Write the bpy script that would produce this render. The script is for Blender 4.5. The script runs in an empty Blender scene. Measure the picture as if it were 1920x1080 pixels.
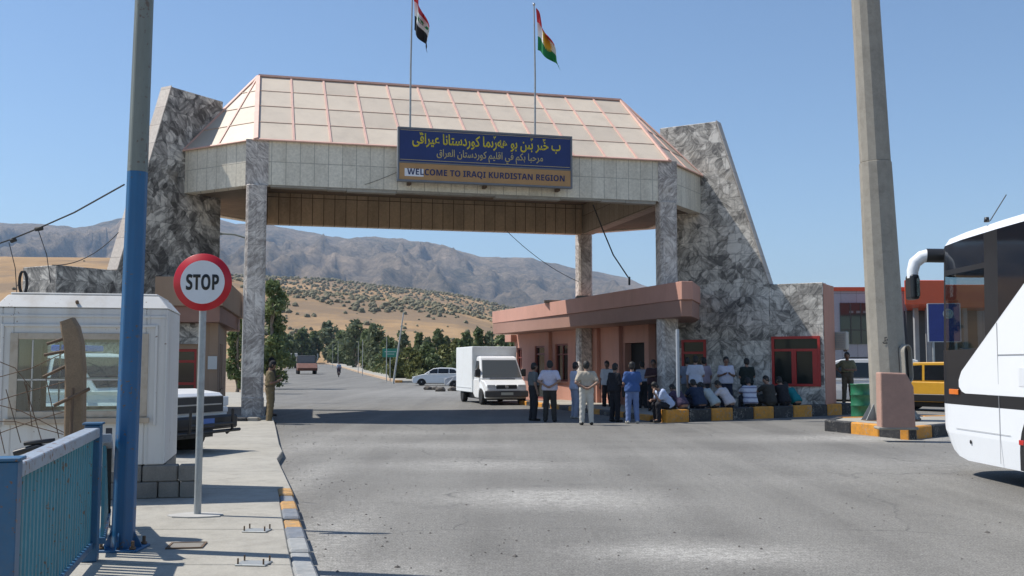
import bpy, bmesh, math, random
import numpy as np
from mathutils import Vector, Matrix
R = math.radians
SC = bpy.context.scene
COL = SC.collection
random.seed(7)
RNG = np.random.default_rng(11)

# ------------------------------------------------------------------ camera, sky, sun, exposure
CAMH, FPX, PITCH = 1.65, 1920.0, math.atan(145 / 1920.0)
cam = bpy.data.objects.new('camera', bpy.data.cameras.new('camera'))
COL.objects.link(cam)
cam.location = (0, 0, CAMH)
cam.rotation_euler = (math.pi / 2 + PITCH, 0, 0)
cam.data.sensor_width = 36.0
cam.data.lens = 36.0
cam.data.clip_start = 0.1
cam.data.clip_end = 40000
SC.camera = cam

SUN_DIR = Vector((-0.55, 0.12, 0.83)).normalized()      # towards the sun
w = bpy.data.worlds.new('World'); SC.world = w; w.use_nodes = True
_nt = w.node_tree
_sky = _nt.nodes.new('ShaderNodeTexSky'); _sky.sky_type = 'NISHITA'; _sky.sun_disc = False
_sky.sun_elevation = math.asin(SUN_DIR.z)
_sky.sun_rotation = math.atan2(SUN_DIR.x, SUN_DIR.y) % (2 * math.pi)
_sky.altitude = 400; _sky.air_density = 1.1; _sky.dust_density = 0.15; _sky.ozone_density = 4.2
_nt.links.new(_sky.outputs[0], _nt.nodes['Background'].inputs[0])
_nt.nodes['Background'].inputs[1].default_value = 0.088
sl = bpy.data.lights.new('sun', 'SUN'); sl.energy = 3.6; sl.angle = R(0.53); sl.color = (1.0, 0.95, 0.87)
so = bpy.data.objects.new('sun', sl); COL.objects.link(so)
so.rotation_euler = SUN_DIR.to_track_quat('Z', 'Y').to_euler(); so.location = (0, 0, 60)
SC.view_settings.view_transform = 'Standard'; SC.view_settings.look = 'None'
SC.view_settings.exposure = 0.66; SC.view_settings.gamma = 1.0
SC.cycles.use_denoising = True
SC.cycles.max_bounces = 7; SC.cycles.diffuse_bounces = 4; SC.cycles.glossy_bounces = 3
SC.cycles.transparent_max_bounces = 12; SC.cycles.transmission_bounces = 4; SC.cycles.volume_bounces = 0
SC.cycles.caustics_reflective = False; SC.cycles.caustics_refractive = False

# ------------------------------------------------------------------ measuring helpers
_c, _s = math.cos(PITCH), math.sin(PITCH)
def P(px, py, Y):
    """world point seen at photo pixel (px,py), at the real distance Y"""
    x = (px - 960) / FPX; u = (540 - py) / FPX
    dx, dy, dz = x, _c - _s * u, _s + _c * u
    k = Y / dy
    return Vector((dx * k, Y, CAMH + dz * k))
def G(px, py, z=0.0):
    x = (px - 960) / FPX; u = (540 - py) / FPX
    dx, dy, dz = x, _c - _s * u, _s + _c * u
    k = (z - CAMH) / dz
    return Vector((dx * k, dy * k, z))
def ground_z(Y):
    return 0.0 if Y < 85 else 0.009 * (Y - 85)

# ------------------------------------------------------------------ object helpers
def tag(o, label=None, cat=None, group=None, kind=None):
    if label: o['label'] = label
    if cat: o['category'] = cat
    if group: o['group'] = group
    if kind: o['kind'] = kind
    return o
def empty(name, loc=(0, 0, 0), rz=0.0, label=None, cat=None, group=None):
    o = bpy.data.objects.new(name, None); COL.objects.link(o)
    o.location = loc; o.rotation_euler = (0, 0, rz); o.empty_display_size = 0.3
    return tag(o, label, cat, group)
def copy_tree(o, parent=None):
    c = o.copy(); COL.objects.link(c); c.parent = parent
    if parent is not None: c.matrix_parent_inverse = o.matrix_parent_inverse.copy()
    for ch in list(o.children): copy_tree(ch, c)
    return c

class MB:
    def __init__(s): s.v = []; s.f = []; s.m = []; s.sm = []
    def add(s, vs, fs, mi=0, smooth=False, M=None):
        o = len(s.v)
        for p in vs:
            p = Vector(p)
            if M is not None: p = M @ p
            s.v.append(p)
        for f in fs:
            s.f.append([i + o for i in f]); s.m.append(mi); s.sm.append(smooth)
        return s
    def box(s, c, d, mi=0, M=None, rz=0.0, taper=1.0):
        x, y, z = d[0] / 2, d[1] / 2, d[2] / 2
        vs = [(-x, -y, -z), (x, -y, -z), (x, y, -z), (-x, y, -z)] + [(a * taper, b * taper, z) for a, b in ((-x, -y), (x, -y), (x, y), (-x, y))]
        T = Matrix.Translation(Vector(c)) @ Matrix.Rotation(rz, 4, 'Z')
        if M is not None: T = M @ T
        return s.add(vs, [(0, 3, 2, 1), (4, 5, 6, 7), (0, 1, 5, 4), (1, 2, 6, 5), (2, 3, 7, 6), (3, 0, 4, 7)], mi, False, T)
    def bb(s, x0, x1, y0, y1, z0, z1, mi=0, M=None):
        return s.box(((x0 + x1) / 2, (y0 + y1) / 2, (z0 + z1) / 2), (x1 - x0, y1 - y0, z1 - z0), mi, M)
    def extr(s, poly, vec, mi=0, M=None):
        """closed prism: polygon (3-D points) pushed along vec"""
        n = len(poly); vec = Vector(vec)
        a = [Vector(p) for p in poly]; b = [p + vec for p in a]
        nrm = Vector((0, 0, 0))
        for i in range(n): nrm += a[i].cross(a[(i + 1) % n])
        if nrm.dot(vec) > 0: f0, f1 = list(range(n))[::-1], list(range(n, 2 * n))
        else: f0, f1 = list(range(n)), list(range(n, 2 * n))[::-1]
        fs = [f0, f1]
        for i in range(n):
            j = (i + 1) % n
            q = (i, j, n + j, n + i)
            fs.append(q if nrm.dot(vec) > 0 else q[::-1])
        return s.add(a + b, fs, mi, False, M)
    def prism(s, poly, z0, z1, mi=0, M=None):
        return s.extr([(p[0], p[1], z0) for p in poly], (0, 0, z1 - z0), mi, M)
    def tube(s, pts, r, n=8, mi=0, M=None, smooth=True, cap=True):
        pts = [Vector(p) for p in pts]; k = len(pts)
        rr = r if isinstance(r, (list, tuple)) else [r] * k
        vs = []; fs = []
        t0 = (pts[1] - pts[0]).normalized()
        up = Vector((0, 0, 1)) if abs(t0.z) < 0.9 else Vector((0, 1, 0))
        nx = t0.cross(up).normalized()
        for i in range(k):
            t = (pts[min(i + 1, k - 1)] - pts[max(i - 1, 0)]).normalized()
            nx = (nx - t * nx.dot(t)).normalized(); ny = t.cross(nx)
            for j in range(n):
                a = 2 * math.pi * (j + 0.5) / n
                vs.append(pts[i] + (nx * math.cos(a) + ny * math.sin(a)) * rr[i])
        for i in range(k - 1):
            for j in range(n):
                a = i * n + j; b = i * n + (j + 1) % n
                fs.append((a, b, b + n, a + n))
        s.add(vs, fs, mi, smooth, M)
        if cap: s.add(vs[:n], [list(range(n))[::-1]], mi, False, M); s.add(vs[-n:], [list(range(n))], mi, False, M)
        return s
    def lathe(s, prof, n=24, mi=0, M=None, smooth=True):
        """profile of (radius, height) turned round local Z"""
        vs = []; fs = []
        for r, z in prof:
            for j in range(n):
                a = 2 * math.pi * (j + 0.5) / n
                vs.append((r * math.cos(a), r * math.sin(a), z))
        for i in range(len(prof) - 1):
            for j in range(n):
                a = i * n + j; b = i * n + (j + 1) % n
                fs.append((a, b, b + n, a + n))
        fs.append(list(range(n))[::-1]); fs.append([(len(prof) - 1) * n + j for j in range(n)])
        return s.add(vs, fs, mi, smooth, M)
    def build(s, name, mats, parent=None, bevel=0.0, loc=None, rz=0.0, seg=1):
        me = bpy.data.meshes.new(name)
        me.from_pydata([tuple(p) for p in s.v], [], s.f)
        if not isinstance(mats, (list, tuple)): mats = [mats]
        for m in mats: me.materials.append(m)
        me.polygons.foreach_set('material_index', s.m)
        me.polygons.foreach_set('use_smooth', s.sm)
        uv = me.uv_layers.new(name='uv')
        V = s.v; k = 0
        buf = np.zeros(len(me.loops) * 2, np.float32)
        for p in me.polygons:
            nr = p.normal
            if abs(nr.z) > 0.85: ax, ay = Vector((1, 0, 0)), Vector((0, 1, 0))
            else:
                ax = Vector((-nr.y, nr.x, 0)).normalized(); ay = Vector((0, 0, 1)) if abs(nr.z) < 0.3 else nr.cross(ax)
            for li in p.loop_indices:
                q = V[me.loops[li].vertex_index]
                buf[2 * li] = q.dot(ax); buf[2 * li + 1] = q.dot(ay)
        uv.data.foreach_set('uv', buf)
        me.update()
        o = bpy.data.objects.new(name, me); COL.objects.link(o)
        if parent is not None: o.parent = parent
        if loc is not None: o.location = loc
        if rz: o.rotation_euler = (0, 0, rz)
        if bevel > 0:
            b = o.modifiers.new('bevel', 'BEVEL'); b.width = bevel; b.segments = seg; b.limit_method = 'ANGLE'; b.angle_limit = R(35)
        return o

def raw_mesh(name, v, f, mats, parent=None, mi=None, smooth=True):
    me = bpy.data.meshes.new(name)
    v = np.asarray(v, np.float32); f = np.asarray(f, np.int32)
    me.vertices.add(len(v)); me.vertices.foreach_set('co', v.ravel())
    k = f.shape[1]
    me.loops.add(f.size); me.loops.foreach_set('vertex_index', f.ravel())
    me.polygons.add(len(f)); me.polygons.foreach_set('loop_start', np.arange(0, f.size, k, dtype=np.int32))
    me.polygons.foreach_set('loop_total', np.full(len(f), k, np.int32))
    if not isinstance(mats, (list, tuple)): mats = [mats]
    for m in mats: me.materials.append(m)
    if mi is not None: me.polygons.foreach_set('material_index', np.asarray(mi, np.int32))
    me.polygons.foreach_set('use_smooth', np.full(len(f), smooth))
    me.update(calc_edges=True); me.validate()
    o = bpy.data.objects.new(name, me); COL.objects.link(o)
    if parent is not None: o.parent = parent
    return o

# ------------------------------------------------------------------ materials
def lk(nt, a, b): nt.links.new(a, b)
def nd(nt, t, **kw):
    n = nt.nodes.new(t)
    for k, v in kw.items():
        if k.startswith('i_'):
            key = k[2:]; key = int(key) if key.isdigit() else key.replace('_', ' ')
            if hasattr(v, 'links') or isinstance(v, bpy.types.NodeSocket): nt.links.new(v, n.inputs[key])
            else: n.inputs[key].default_value = v
        else: setattr(n, k, v)
    return n
def c4(c): return (c[0], c[1], c[2], 1.0)
def sc3(c, k): return tuple(min(1.0, x * k) for x in c)
def base(name):
    m = bpy.data.materials.new(name); m.use_nodes = True
    nt = m.node_tree; return m, nt, nt.nodes['Principled BSDF']
def mixc(nt, f, a, b, mode='MIX'):
    n = nt.nodes.new('ShaderNodeMix'); n.data_type = 'RGBA'; n.blend_type = mode
    for s, x in ((0, f), (6, a), (7, b)):
        if isinstance(x, bpy.types.NodeSocket): nt.links.new(x, n.inputs[s])
        elif s == 0: n.inputs[0].default_value = x
        else: n.inputs[s].default_value = c4(x)
    return n.outputs[2]
def math_(nt, op, a, b=None, c=None, clamp=False):
    n = nt.nodes.new('ShaderNodeMath'); n.operation = op; n.use_clamp = clamp
    for i, x in enumerate((a, b, c)):
        if x is None: continue
        if isinstance(x, bpy.types.NodeSocket): nt.links.new(x, n.inputs[i])
        else: n.inputs[i].default_value = x
    return n.outputs[0]
def ramp(nt, f, stops):
    n = nt.nodes.new('ShaderNodeValToRGB'); nt.links.new(f, n.inputs[0])
    e = n.color_ramp.elements
    while len(e) < len(stops): e.new(0.5)
    for i, (p, c) in enumerate(stops):
        e[i].position = p; e[i].color = c4(c) if isinstance(c, (tuple, list)) else (c, c, c, 1)
    return n.outputs[0]
def noise(nt, vec, scale, detail=4, rough=0.55, dist=0.0):
    n = nd(nt, 'ShaderNodeTexNoise', i_Scale=scale, i_Detail=detail, i_Roughness=rough, i_Distortion=dist)
    if vec is not None: nt.links.new(vec, n.inputs['Vector'])
    return n.outputs['Fac']
def coords(nt, which='Object'):
    return nt.nodes.new('ShaderNodeTexCoord').outputs[which]
def bump(nt, b, h, strength=0.3, dist=0.02):
    n = nd(nt, 'ShaderNodeBump', i_Strength=strength, i_Distance=dist); nt.links.new(h, n.inputs['Height'])
    nt.links.new(n.outputs[0], b.inputs['Normal'])
_cache = {}
def plain(name, col, rough=0.6, var=0.12, scale=2.5, bmp=0.0, bscale=30.0, metal=0.0, dirt=None, dirt_amt=0.4, spec=0.5, streak=False, chips=None, chip_amt=0.035):
    """a painted / plastered / cloth surface with blotchy colour variation and worn patches"""
    if name in _cache: return _cache[name]
    m, nt, b = base(name)
    co = coords(nt)
    if streak:
        mp = nd(nt, 'ShaderNodeMapping'); lk(nt, co, mp.inputs[0]); mp.inputs['Scale'].default_value = (1, 1, 0.12); cs = mp.outputs[0]
    else: cs = co
    n1 = noise(nt, co, scale, 5, 0.6); n2 = noise(nt, cs, scale * 4.3, 4, 0.6)
    f = math_(nt, 'ADD', math_(nt, 'MULTIPLY', n1, 0.6), math_(nt, 'MULTIPLY', n2, 0.4))
    c = ramp(nt, f, [(0.3, sc3(col, 1 - var)), (0.7, sc3(col, 1 + var))])
    if dirt is not None:
        d = ramp(nt, noise(nt, cs, scale * 1.7, 6, 0.7), [(0.5, 0.0), (0.72, 1.0)])
        c = mixc(nt, math_(nt, 'MULTIPLY', d, dirt_amt), c, dirt)
    if chips is not None:          # flaked paint: small hard-edged patches, clustered
        t_ = 0.66 - chip_amt
        q = math_(nt, 'ADD', math_(nt, 'MULTIPLY', noise(nt, co, 26, 5, 0.65), 0.65), math_(nt, 'MULTIPLY', noise(nt, co, 2.6, 3, 0.6), 0.35))
        c = mixc(nt, ramp(nt, q, [(t_ - .035, 0.0), (t_ - .02, 1.0)]), c, chips)
    lk(nt, c, b.inputs['Base Color'])
    b.inputs['Roughness'].default_value = rough; b.inputs['Metallic'].default_value = metal
    b.inputs['Specular IOR Level'].default_value = spec
    if bmp > 0: bump(nt, b, noise(nt, co, bscale, 4, 0.6), bmp, 0.02)
    _cache[name] = m
    return m
def panels(name, cA, cB, tw, th, mortar, stain, rough=0.65, offset=0.5, msize=0.012, stain_amt=0.35):
    """stone or board cladding: per-panel tone, thin joints, stains (UV in metres)"""
    m, nt, b = base(name)
    uv = coords(nt, 'UV')
    br = nd(nt, 'ShaderNodeTexBrick', offset=offset, squash=1.0, i_Scale=1.0, i_Brick_Width=tw, i_Row_Height=th, i_Mortar_Size=msize, i_Mortar_Smooth=0.3, i_Bias=0.0)
    br.inputs['Color1'].default_value = c4(cA); br.inputs['Color2'].default_value = c4(cB); br.inputs['Mortar'].default_value = c4(mortar)
    lk(nt, uv, br.inputs['Vector'])
    co = coords(nt)
    mp = nd(nt, 'ShaderNodeMapping'); lk(nt, co, mp.inputs[0]); mp.inputs['Scale'].default_value = (1, 1, 0.35)
    st = ramp(nt, noise(nt, mp.outputs[0], 1.6, 6, 0.68), [(0.45, 0.0), (0.75, 1.0)])
    c = mixc(nt, math_(nt, 'MULTIPLY', st, stain_amt), br.outputs['Color'], stain)
    fine = ramp(nt, noise(nt, co, 14, 5, 0.65), [(0.25, 0.78), (0.75, 1.12)])
    c = mixc(nt, 1.0, c, fine, 'MULTIPLY')
    lk(nt, c, b.inputs['Base Color']); b.inputs['Roughness'].default_value = rough
    bump(nt, b, math_(nt, 'SUBTRACT', 1.0, br.outputs['Fac']), 0.5, 0.01)
    return m
def marble(name, dark, mid, light, cw=0.62, chh=0.5, vein=1.5, contrast=1.0, piece=2.7):
    """veined stone slabs, every slab cut and turned differently (UV in metres)"""
    m, nt, b = base(name)
    uv = coords(nt, 'UV')
    sp = nd(nt, 'ShaderNodeSeparateXYZ'); lk(nt, uv, sp.inputs[0])
    u, v = sp.outputs[0], sp.outputs[1]
    row = math_(nt, 'FLOOR', math_(nt, 'DIVIDE', v, chh))
    us = math_(nt, 'ADD', math_(nt, 'DIVIDE', u, cw), math_(nt, 'MULTIPLY', row, 0.5))
    colm = math_(nt, 'FLOOR', us)
    cb = nd(nt, 'ShaderNodeCombineXYZ', i_0=colm, i_1=row)
    wn = nd(nt, 'ShaderNodeTexWhiteNoise', noise_dimensions='2D'); lk(nt, cb.outputs[0], wn.inputs['Vector'])
    rnd = wn.outputs['Value']
    flip = math_(nt, 'SUBTRACT', math_(nt, 'MULTIPLY', math_(nt, 'GREATER_THAN', rnd, 0.5), 2.0), 1.0)
    warp = math_(nt, 'MULTIPLY', noise(nt, uv, 1.1, 3, 0.5), 0.8)
    uf = math_(nt, 'MULTIPLY', u, flip)
    aa_ = math_(nt, 'ADD', math_(nt, 'ADD', uf, v), warp); dd_ = math_(nt, 'SUBTRACT', uf, v)
    cc = nd(nt, 'ShaderNodeCombineXYZ', i_0=math_(nt, 'MULTIPLY', aa_, 2.4), i_1=math_(nt, 'MULTIPLY', dd_, 0.55), i_2=math_(nt, 'MULTIPLY', rnd, 31.0))
    n1 = noise(nt, cc.outputs[0], vein * 1.3, 8, 0.7, 0.7)
    n2 = noise(nt, uv, 0.45, 4, 0.55)
    # angular broken pieces, each with its own tone
    wv = nd(nt, 'ShaderNodeVectorMath', operation='MULTIPLY_ADD'); nz = nd(nt, 'ShaderNodeTexNoise', i_Scale=4.0, i_Detail=4.0); lk(nt, uv, nz.inputs['Vector'])
    lk(nt, nz.outputs['Color'], wv.inputs[0]); wv.inputs[1].default_value = (.16, .16, .16); lk(nt, uv, wv.inputs[2])
    vo = nd(nt, 'ShaderNodeTexVoronoi', distance='MANHATTAN', i_Scale=piece, i_Randomness=0.85); lk(nt, wv.outputs[0], vo.inputs['Vector'])
    ve = nd(nt, 'ShaderNodeTexVoronoi', feature='DISTANCE_TO_EDGE', i_Scale=piece, i_Randomness=0.85); lk(nt, wv.outputs[0], ve.inputs['Vector'])
    pc = nd(nt, 'ShaderNodeSeparateColor'); lk(nt, vo.outputs['Color'], pc.inputs[0])
    tone = math_(nt, 'MULTIPLY', math_(nt, 'SUBTRACT', pc.outputs[0], 0.5), 0.15 * contrast)
    f = math_(nt, 'ADD', math_(nt, 'ADD', math_(nt, 'MULTIPLY', n1, 0.68), math_(nt, 'MULTIPLY', n2, 0.32)), tone)
    c = ramp(nt, f, [(0.38, dark), (0.46, sc3(mid, 0.62)), (0.52, mid), (0.60, light)])
    c = mixc(nt, 1.0, c, ramp(nt, ve.outputs['Distance'], [(0.0, 1 - .4 * contrast), (0.03, 1 - .12 * contrast), (0.12, 1.0)]), 'MULTIPLY')
    # open joints
    fu = math_(nt, 'ABSOLUTE', math_(nt, 'SUBTRACT', math_(nt, 'FRACT', us), 0.5)); fv = math_(nt, 'ABSOLUTE', math_(nt, 'SUBTRACT', math_(nt, 'FRACT', math_(nt, 'DIVIDE', v, chh)), 0.5))
    jn = math_(nt, 'MAXIMUM', math_(nt, 'GREATER_THAN', fu, 0.5 - 0.006 / cw), math_(nt, 'GREATER_THAN', fv, 0.5 - 0.006 / chh))
    c = mixc(nt, math_(nt, 'MULTIPLY', jn, 0.6), c, sc3(dark, 0.9))
    c = mixc(nt, ramp(nt, noise(nt, uv, 0.9, 5, 0.7), [(0.56, 0.0), (0.75, 0.45)]), c, (0.36, 0.28, 0.19))
    lk(nt, c, b.inputs['Base Color']); b.inputs['Roughness'].default_value = 0.55
    bump(nt, b, math_(nt, 'SUBTRACT', 1.0, jn), 0.35, 0.008)
    return m
def glass(name, tint=(0.85, 0.92, 0.92), refl=0.12, rough=0.02, fr=0.35):
    m = bpy.data.materials.new(name); m.use_nodes = True; nt = m.node_tree
    nt.nodes.remove(nt.nodes['Principled BSDF'])
    t = nd(nt, 'ShaderNodeBsdfTransparent'); t.inputs[0].default_value = c4(tint)
    g = nd(nt, 'ShaderNodeBsdfGlossy', i_Roughness=rough)
    lw = nd(nt, 'ShaderNodeLayerWeight', i_Blend=0.35)
    f = math_(nt, 'MULTIPLY_ADD', lw.outputs['Fresnel'], fr, refl, True)
    mx = nd(nt, 'ShaderNodeMixShader'); lk(nt, f, mx.inputs[0]); lk(nt, t.outputs[0], mx.inputs[1]); lk(nt, g.outputs[0], mx.inputs[2])
    lk(nt, mx.outputs[0], nt.nodes['Material Output'].inputs[0])
    return m
def darkglass(name, col=(0.012, 0.014, 0.017), rough=0.06, spec=0.5):
    m, nt, b = base(name); b.inputs['Base Color'].default_value = c4(col); b.inputs['Roughness'].default_value = rough; b.inputs['Specular IOR Level'].default_value = spec
    n = noise(nt, coords(nt), 0.7, 2); bump(nt, b, n, 0.05, 0.05)
    return m
def asphalt(name):
    m, nt, b = base(name)
    g = nt.nodes.new('ShaderNodeNewGeometry').outputs['Position']
    big = noise(nt, g, 0.12, 5, 0.6); midn = noise(nt, g, 0.9, 6, 0.65); fine = noise(nt, g, 55, 3, 0.7); fine2 = noise(nt, g, 14, 4, 0.75)
    f = math_(nt, 'ADD', math_(nt, 'MULTIPLY', big, 0.6), math_(nt, 'MULTIPLY', midn, 0.4))
    c = ramp(nt, f, [(0.3, (0.122, 0.118, 0.109)), (0.5, (0.168, 0.162, 0.149)), (0.7, (0.222, 0.215, 0.198))])
    # streaks where wheels run (along the road)
    mp = nd(nt, 'ShaderNodeMapping'); lk(nt, g, mp.inputs[0]); mp.inputs['Rotation'].default_value = (0, 0, R(-14)); mp.inputs['Scale'].default_value = (1.0, 0.03, 1)
    c = mixc(nt, ramp(nt, noise(nt, mp.outputs[0], 1.1, 4, 0.6), [(0.42, 0.0), (0.62, 0.55)]), c, (0.225, 0.218, 0.20))
    # chalky dust patches blown together on the carriageway
    sp = nd(nt, 'ShaderNodeSeparateXYZ'); lk(nt, g, sp.inputs[0]); tot = None
    for px, py, rx, ry, amt in DUST:
        p = G(px, py)
        ex = math_(nt, 'DIVIDE', math_(nt, 'SUBTRACT', sp.outputs[0], p.x), rx); ey = math_(nt, 'DIVIDE', math_(nt, 'SUBTRACT', sp.outputs[1], p.y), ry)
        q = math_(nt, 'ADD', math_(nt, 'MULTIPLY', ex, ex), math_(nt, 'MULTIPLY', ey, ey))
        q = math_(nt, 'MULTIPLY', math_(nt, 'POWER', 2.718, math_(nt, 'MULTIPLY', q, -1.0)), amt)
        tot = q if tot is None else math_(nt, 'ADD', tot, q)
    dn = ramp(nt, math_(nt, 'ADD', math_(nt, 'MULTIPLY', noise(nt, g, 3.5, 6, 0.75), 0.7), math_(nt, 'MULTIPLY', fine2, 0.3)), [(0.3, 0.15), (0.65, 1.0)])
    c = mixc(nt, math_(nt, 'MULTIPLY', tot, dn, clamp=True), c, (0.47, 0.455, 0.42))
    # cracks
    wv = nd(nt, 'ShaderNodeVectorMath', operation='ADD'); lk(nt, g, wv.inputs[0])
    nz = nd(nt, 'ShaderNodeTexNoise', i_Scale=0.7, i_Detail=5.0); lk(nt, g, nz.inputs['Vector']); lk(nt, nz.outputs['Color'], wv.inputs[1])
    vo = nd(nt, 'ShaderNodeTexVoronoi', feature='DISTANCE_TO_EDGE', i_Scale=0.16); lk(nt, wv.outputs[0], vo.inputs['Vector'])
    cr = math_(nt, 'MULTIPLY', ramp(nt, vo.outputs['Distance'], [(0.0, 1.0), (0.004, 0.0)]), ramp(nt, noise(nt, g, 0.35, 3), [(0.47, 0.0), (0.58, 0.55)]))
    c = mixc(nt, cr, c, (0.05, 0.05, 0.05))
    # oil stains and sparse dark grit
    oil = math_(nt, 'MULTIPLY', ramp(nt, noise(nt, g, 0.55, 4, 0.6), [(0.60, 0.0), (0.72, 0.38)]), ramp(nt, noise(nt, g, 2.2, 4, 0.7), [(0.4, 0.0), (0.6, 1.0)]))
    c = mixc(nt, oil, c, (0.085, 0.083, 0.08))
    vg_ = nd(nt, 'ShaderNodeTexVoronoi', i_Scale=7.0); lk(nt, g, vg_.inputs['Vector'])
    grit = math_(nt, 'MULTIPLY', math_(nt, 'LESS_THAN', vg_.outputs['Distance'], 0.07), math_(nt, 'GREATER_THAN', noise(nt, g, 5.0, 2), 0.56))
    c = mixc(nt, math_(nt, 'MULTIPLY', grit, 0.7), c, (0.07, 0.068, 0.065))
    # aggregate speckle
    c = mixc(nt, 1.0, c, ramp(nt, fine, [(0.32, 0.5), (0.68, 1.5)]), 'MULTIPLY')
    c = mixc(nt, 1.0, c, ramp(nt, fine2, [(0.3, 0.78), (0.7, 1.18)]), 'MULTIPLY')
    lk(nt, c, b.inputs['Base Color']); b.inputs['Roughness'].default_value = 0.85
    b.inputs['Specular IOR Level'].default_value = 0.3
    bump(nt, b, math_(nt, 'ADD', fine, math_(nt, 'MULTIPLY', midn, 2.0)), 0.25, 0.01)
    return m
DUST = [(1020, 934, 1.35, 0.75, 0.75), (1040, 922, 0.9, 0.35, 0.3), (900, 872, 1.7, 1.0, 0.6), (1290, 1034, 0.95, 0.42, 0.7), (1400, 1050, .6, .35, .35), (840, 835, 2.2, 1.1, 0.45), (760, 812, 2.4, 1.2, 0.35), (1620, 822, 2.8, 1.2, 0.8), (600, 1010, 0.45, 2.2, 0.5), (570, 900, .5, 3.0, .4), (560, 840, .9, 4, .4), (700, 1070, .9, .5, .3), (1130, 950, 1.2, 0.5, 0.2), (1700, 870, 3.0, 1.6, 0.35), (800, 735, 6, 9, 0.35), (1180, 850, 3.0, 1.0, 0.25), (1500, 900, 2.0, .8, .2)]
def concrete(name, col, slab=None, rough=0.85):
    m, nt, b = base(name)
    g = nt.nodes.new('ShaderNodeNewGeometry').outputs['Position']
    f = math_(nt, 'ADD', math_(nt, 'MULTIPLY', noise(nt, g, 0.8, 6, 0.65), 0.55), math_(nt, 'MULTIPLY', noise(nt, g, 6, 5, 0.7), 0.45))
    c = ramp(nt, f, [(0.3, sc3(col, 0.74)), (0.5, col), (0.72, sc3(col, 1.2))])
    c = mixc(nt, ramp(nt, noise(nt, g, 1.9, 6, 0.75), [(0.56, 0.0), (0.7, 0.5)]), c, sc3(col, 0.55))
    c = mixc(nt, 1.0, c, ramp(nt, noise(nt, g, 70, 3, 0.7), [(0.3, 0.85), (0.7, 1.12)]), 'MULTIPLY')
    lk(nt, c, b.inputs['Base Color']); b.inputs['Roughness'].default_value = rough
    b.inputs['Specular IOR Level'].default_value = 0.3
    bump(nt, b, noise(nt, g, 40, 4, 0.7), 0.3, 0.01)
    return m
def foliage(name, dark, light, scale=1.2):
    m, nt, b = base(name)
    g = nt.nodes.new('ShaderNodeNewGeometry')
    f = math_(nt, 'ADD', math_(nt, 'MULTIPLY', noise(nt, g.outputs['Position'], scale, 3), 0.65), math_(nt, 'MULTIPLY', g.outputs['Random Per Island'], 0.35))
    c = ramp(nt, f, [(0.3, dark), (0.72, light)])
    lk(nt, c, b.inputs['Base Color']); b.inputs['Roughness'].default_value = 0.6
    b.inputs['Specular IOR Level'].default_value = 0.25
    tr = nd(nt, 'ShaderNodeBsdfTranslucent'); lk(nt, c, tr.inputs[0])
    mx = nd(nt, 'ShaderNodeMixShader', i_0=0.25); lk(nt, b.outputs[0], mx.inputs[1]); lk(nt, tr.outputs[0], mx.inputs[2])
    lk(nt, mx.outputs[0], nt.nodes['Material Output'].inputs[0])
    return m

ASPH = asphalt('asphalt')
PAVE = concrete('pavement_concrete', (0.365, 0.345, 0.30))
CONC = concrete('grey_concrete', (0.33, 0.305, 0.26))
BLOCK = concrete('block_concrete', (0.23, 0.215, 0.19))
KYEL = plain('kerb_yellow_paint', (0.60, 0.26, 0.03), 0.7, 0.25, 5, 0.2, 40, dirt=(0.2, 0.15, 0.1), dirt_amt=0.6, chips=(.3, .28, .25), chip_amt=.05)
KBLK = plain('kerb_black_paint', (0.018, 0.019, 0.022), 0.65, 0.3, 5, 0.2, 40, dirt=(0.12, 0.11, 0.10), dirt_amt=0.5, chips=(.22, .21, .19), chip_amt=.05)
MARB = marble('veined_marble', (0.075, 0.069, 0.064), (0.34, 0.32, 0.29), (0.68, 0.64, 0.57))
MARB2 = marble('sun_paled_marble', (0.14, 0.13, 0.12), (0.54, 0.50, 0.44), (0.78, 0.73, 0.65))  # paler stone, its lightness partly standing in for sun on the right wall
COLM = marble('column_marble', (0.25, 0.21, 0.19), (0.55, 0.49, 0.44), (0.75, 0.695, 0.63), 0.7, 1.3, 3.2, .35, 3.2)
TRAV = panels('pale_stone_panels', (0.78, 0.725, 0.60), (0.69, 0.64, 0.53), 0.42, 0.702, (0.42, 0.39, 0.33), (0.42, 0.375, 0.29), offset=0.0, stain_amt=0.6)
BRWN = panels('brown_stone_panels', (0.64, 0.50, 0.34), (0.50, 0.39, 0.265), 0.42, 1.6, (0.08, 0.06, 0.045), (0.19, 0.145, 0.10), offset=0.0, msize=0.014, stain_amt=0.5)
ROOFP = plain('beige_roof_sheet', (0.60, 0.515, 0.41), 0.55, 0.07, 0.8, dirt=(0.42, 0.36, 0.29), dirt_amt=0.4, streak=True)
_rn = ROOFP.node_tree; _rb = _rn.nodes['Principled BSDF']; _src = _rb.inputs['Base Color'].links[0].from_socket
_ri = _rn.nodes.new('ShaderNodeNewGeometry').outputs['Random Per Island']
lk(_rn, mixc(_rn, 1.0, _src, ramp(_rn, _ri, [(0.0, (.86, .85, .84)), (0.5, (.98, .97, .96)), (1.0, (1.05, 1.04, 1.02))]), 'MULTIPLY'), _rb.inputs['Base Color'])
PINK = plain('pink_paint', (0.68, 0.43, 0.35), 0.6, 0.12, 2, dirt=(0.5, 0.3, 0.24), dirt_amt=0.4)
PINKD = plain('faded_pink_batten', (0.56, 0.42, 0.33), 0.6, 0.2, 2)
SALM = plain('salmon_plaster', (0.51, 0.26, 0.195), 0.8, 0.1, 1.2, 0.15, 50, dirt=(0.4, 0.24, 0.17), dirt_amt=0.35, streak=True)
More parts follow.
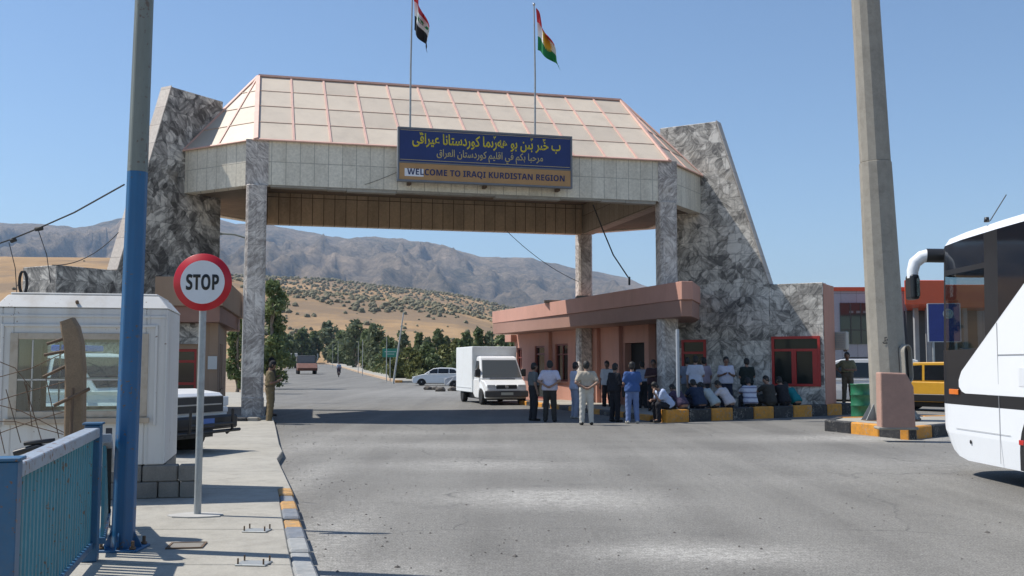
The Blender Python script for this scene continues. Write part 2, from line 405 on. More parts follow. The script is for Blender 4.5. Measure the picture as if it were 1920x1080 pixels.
SALMB = plain('salmon_band', (0.52, 0.275, 0.21), 0.8, 0.08, 1.2, 0.1, 50, dirt=(0.38, 0.22, 0.16), dirt_amt=0.3, streak=True)
BRNB = plain('brown_band', (0.33, 0.185, 0.14), 0.8, 0.1, 1.2, 0.1, 50)
REDF = plain('red_frame_paint', (0.42, 0.025, 0.02), 0.45, 0.15, 3)
MARF = plain('maroon_frame_paint', (0.19, 0.05, 0.04), 0.5, 0.15, 3)
DGLS = darkglass('dark_glass')
WGLS = darkglass('window_glass', (0.02, 0.024, 0.022), 0.08, 0.2)
CGLS = glass('clear_glass', refl=0.06)
WHITE = plain('white_vehicle_paint', (0.78, 0.79, 0.79), 0.28, 0.03, 1.5, dirt=(0.62, 0.6, 0.56), dirt_amt=0.25)
BUSW = plain('white_coach_paint', (0.82, 0.84, 0.86), 0.2, 0.015, 1.5)
BOOTHW = plain('white_cabin_panel', (0.62, 0.61, 0.58), 0.5, 0.05, 1.5, dirt=(0.40, 0.33, 0.25), dirt_amt=0.45, streak=True, chips=(.2, .13, .09), chip_amt=.0)
BLACKP = plain('black_plastic', (0.016, 0.016, 0.018), 0.45, 0.2, 4)
RUBB = plain('tyre_rubber', (0.018, 0.018, 0.018), 0.85, 0.2, 8, 0.2, 60)
STEEL = plain('bare_steel', (0.42, 0.42, 0.42), 0.35, 0.1, 6, metal=0.8)
GALV = plain('galvanised_steel', (0.36, 0.38, 0.38), 0.5, 0.12, 6, metal=0.35, dirt=(0.22, 0.2, 0.18), dirt_amt=0.4)
GREYP = plain('grey_pole_paint', (0.175, 0.195, 0.175), 0.55, 0.08, 4, dirt=(0.13, 0.125, 0.11), dirt_amt=0.5, streak=True, chips=(.12, .09, .07))
BLUEP = plain('blue_pole_paint', (0.012, 0.10, 0.235), 0.42, 0.1, 4, dirt=(0.05, 0.09, 0.16), dirt_amt=0.5, streak=True, chips=(.10, .075, .06))
RAILB = plain('blue_rail_paint', (0.022, 0.10, 0.20), 0.45, 0.12, 4, dirt=(0.08, 0.1, 0.13), dirt_amt=0.5, chips=(.13, .07, .045), chip_amt=.045)
RAILT = plain('teal_baluster_paint', (0.05, 0.20, 0.26), 0.5, 0.15, 5, dirt=(0.07, 0.12, 0.13), dirt_amt=0.6, streak=True, chips=(.11, .07, .05), chip_amt=.045)
RAILG = plain('weathered_rail_paint', (0.27, 0.32, 0.38), 0.5, 0.15, 4, dirt=(0.2, 0.17, 0.15), dirt_amt=0.5, chips=(.15, .08, .05), chip_amt=.045)
DARKI = plain('dark_interior', (0.02, 0.018, 0.017), 0.9, 0.2, 3)
WIRE = plain('black_cable', (0.02, 0.02, 0.02), 0.7, 0.1, 5)
RUST = plain('rusty_steel', (0.13, 0.085, 0.055), 0.85, 0.3, 8, 0.3, 40)
WOODP = concrete('weathered_post', (0.24, 0.17, 0.11))
LAMPR = plain('red_lamp_lens', (0.5, 0.02, 0.015), 0.25, 0.05, 4)
LAMPO = plain('amber_lamp_lens', (0.75, 0.18, 0.02), 0.25, 0.05, 4)
LAMPC = plain('clear_lamp_lens', (0.62, 0.64, 0.66), 0.12, 0.1, 6)

# ------------------------------------------------------------------ ground, road, hills
def _hash(ix, iy, seed):
    h = (ix * 374761393 + iy * 668265263 + seed * 1442695041) & 0xffffffff
    h = ((h ^ (h >> 13)) * 1274126177) & 0xffffffff
    return ((h ^ (h >> 16)) & 0xffff) / 65535.0
def vnoise(x, y, seed=0):
    ix = np.floor(x).astype(np.int64); iy = np.floor(y).astype(np.int64)
    fx = x - ix; fy = y - iy
    fx = fx * fx * (3 - 2 * fx); fy = fy * fy * (3 - 2 * fy)
    a = _hash(ix, iy, seed); b = _hash(ix + 1, iy, seed); c = _hash(ix, iy + 1, seed); d = _hash(ix + 1, iy + 1, seed)
    return (a * (1 - fx) + b * fx) * (1 - fy) + (c * (1 - fx) + d * fx) * fy
def fbm(x, y, oct=5, seed=0, ridged=False):
    t = 0; amp = 0.5; tot = 0
    for i in range(oct):
        n = vnoise(x, y, seed + i * 17)
        if ridged: n = 1 - np.abs(2 * n - 1)
        t = t + n * amp; tot += amp; amp *= 0.5; x = x * 2.03 + 11.3; y = y * 2.03 + 5.7
    return t / tot

Y1PX = [(-900, 520), (-200, 497), (0, 488), (200, 490), (430, 528), (500, 546), (600, 554), (700, 566), (860, 578), (930, 596), (1000, 612), (1300, 640), (2600, 660)]
Y2PX = [(-900, 530), (-200, 505), (0, 497), (200, 500), (430, 520), (520, 525), (620, 529), (750, 541), (850, 556), (930, 574), (1000, 590), (1100, 606), (1300, 630), (2600, 650)]
YMPX = [(-900, 470), (-300, 440), (-60, 424), (0, 417), (75, 419), (130, 424), (180, 418), (215, 410), (300, 404), (415, 411), (510, 423), (560, 432), (620, 443), (660, 444), (700, 445), (735, 449), (752, 446), (775, 449), (800, 450), (850, 463), (900, 480), (960, 484), (1000, 486), (1050, 498), (1120, 509), (1180, 524), (1230, 540), (1330, 560), (1500, 590), (1700, 615), (2600, 650)]
def itp(tab, x):
    return np.interp(x, [a for a, b in tab], [b for a, b in tab])
def zat(py, Y, px):
    u = (540 - py) / FPX
    return CAMH + (_s + _c * u) / (_c - _s * u) * Y
NA, NR = 620, 330
az = np.radians(np.linspace(-52, 52, NA)); Yr = np.concatenate([np.linspace(300, 1700, 170), np.linspace(1715, 9000, NR - 170)])
A_, Y_ = np.meshgrid(az, Yr)
X_ = np.tan(A_) * Y_; PXg = 960 + FPX * np.tan(A_) * 1.005
z1 = zat(itp(Y1PX, PXg), 750, PXg); z2 = zat(itp(Y2PX, PXg), 1300, PXg); zm = zat(itp(YMPX, PXg), 5200, PXg)
gz = 0.009 * (Y_ - 85)
def sstep(a, b, x):
    t = np.clip((x - a) / (b - a), 0, 1); return t * t * (3 - 2 * t)
Z_ = np.full_like(Y_, 0.0) + 0.009 * (np.minimum(Y_, 350) - 85)
seq = [(350, None), (750, z1), (900, z1 * 0.93), (1300, z2), (1700, z2 * 0.95), (2500, z2 + 45), (5200, zm), (7000, zm * 0.8), (9000, zm * 0.45)]
prev = np.full_like(Y_, 0.009 * 265)
for (ya, _), (yb, zb) in zip(seq[:-1], seq[1:]):
    t = np.clip((Y_ - ya) / (yb - ya), 0, 1)
    if yb == 5200: t = t ** 1.1
    elif yb == 750: t = np.sin(t * math.pi / 2) ** 1.3
    else: t = t * t * (3 - 2 * t)
    inside = (Y_ >= ya)
    Z_ = np.where(inside, prev + (zb - prev) * t, Z_); prev = zb
rid = 0.75 * (np.minimum(fbm(X_ / 700, Y_ / 1500, 6, 3, True), .72) - 0.72) + 0.5 * (fbm(X_ / 170, Y_ / 330, 6, 13, True) - 0.62)
env = sstep(2300, 3600, Y_) * (1 - 0.86 * sstep(4300, 5150, Y_)) 
Z_ = Z_ + rid * env * np.clip(zm, 60, 800) * 0.62
Z_ = Z_ + (fbm(X_ / 160, Y_ / 160, 4, 9) - 0.5) * sstep(4600, 5200, Y_) * 34
Z_ = Z_ + (fbm(X_ / 120, Y_ / 170, 4, 21) - 0.5) * 9 * sstep(400, 700, Y_) * (1 - sstep(1900, 2400, Y_))
def hill_material():
    m, nt, b = base('dry_hillside')
    g = nt.nodes.new('ShaderNodeNewGeometry').outputs['Position']
    sp = nd(nt, 'ShaderNodeSeparateXYZ'); lk(nt, g, sp.inputs[0])
    f = math_(nt, 'ADD', math_(nt, 'MULTIPLY', noise(nt, g, 0.008, 5, 0.6), 0.6), math_(nt, 'MULTIPLY', noise(nt, g, 0.06, 5, 0.7), 0.4))
    c = ramp(nt, f, [(0.32, (0.25, 0.165, 0.09)), (0.5, (0.365, 0.24, 0.13)), (0.68, (0.44, 0.295, 0.165))])
    grey = ramp(nt, noise(nt, g, 0.012, 6, 0.72), [(0.46, 0.0), (0.58, 0.8)])
    c = mixc(nt, grey, c, (0.215, 0.16, 0.11))
    lk(nt, c, b.inputs['Base Color']); b.inputs['Roughness'].default_value = 0.95; b.inputs['Specular IOR Level'].default_value = 0.1
    bump(nt, b, noise(nt, g, 0.2, 5, 0.7), 0.6, 1.0)
    return m
def rock_material():
    m, nt, b = base('mountain_rock')
    g = nt.nodes.new('ShaderNodeNewGeometry').outputs['Position']
    f = math_(nt, 'ADD', math_(nt, 'MULTIPLY', noise(nt, g, 0.0022, 7, 0.65), 0.55), math_(nt, 'MULTIPLY', noise(nt, g, 0.016, 6, 0.75), 0.45))
    f = math_(nt, 'ADD', math_(nt, 'MULTIPLY', f, 0.7), math_(nt, 'MULTIPLY', noise(nt, g, 0.05, 5, 0.75), 0.3))
    c = ramp(nt, f, [(0.40, (0.11, 0.105, 0.08)), (0.5, (0.29, 0.23, 0.165)), (0.60, (0.52, 0.40, 0.285))])
    lk(nt, c, b.inputs['Base Color']); b.inputs['Roughness'].default_value = 0.95; b.inputs['Specular IOR Level'].default_value = 0.1
    bump(nt, b, noise(nt, g, 0.02, 9, 0.8), 1.0, 40.0)
    return m
def grid_faces(nr, na, r0=0):
    i = np.arange(nr - 1)[:, None] * na + np.arange(na - 1)[None, :]
    return np.stack([i, i + 1, i + na + 1, i + na], -1).reshape(-1, 4)
NS = 172
pts = np.stack([X_, Y_, Z_], -1)
tag(raw_mesh('hills', pts[:NS].reshape(-1, 3), grid_faces(NS, NA), hill_material()), kind='structure')
tag(raw_mesh('mountains', pts[NS - 1:].reshape(-1, 3), grid_faces(NR - NS + 1, NA), rock_material()), kind='structure')
def hill_z(x, Y):
    a = math.atan2(x, Y); i = (a - az[0]) / (az[1] - az[0]); j = np.interp(Y, Yr, np.arange(NR))
    i0 = int(min(max(i, 0), NA - 2)); j0 = int(min(j, NR - 2)); fi = i - i0; fj = j - j0
    return (Z_[j0, i0] * (1 - fi) + Z_[j0, i0 + 1] * fi) * (1 - fj) + (Z_[j0 + 1, i0] * (1 - fi) + Z_[j0 + 1, i0 + 1] * fi) * fj
# scrub dotted over the hills
sv = []; sf = []; rs = random.Random(5); cnt = 0
while cnt < 7500:
    Y = rs.uniform(400, 1650); px = rs.uniform(-80, 1300); x = (px - 960) / FPX * Y
    dn = float(fbm(np.array([x / 110.0]), np.array([Y / 120.0]), 6, 31)[0])
    pr = 0.9 if Y > 950 else (0.8 if dn > 0.56 else 0.04)
    if Y > 950: pr = 0.95 if dn > .53 else (.4 if dn > .45 else .06)
    if px < 330: pr *= 0.05
    if rs.random() > pr: continue
    s = rs.uniform(0.5, 1.8) ** 1.2 * (0.75 + Y / 1700); z = hill_z(x, Y) + s * 0.35; o = len(sv); cnt += 1
    for k in range(5):
        a = k * 1.257 + rs.random(); sv.append((x + s * math.cos(a) * rs.uniform(.7, 1.2), Y + s * math.sin(a), z - s * .45 + rs.uniform(0, .3) * s))
    for k in range(5):
        a = k * 1.257 + .6 + rs.random() * .4; sv.append((x + s * .75 * math.cos(a) * rs.uniform(.7, 1.1), Y + s * .75 * math.sin(a), z + rs.uniform(.25, .55) * s))
    sv.append((x + rs.uniform(-.2, .2) * s, Y, z + s * rs.uniform(.6, .8)))
    for k in range(5): sf += [(o + k, o + (k + 1) % 5, o + 5 + k), (o + (k + 1) % 5, o + 5 + (k + 1) % 5, o + 5 + k), (o + 5 + k, o + 5 + (k + 1) % 5, o + 10)]
tag(raw_mesh('scrub', sv, sf, plain('scrub_leaves', (0.165, 0.15, 0.09), 0.9, 0.35, 0.02), smooth=False), 'grey green scrub bushes dotted over the dry ochre hills', 'scrub', kind='stuff')

# big flat plain and the near ground (with the gentle rise of the far road)
gm, gnt, gb = base('dusty_ground')
gg = gnt.nodes.new('ShaderNodeNewGeometry').outputs['Position']
gf = math_(gnt, 'ADD', math_(gnt, 'MULTIPLY', noise(gnt, gg, 0.15, 5, 0.6), 0.5), math_(gnt, 'MULTIPLY', noise(gnt, gg, 1.7, 6, 0.7), 0.5))
lk(gnt, ramp(gnt, gf, [(0.3, (0.24, 0.18, 0.12)), (0.7, (0.40, 0.31, 0.22))]), gb.inputs['Base Color']); gb.inputs['Roughness'].default_value = 0.95
gv = []; YS = [-60, -20, 0, 20, 40, 60, 85, 120, 160, 220, 300, 345]
for Y in YS:
    for x in np.linspace(-420, 420, 15): gv.append((x, Y, ground_z(Y) - 0.012))
tag(raw_mesh('ground', gv, grid_faces(len(YS), 15), gm), kind='structure')
tag(raw_mesh('terrain', [(-9000, -4000, -0.4), (9000, -4000, -0.4), (9000, 9000, -0.4), (-9000, 9000, -0.4)], [(0, 1, 2, 3)], gm), kind='structure')

LEFT = [(-6, -0.2), (6.5, -1.12), (8.0, -1.52), (10.5, -2.15), (13, -2.77), (17.0, -3.86), (18.5, -4.1), (20.5, -4.62), (27.5, -6.32), (60, -14.4), (96, -22.5), (138, -31.5), (264, -57), (340, -73)]
def left_x(Y): return float(np.interp(Y, [a for a, b in LEFT], [b for a, b in LEFT]))
RIGHT = [(-6, 60), (60, 60), (62, 30), (92, 16), (94, -10.6), (138, -20), (264, -45.5), (340, -62)]
def right_x(Y): return float(np.interp(Y, [a for a, b in RIGHT], [b for a, b in RIGHT]))
ysr = sorted(set([a for a, b in LEFT] + [a for a, b in RIGHT] + [30, 45, 75, 85, 110, 180, 220, 300]))
rv = []
for Y in ysr:
    l, r = left_x(Y) - (0.6 if Y < 30 else 0.0), right_x(Y)
    for k in range(9): rv.append((l + (r - l) * k / 8, Y, ground_z(Y)))
tag(raw_mesh('road', rv, grid_faces(len(ysr), 9), ASPH), kind='structure')

# left pavement: slabs poured one by one, open joints between them
mb = MB()
PZ = 0.12
joints = [-6, 3.2, 5.9, 8.02, 9.72, 12.9, 15.0, 18.6, 22.5, 26.7]
for a, b in zip(joints[:-1], joints[1:]):
    a += 0.012; b -= 0.012
    kz = PZ if b < 19 else PZ - 0.02
    ins = 0.17 if b <= 13 else 0.0
    xa, xb = left_x(a) - ins, left_x(b) - ins
    mid = [(left_x(y) - ins, y) for y, _ in LEFT if a + .2 < y < b - .2]
    mb.prism([(xa, a)] + mid + [(xb, b), (xb - 3.05, b + .02), (xa - 3.05, a + .02)], -0.05, kz)
    mb.prism([(xa - 3.07, a + .02), (xb - 3.07, b + .02), (-26, b), (-26, a)], -0.05, kz - 0.004)
mb.prism([(left_x(26.72) - 0.0, 26.72), (left_x(60), 60), (left_x(60) - 5, 60), (-40, 60), (-40, 26.72)], -0.05, 0.10)
tag(mb.build('pavement', PAVE, bevel=0.012), kind='structure')
# the worn kerb on its right edge
mb = MB(); k = 0; y = -5.0
while y < 12.9:
    y2 = min(y + 0.62, 12.95)
    p = [(left_x(y) - .165, y), (left_x(y) + .01, y), (left_x(y2) + .01, y2 - .015), (left_x(y2) - .165, y2 - .015)]
    mb.prism(p, -0.03, PZ + .004 - (0.02 if k % 3 == 0 else 0), k % 2 if y > 9.2 else 2); y = y2; k += 1
KW1 = plain('worn_yellow_kerb', (0.46, 0.26, 0.09), 0.85, 0.35, 9, 0.5, 40, dirt=(0.27, 0.25, 0.21), dirt_amt=1.0)
KW2 = plain('worn_grey_kerb', (0.17, 0.19, 0.22), 0.85, 0.3, 6, 0.3, 40, dirt=(0.3, 0.28, 0.25), dirt_amt=0.8)
KW3 = plain('bare_grey_kerb', (0.29, 0.30, 0.30), 0.85, 0.25, 6, 0.3, 40, dirt=(0.40, 0.38, 0.35), dirt_amt=0.7)
tag(mb.build('kerb', [KW1, KW2, KW3], bevel=0.02), kind='structure')
# column plinth kerb at the far end
mb = MB()
for i, (x0, x1) in enumerate(((-9.3, -8.35), (-8.34, -7.4), (-7.39, -7.1))):
    mb.bb(x0, x1, 28.55 + i * .1, 28.8 + i * .1, -.02, .2, i % 2 if i < 2 else 2)
tag(mb.build('kerb', [KYEL, KBLK, CONC], bevel=0.02), kind='structure')
mb = MB(); mb.prism([(-9.3, 28.82), (-7.1, 28.98), (-7.35, 31.0), (-9.6, 31.0)], -.02, 0.17)
tag(mb.build('pavement', PAVE, bevel=0.02), kind='structure')

def kerb_path(pts, h, wdt, step, mats, first=0, name='kerb'):
    mb = MB(); k = first
    for (ax, ay), (bx, by) in zip(pts[:-1], pts[1:]):
        L = math.hypot(bx - ax, by - ay); n = max(1, round(L / step)); tx, ty = (bx - ax) / L, (by - ay) / L; nx, ny = -ty, tx
        for i in range(n):
            a = L * i / n + .006; b = L * (i + 1) / n - .006
            mb.prism([(ax + tx * a, ay + ty * a), (ax + tx * b, ay + ty * b), (ax + tx * b + nx * wdt, ay + ty * b + ny * wdt), (ax + tx * a + nx * wdt, ay + ty * a + ny * wdt)], -.03, h, k % 2)
            k += 1
    return tag(mb.build(name, mats, bevel=0.025), kind='structure')
K1 = G(1250, 793); K2 = G(1524, 781); K3 = G(1606, 776)
k1, k2, k3 = (K1.x, K1.y), (K2.x, K2.y), (K3.x, K3.y)
BENCH_H = 0.37
kerb_path([k1, k2, k3], BENCH_H, 0.42, 0.98, [KYEL, KBLK], 0)
kb0 = (0.3, 43.5)
kerb_path([kb0, (K1.x - .35, K1.y + 1.0)], 0.17, 0.2, 1.0, [KYEL, KBLK], 0)
mb = MB(); mb.prism([(K1.x + .12, K1.y + .45), (k2[0] - .1, k2[1] + .42), (k3[0] - .2, k3[1] + .42), (13.2, 42), (8, 52), (kb0[0] + .3, kb0[1]), (K1.x - .12, K1.y + 1.0)], -.03, 0.15)
tag(mb.build('pavement', PAVE, bevel=0.01), kind='structure')
# island of the big mast
I1, I2, I3, I4 = G(1546, 808), G(1705, 825), G(1790, 816), Vector((12.8, 26.5, 0))
isl = [(I1.x, I1.y), (I2.x, I2.y), (I3.x, I3.y), (I4.x, I4.y), (12.4, 28.6), (8.6, 27.4)]
kerb_path(isl + [isl[0]], 0.28, 0.22, 1.25, [KBLK, KYEL], 0)
c0 = Vector((sum(p[0] for p in isl) / 6, sum(p[1] for p in isl) / 6))
mb = MB(); mb.prism([tuple(c0 + (Vector(p) - c0) * 0.95) for p in isl], -.02, 0.262)
tag(mb.build('pavement', PAVE, bevel=0.01), kind='structure')
# far road edge: kerbed pavement along the right hand side
mb = MB(); ys = [94, 110, 138, 200, 264, 340]
for a, b in zip(ys[:-1], ys[1:]):
    ra, rb = right_x(a), right_x(b); za, zb = ground_z(a), ground_z(b)
    for lo, hi, zt, mi in ((0, .35, .2, 0), (.36, 3.4, .17, 1)):
        vs = [(ra + lo, a, za - .1), (ra + hi, a, za - .1), (rb + hi, b, zb - .1), (rb + lo, b, zb - .1), (ra + lo, a, za + zt), (ra + hi, a, za + zt), (rb + hi, b, zb + zt), (rb + lo, b, zb + zt)]
        mb.add(vs, [(0, 3, 2, 1), (4, 5, 6, 7), (0, 1, 5, 4), (1, 2, 6, 5), (2, 3, 7, 6), (3, 0, 4, 7)], mi)
mb.bb(-10.6, -10.0, 93.2, 93.9, -.05, .3, 2)
mb.bb(-9.9, 4.0, 93.2, 93.6, -.05, .2, 1)
tag(mb.build('pavement', [plain('far_kerb', (0.5, 0.36, 0.24), 0.8, 0.25, 0.6), PAVE, KYEL]), kind='structure')

# loose grit and pebbles lying on the carriageway
gvv = []; gff = []; rs = random.Random(12)
while len(gff) < 8 * 600:
    Y = 6 + 30 * rs.random() ** 1.6; lx = left_x(Y); x = lx + .1 + (rs.expovariate(1 / 1.2) if rs.random() < .35 else rs.uniform(0, 14))
    if x > lx + 16: continue
    s = rs.uniform(.006, .016) if rs.random() < .93 else rs.uniform(.016, .026); o = len(gvv)
    for p in ((1, 0, 0), (0, 1, 0), (-1, 0, 0), (0, -1, 0), (0, 0, .7), (0, 0, -.3)): gvv.append((x + p[0] * s * rs.uniform(.7, 1.4), Y + p[1] * s * rs.uniform(.7, 1.4), p[2] * s + .003))
    for f_ in ((0, 1, 4), (1, 2, 4), (2, 3, 4), (3, 0, 4), (1, 0, 5), (2, 1, 5), (3, 2, 5), (0, 3, 5)): gff.append(tuple(o + k for k in f_))
tag(raw_mesh('gravel', gvv, gff, plain('dark_pebble', (.12, .11, .10), .9, .5, 3), smooth=False), 'loose dark grit and pebbles scattered over the grey asphalt', 'gravel', kind='stuff')

# ------------------------------------------------------------------ the border gate
GA = R(14.28); GO = Vector((-7.6, 30.17, 0))
gate = empty('border_gate', GO, GA, 'concrete and marble border gate arch with beige panelled hipped roof spanning the road', 'gate')
W, CH, D, ZB, ZT, ZR = 13.12, 2.17, 8.65, 7.02, 8.35, 11.50
def glocal(p):
    d = Vector((p[0] - GO.x, p[1] - GO.y)); return (d.x * math.cos(GA) + d.y * math.sin(GA), -d.x * math.sin(GA) + d.y * math.cos(GA))
def gworld(u, v, z=0.0):
    return Vector((GO.x + u * math.cos(GA) - v * math.sin(GA), GO.y + u * math.sin(GA) + v * math.cos(GA), z))
def octp(o=0.0):
    k = o * math.tan(R(22.5))
    return [(-k, -o), (W + k, -o), (W + CH + o, CH - k), (W + CH + o, D - CH + k), (W + k, D + o), (-k, D + o), (-CH - o, D - CH + k), (-CH - o, CH - k)]
# columns
for (cu, cv, lab) in ((0, 0, None), (W, 0, None), (W, D, None), (0, D, None)):
    mb = MB(); h = 0.30; k = 0.09
    pl = [(-h + k, -h), (h - k, -h), (h, -h + k), (h, h - k), (h - k, h), (-h + k, h), (-h, h - k), (-h, -h + k)]
    mb.prism([(cu + a, cv + .12 + b) for a, b in pl], 0.05, ZB - .02)
    col = mb.build('column', COLM, gate, bevel=0.02)
    mb = MB(); mb.prism([(cu + a * 1.07, cv + .12 + b * 1.07) for a, b in pl], 0.02, 0.72)
    mb.build('column_base', COLM, col, bevel=0.02)
# fascia ring with mitred corners
mb = MB(); po, pi_ = octp(0.02), octp(-0.33)
for i in range(8):
    j = (i + 1) % 8
    mb.prism([po[i], po[j], pi_[j], pi_[i]], ZB, ZT, 0)
mb.build('fascia', TRAV, gate)
# worn lower lip, marble strips over the front columns
mb = MB()
rr = random.Random(4); u = 0.4
while u < W - 0.4:
    u2 = min(u + rr.uniform(.5, 1.6), W - .4)
    mb.bb(u, u2 - .01, .0, .30, ZB - rr.uniform(.05, .11), ZB - .003); u = u2
mb.build('beam_lip', CONC, gate)
for cu in (0, W):
    mb = MB(); mb.bb(cu - .33, cu + .33, -.05, .016, ZB - .03, ZT + .02); mb.build('column_strip', COLM, gate)
# rear beam inner lining, side beams, soffits, ceiling
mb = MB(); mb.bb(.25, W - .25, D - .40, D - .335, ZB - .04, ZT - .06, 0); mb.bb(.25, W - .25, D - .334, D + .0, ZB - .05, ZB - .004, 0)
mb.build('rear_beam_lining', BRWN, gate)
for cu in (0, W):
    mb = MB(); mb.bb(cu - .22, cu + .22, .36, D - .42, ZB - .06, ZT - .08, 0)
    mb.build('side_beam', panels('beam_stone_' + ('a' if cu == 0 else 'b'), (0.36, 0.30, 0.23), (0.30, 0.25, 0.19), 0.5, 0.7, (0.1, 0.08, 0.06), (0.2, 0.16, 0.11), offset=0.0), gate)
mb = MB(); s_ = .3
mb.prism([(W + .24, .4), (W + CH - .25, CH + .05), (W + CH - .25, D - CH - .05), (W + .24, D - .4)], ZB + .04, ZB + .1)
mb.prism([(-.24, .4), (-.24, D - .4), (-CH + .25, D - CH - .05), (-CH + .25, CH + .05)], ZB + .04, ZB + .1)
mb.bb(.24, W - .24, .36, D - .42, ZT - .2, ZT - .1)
mb.build('soffit', plain('shaded_soffit', (0.17, 0.135, 0.1), 0.9, 0.3, 1.2), gate)  # dark brown base colour holds the underside's shade
# roof
e = octp(0.10); E3 = [(a, b, ZT + .012) for a, b in e]; T1 = (0, D / 2, ZR); T2 = (W, D / 2, ZR)
mb = MB()
_L = lambda p, q, t: Vector(p) + (Vector(q) - Vector(p)) * t
for (e0, e1, r0, r1) in ((E3[0], E3[1], T1, T2), (E3[4], E3[5], T2, T1)):      # one face per sheet
    for i in range(12):
        for j in range(4):
            pq = [_L(_L(e0, e1, x / 12), _L(r0, r1, x / 12), y / 4) for x, y in ((i, j), (i + 1, j), (i + 1, j + 1), (i, j + 1))]
            mb.add(pq, [(0, 1, 2, 3)])
for (ea, eb, tp) in ((1, 2, T2), (2, 3, T2), (3, 4, T2), (5, 6, T1), (6, 7, T1), (7, 0, T1)):
    for j in range(4):
        for h0, h1 in ((0, .5), (.5, 1)):
            q_ = [_L(_L(E3[ea], E3[eb], h), tp, y) for h, y in ((h0, j / 4), (h1, j / 4))]
            q_ += [_L(_L(E3[ea], E3[eb], h1), tp, (j + 1) / 4), _L(_L(E3[ea], E3[eb], h0), tp, (j + 1) / 4)] if j < 3 else [Vector(tp)]
            mb.add(q_, [tuple(range(len(q_)))])
mb.add(E3, [(7, 6, 5, 4, 3, 2, 1, 0)])
roof = mb.build('roof', ROOFP, gate)
mb = MB()
def rib(p, q, wd=.065, t=.035, mi=0, nrm=None, m=mb):
    p, q = Vector(p), Vector(q); d = (q - p).normalized(); n = Vector(nrm).normalized(); s = d.cross(n).normalized() * wd / 2
    a = p - n * .01
    m.extr([a - s, a + s, q - n * .01 + s, q - n * .01 - s], n * (t + .01), mi)
def lerp(a, b, t): return Vector(a) + (Vector(b) - Vector(a)) * t
V3 = [Vector(p) for p in E3]; T1v, T2v = Vector(T1), Vector(T2)
nF = (V3[1] - V3[0]).cross(T1v - V3[0]).normalized(); nB = (V3[5] - V3[4]).cross(T2v - V3[4]).normalized()
for nn, a0, a1, b0, b1 in ((nF, V3[0], V3[1], T1v, T2v), (nB, V3[5], V3[4], T1v, T2v)):
    for i in range(1, 12): rib(lerp(a0, a1, i / 12), lerp(b0, b1, i / 12), .062, .03, 0, nn)
    for j in (1, 2, 3): rib(lerp(a0, b0, j / 4), lerp(a1, b1, j / 4), .035, .022, 1, nn)
    rib(a0, a1, .07, .03, 0, nn)
for tri in ((1, 2, 9), (2, 3, 9), (3, 4, 9), (5, 6, 8), (6, 7, 8), (7, 0, 8)):
    a, b = V3[tri[0]], V3[tri[1]]; t = T1v if tri[2] == 8 else T2v
    nn = (b - a).cross(t - a).normalized()
    rib(lerp(a, b, .5), t, .07, .035, 0, nn)
    for j in (1, 2, 3): rib(lerp(a, t, j / 4), lerp(b, t, j / 4), .035, .022, 1, nn)
    rib(a, b, .07, .03, 0, nn)
    nF_ = (nn + (nF if tri[0] in (7, 1) or tri[1] in (0,) else nn)).normalized()
    rib(a, t, .12, .045, 0, nn); 
rib(V3[0], T1v, .14, .05, 0, nF + Vector((-.5, -.3, .3))); rib(V3[1], T2v, .14, .05, 0, nF + Vector((.5, -.3, .3)))
rib(T1v, T2v, .16, .06, 0, (0, 0, 1))
mb.build('roof_rib', [PINK, PINKD], roof)
# slanted wing walls, each with its low outer wall
SQ = math.sqrt(.5)
def wall_pt(side, t, z, back=0.0):
    u = CH + SQ * t + back * SQ; v = CH - SQ * t + back * SQ
    return (W + u, v, z) if side > 0 else (-u, v, z)
TE = {1: 4.22, -1: 4.40}
EDGE = panels('sunlit_edge_pale', (.62, .56, .49), (.52, .46, .40), .9, .6, (.35, .3, .26), (.45, .33, .27), offset=.0)
for side in (1, -1):
    mb = MB()
    prof = [(-1.5, 0), (2.42, 0), (2.42, 4.41), (.62, 10.27), (-1.5, 10.27)]
    q = [wall_pt(side, t, z) for t, z in prof]
    mb.extr(q, Vector(wall_pt(side, 0, 0, .42)) - Vector(wall_pt(side, 0, 0)))
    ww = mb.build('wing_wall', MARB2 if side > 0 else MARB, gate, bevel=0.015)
    mb = MB(); n_ = Vector((5.86, 1.8)).normalized() * .03      # added pale strip: the slanted edge's sunlit look put into colour
    q = [wall_pt(side, 2.42, 4.42, -.02), wall_pt(side, .625, 10.29, -.02), wall_pt(side, .625 + n_.x, 10.29 + n_.y, -.02), wall_pt(side, 2.42 + n_.x, 4.42 + n_.y, -.02)]
    mb.extr(q, Vector(wall_pt(side, 0, 0, .46)) - Vector(wall_pt(side, 0, 0)))
    mb.build('sunlit_edge_strip', EDGE, ww)
    mb = MB()
    prof = [(2.423, 0), (TE[side], 0), (TE[side], 4.40), (2.423, 4.40)]
    q = [wall_pt(side, t, z) for t, z in prof]
    mb.extr(q, Vector(wall_pt(side, 0, 0, 1.5 if side < 0 else .5)) - Vector(wall_pt(side, 0, 0)))
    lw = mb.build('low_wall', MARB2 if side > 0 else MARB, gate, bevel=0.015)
def on_wall(mbx, side, t0, t1, z0, z1, off, th, mi=0):
    q = [wall_pt(side, t0, z0, -off), wall_pt(side, t1, z0, -off), wall_pt(side, t1, z1, -off), wall_pt(side, t0, z1, -off)]
    mbx.extr(q, Vector(wall_pt(side, 0, 0, th)) - Vector(wall_pt(side, 0, 0)), mi)
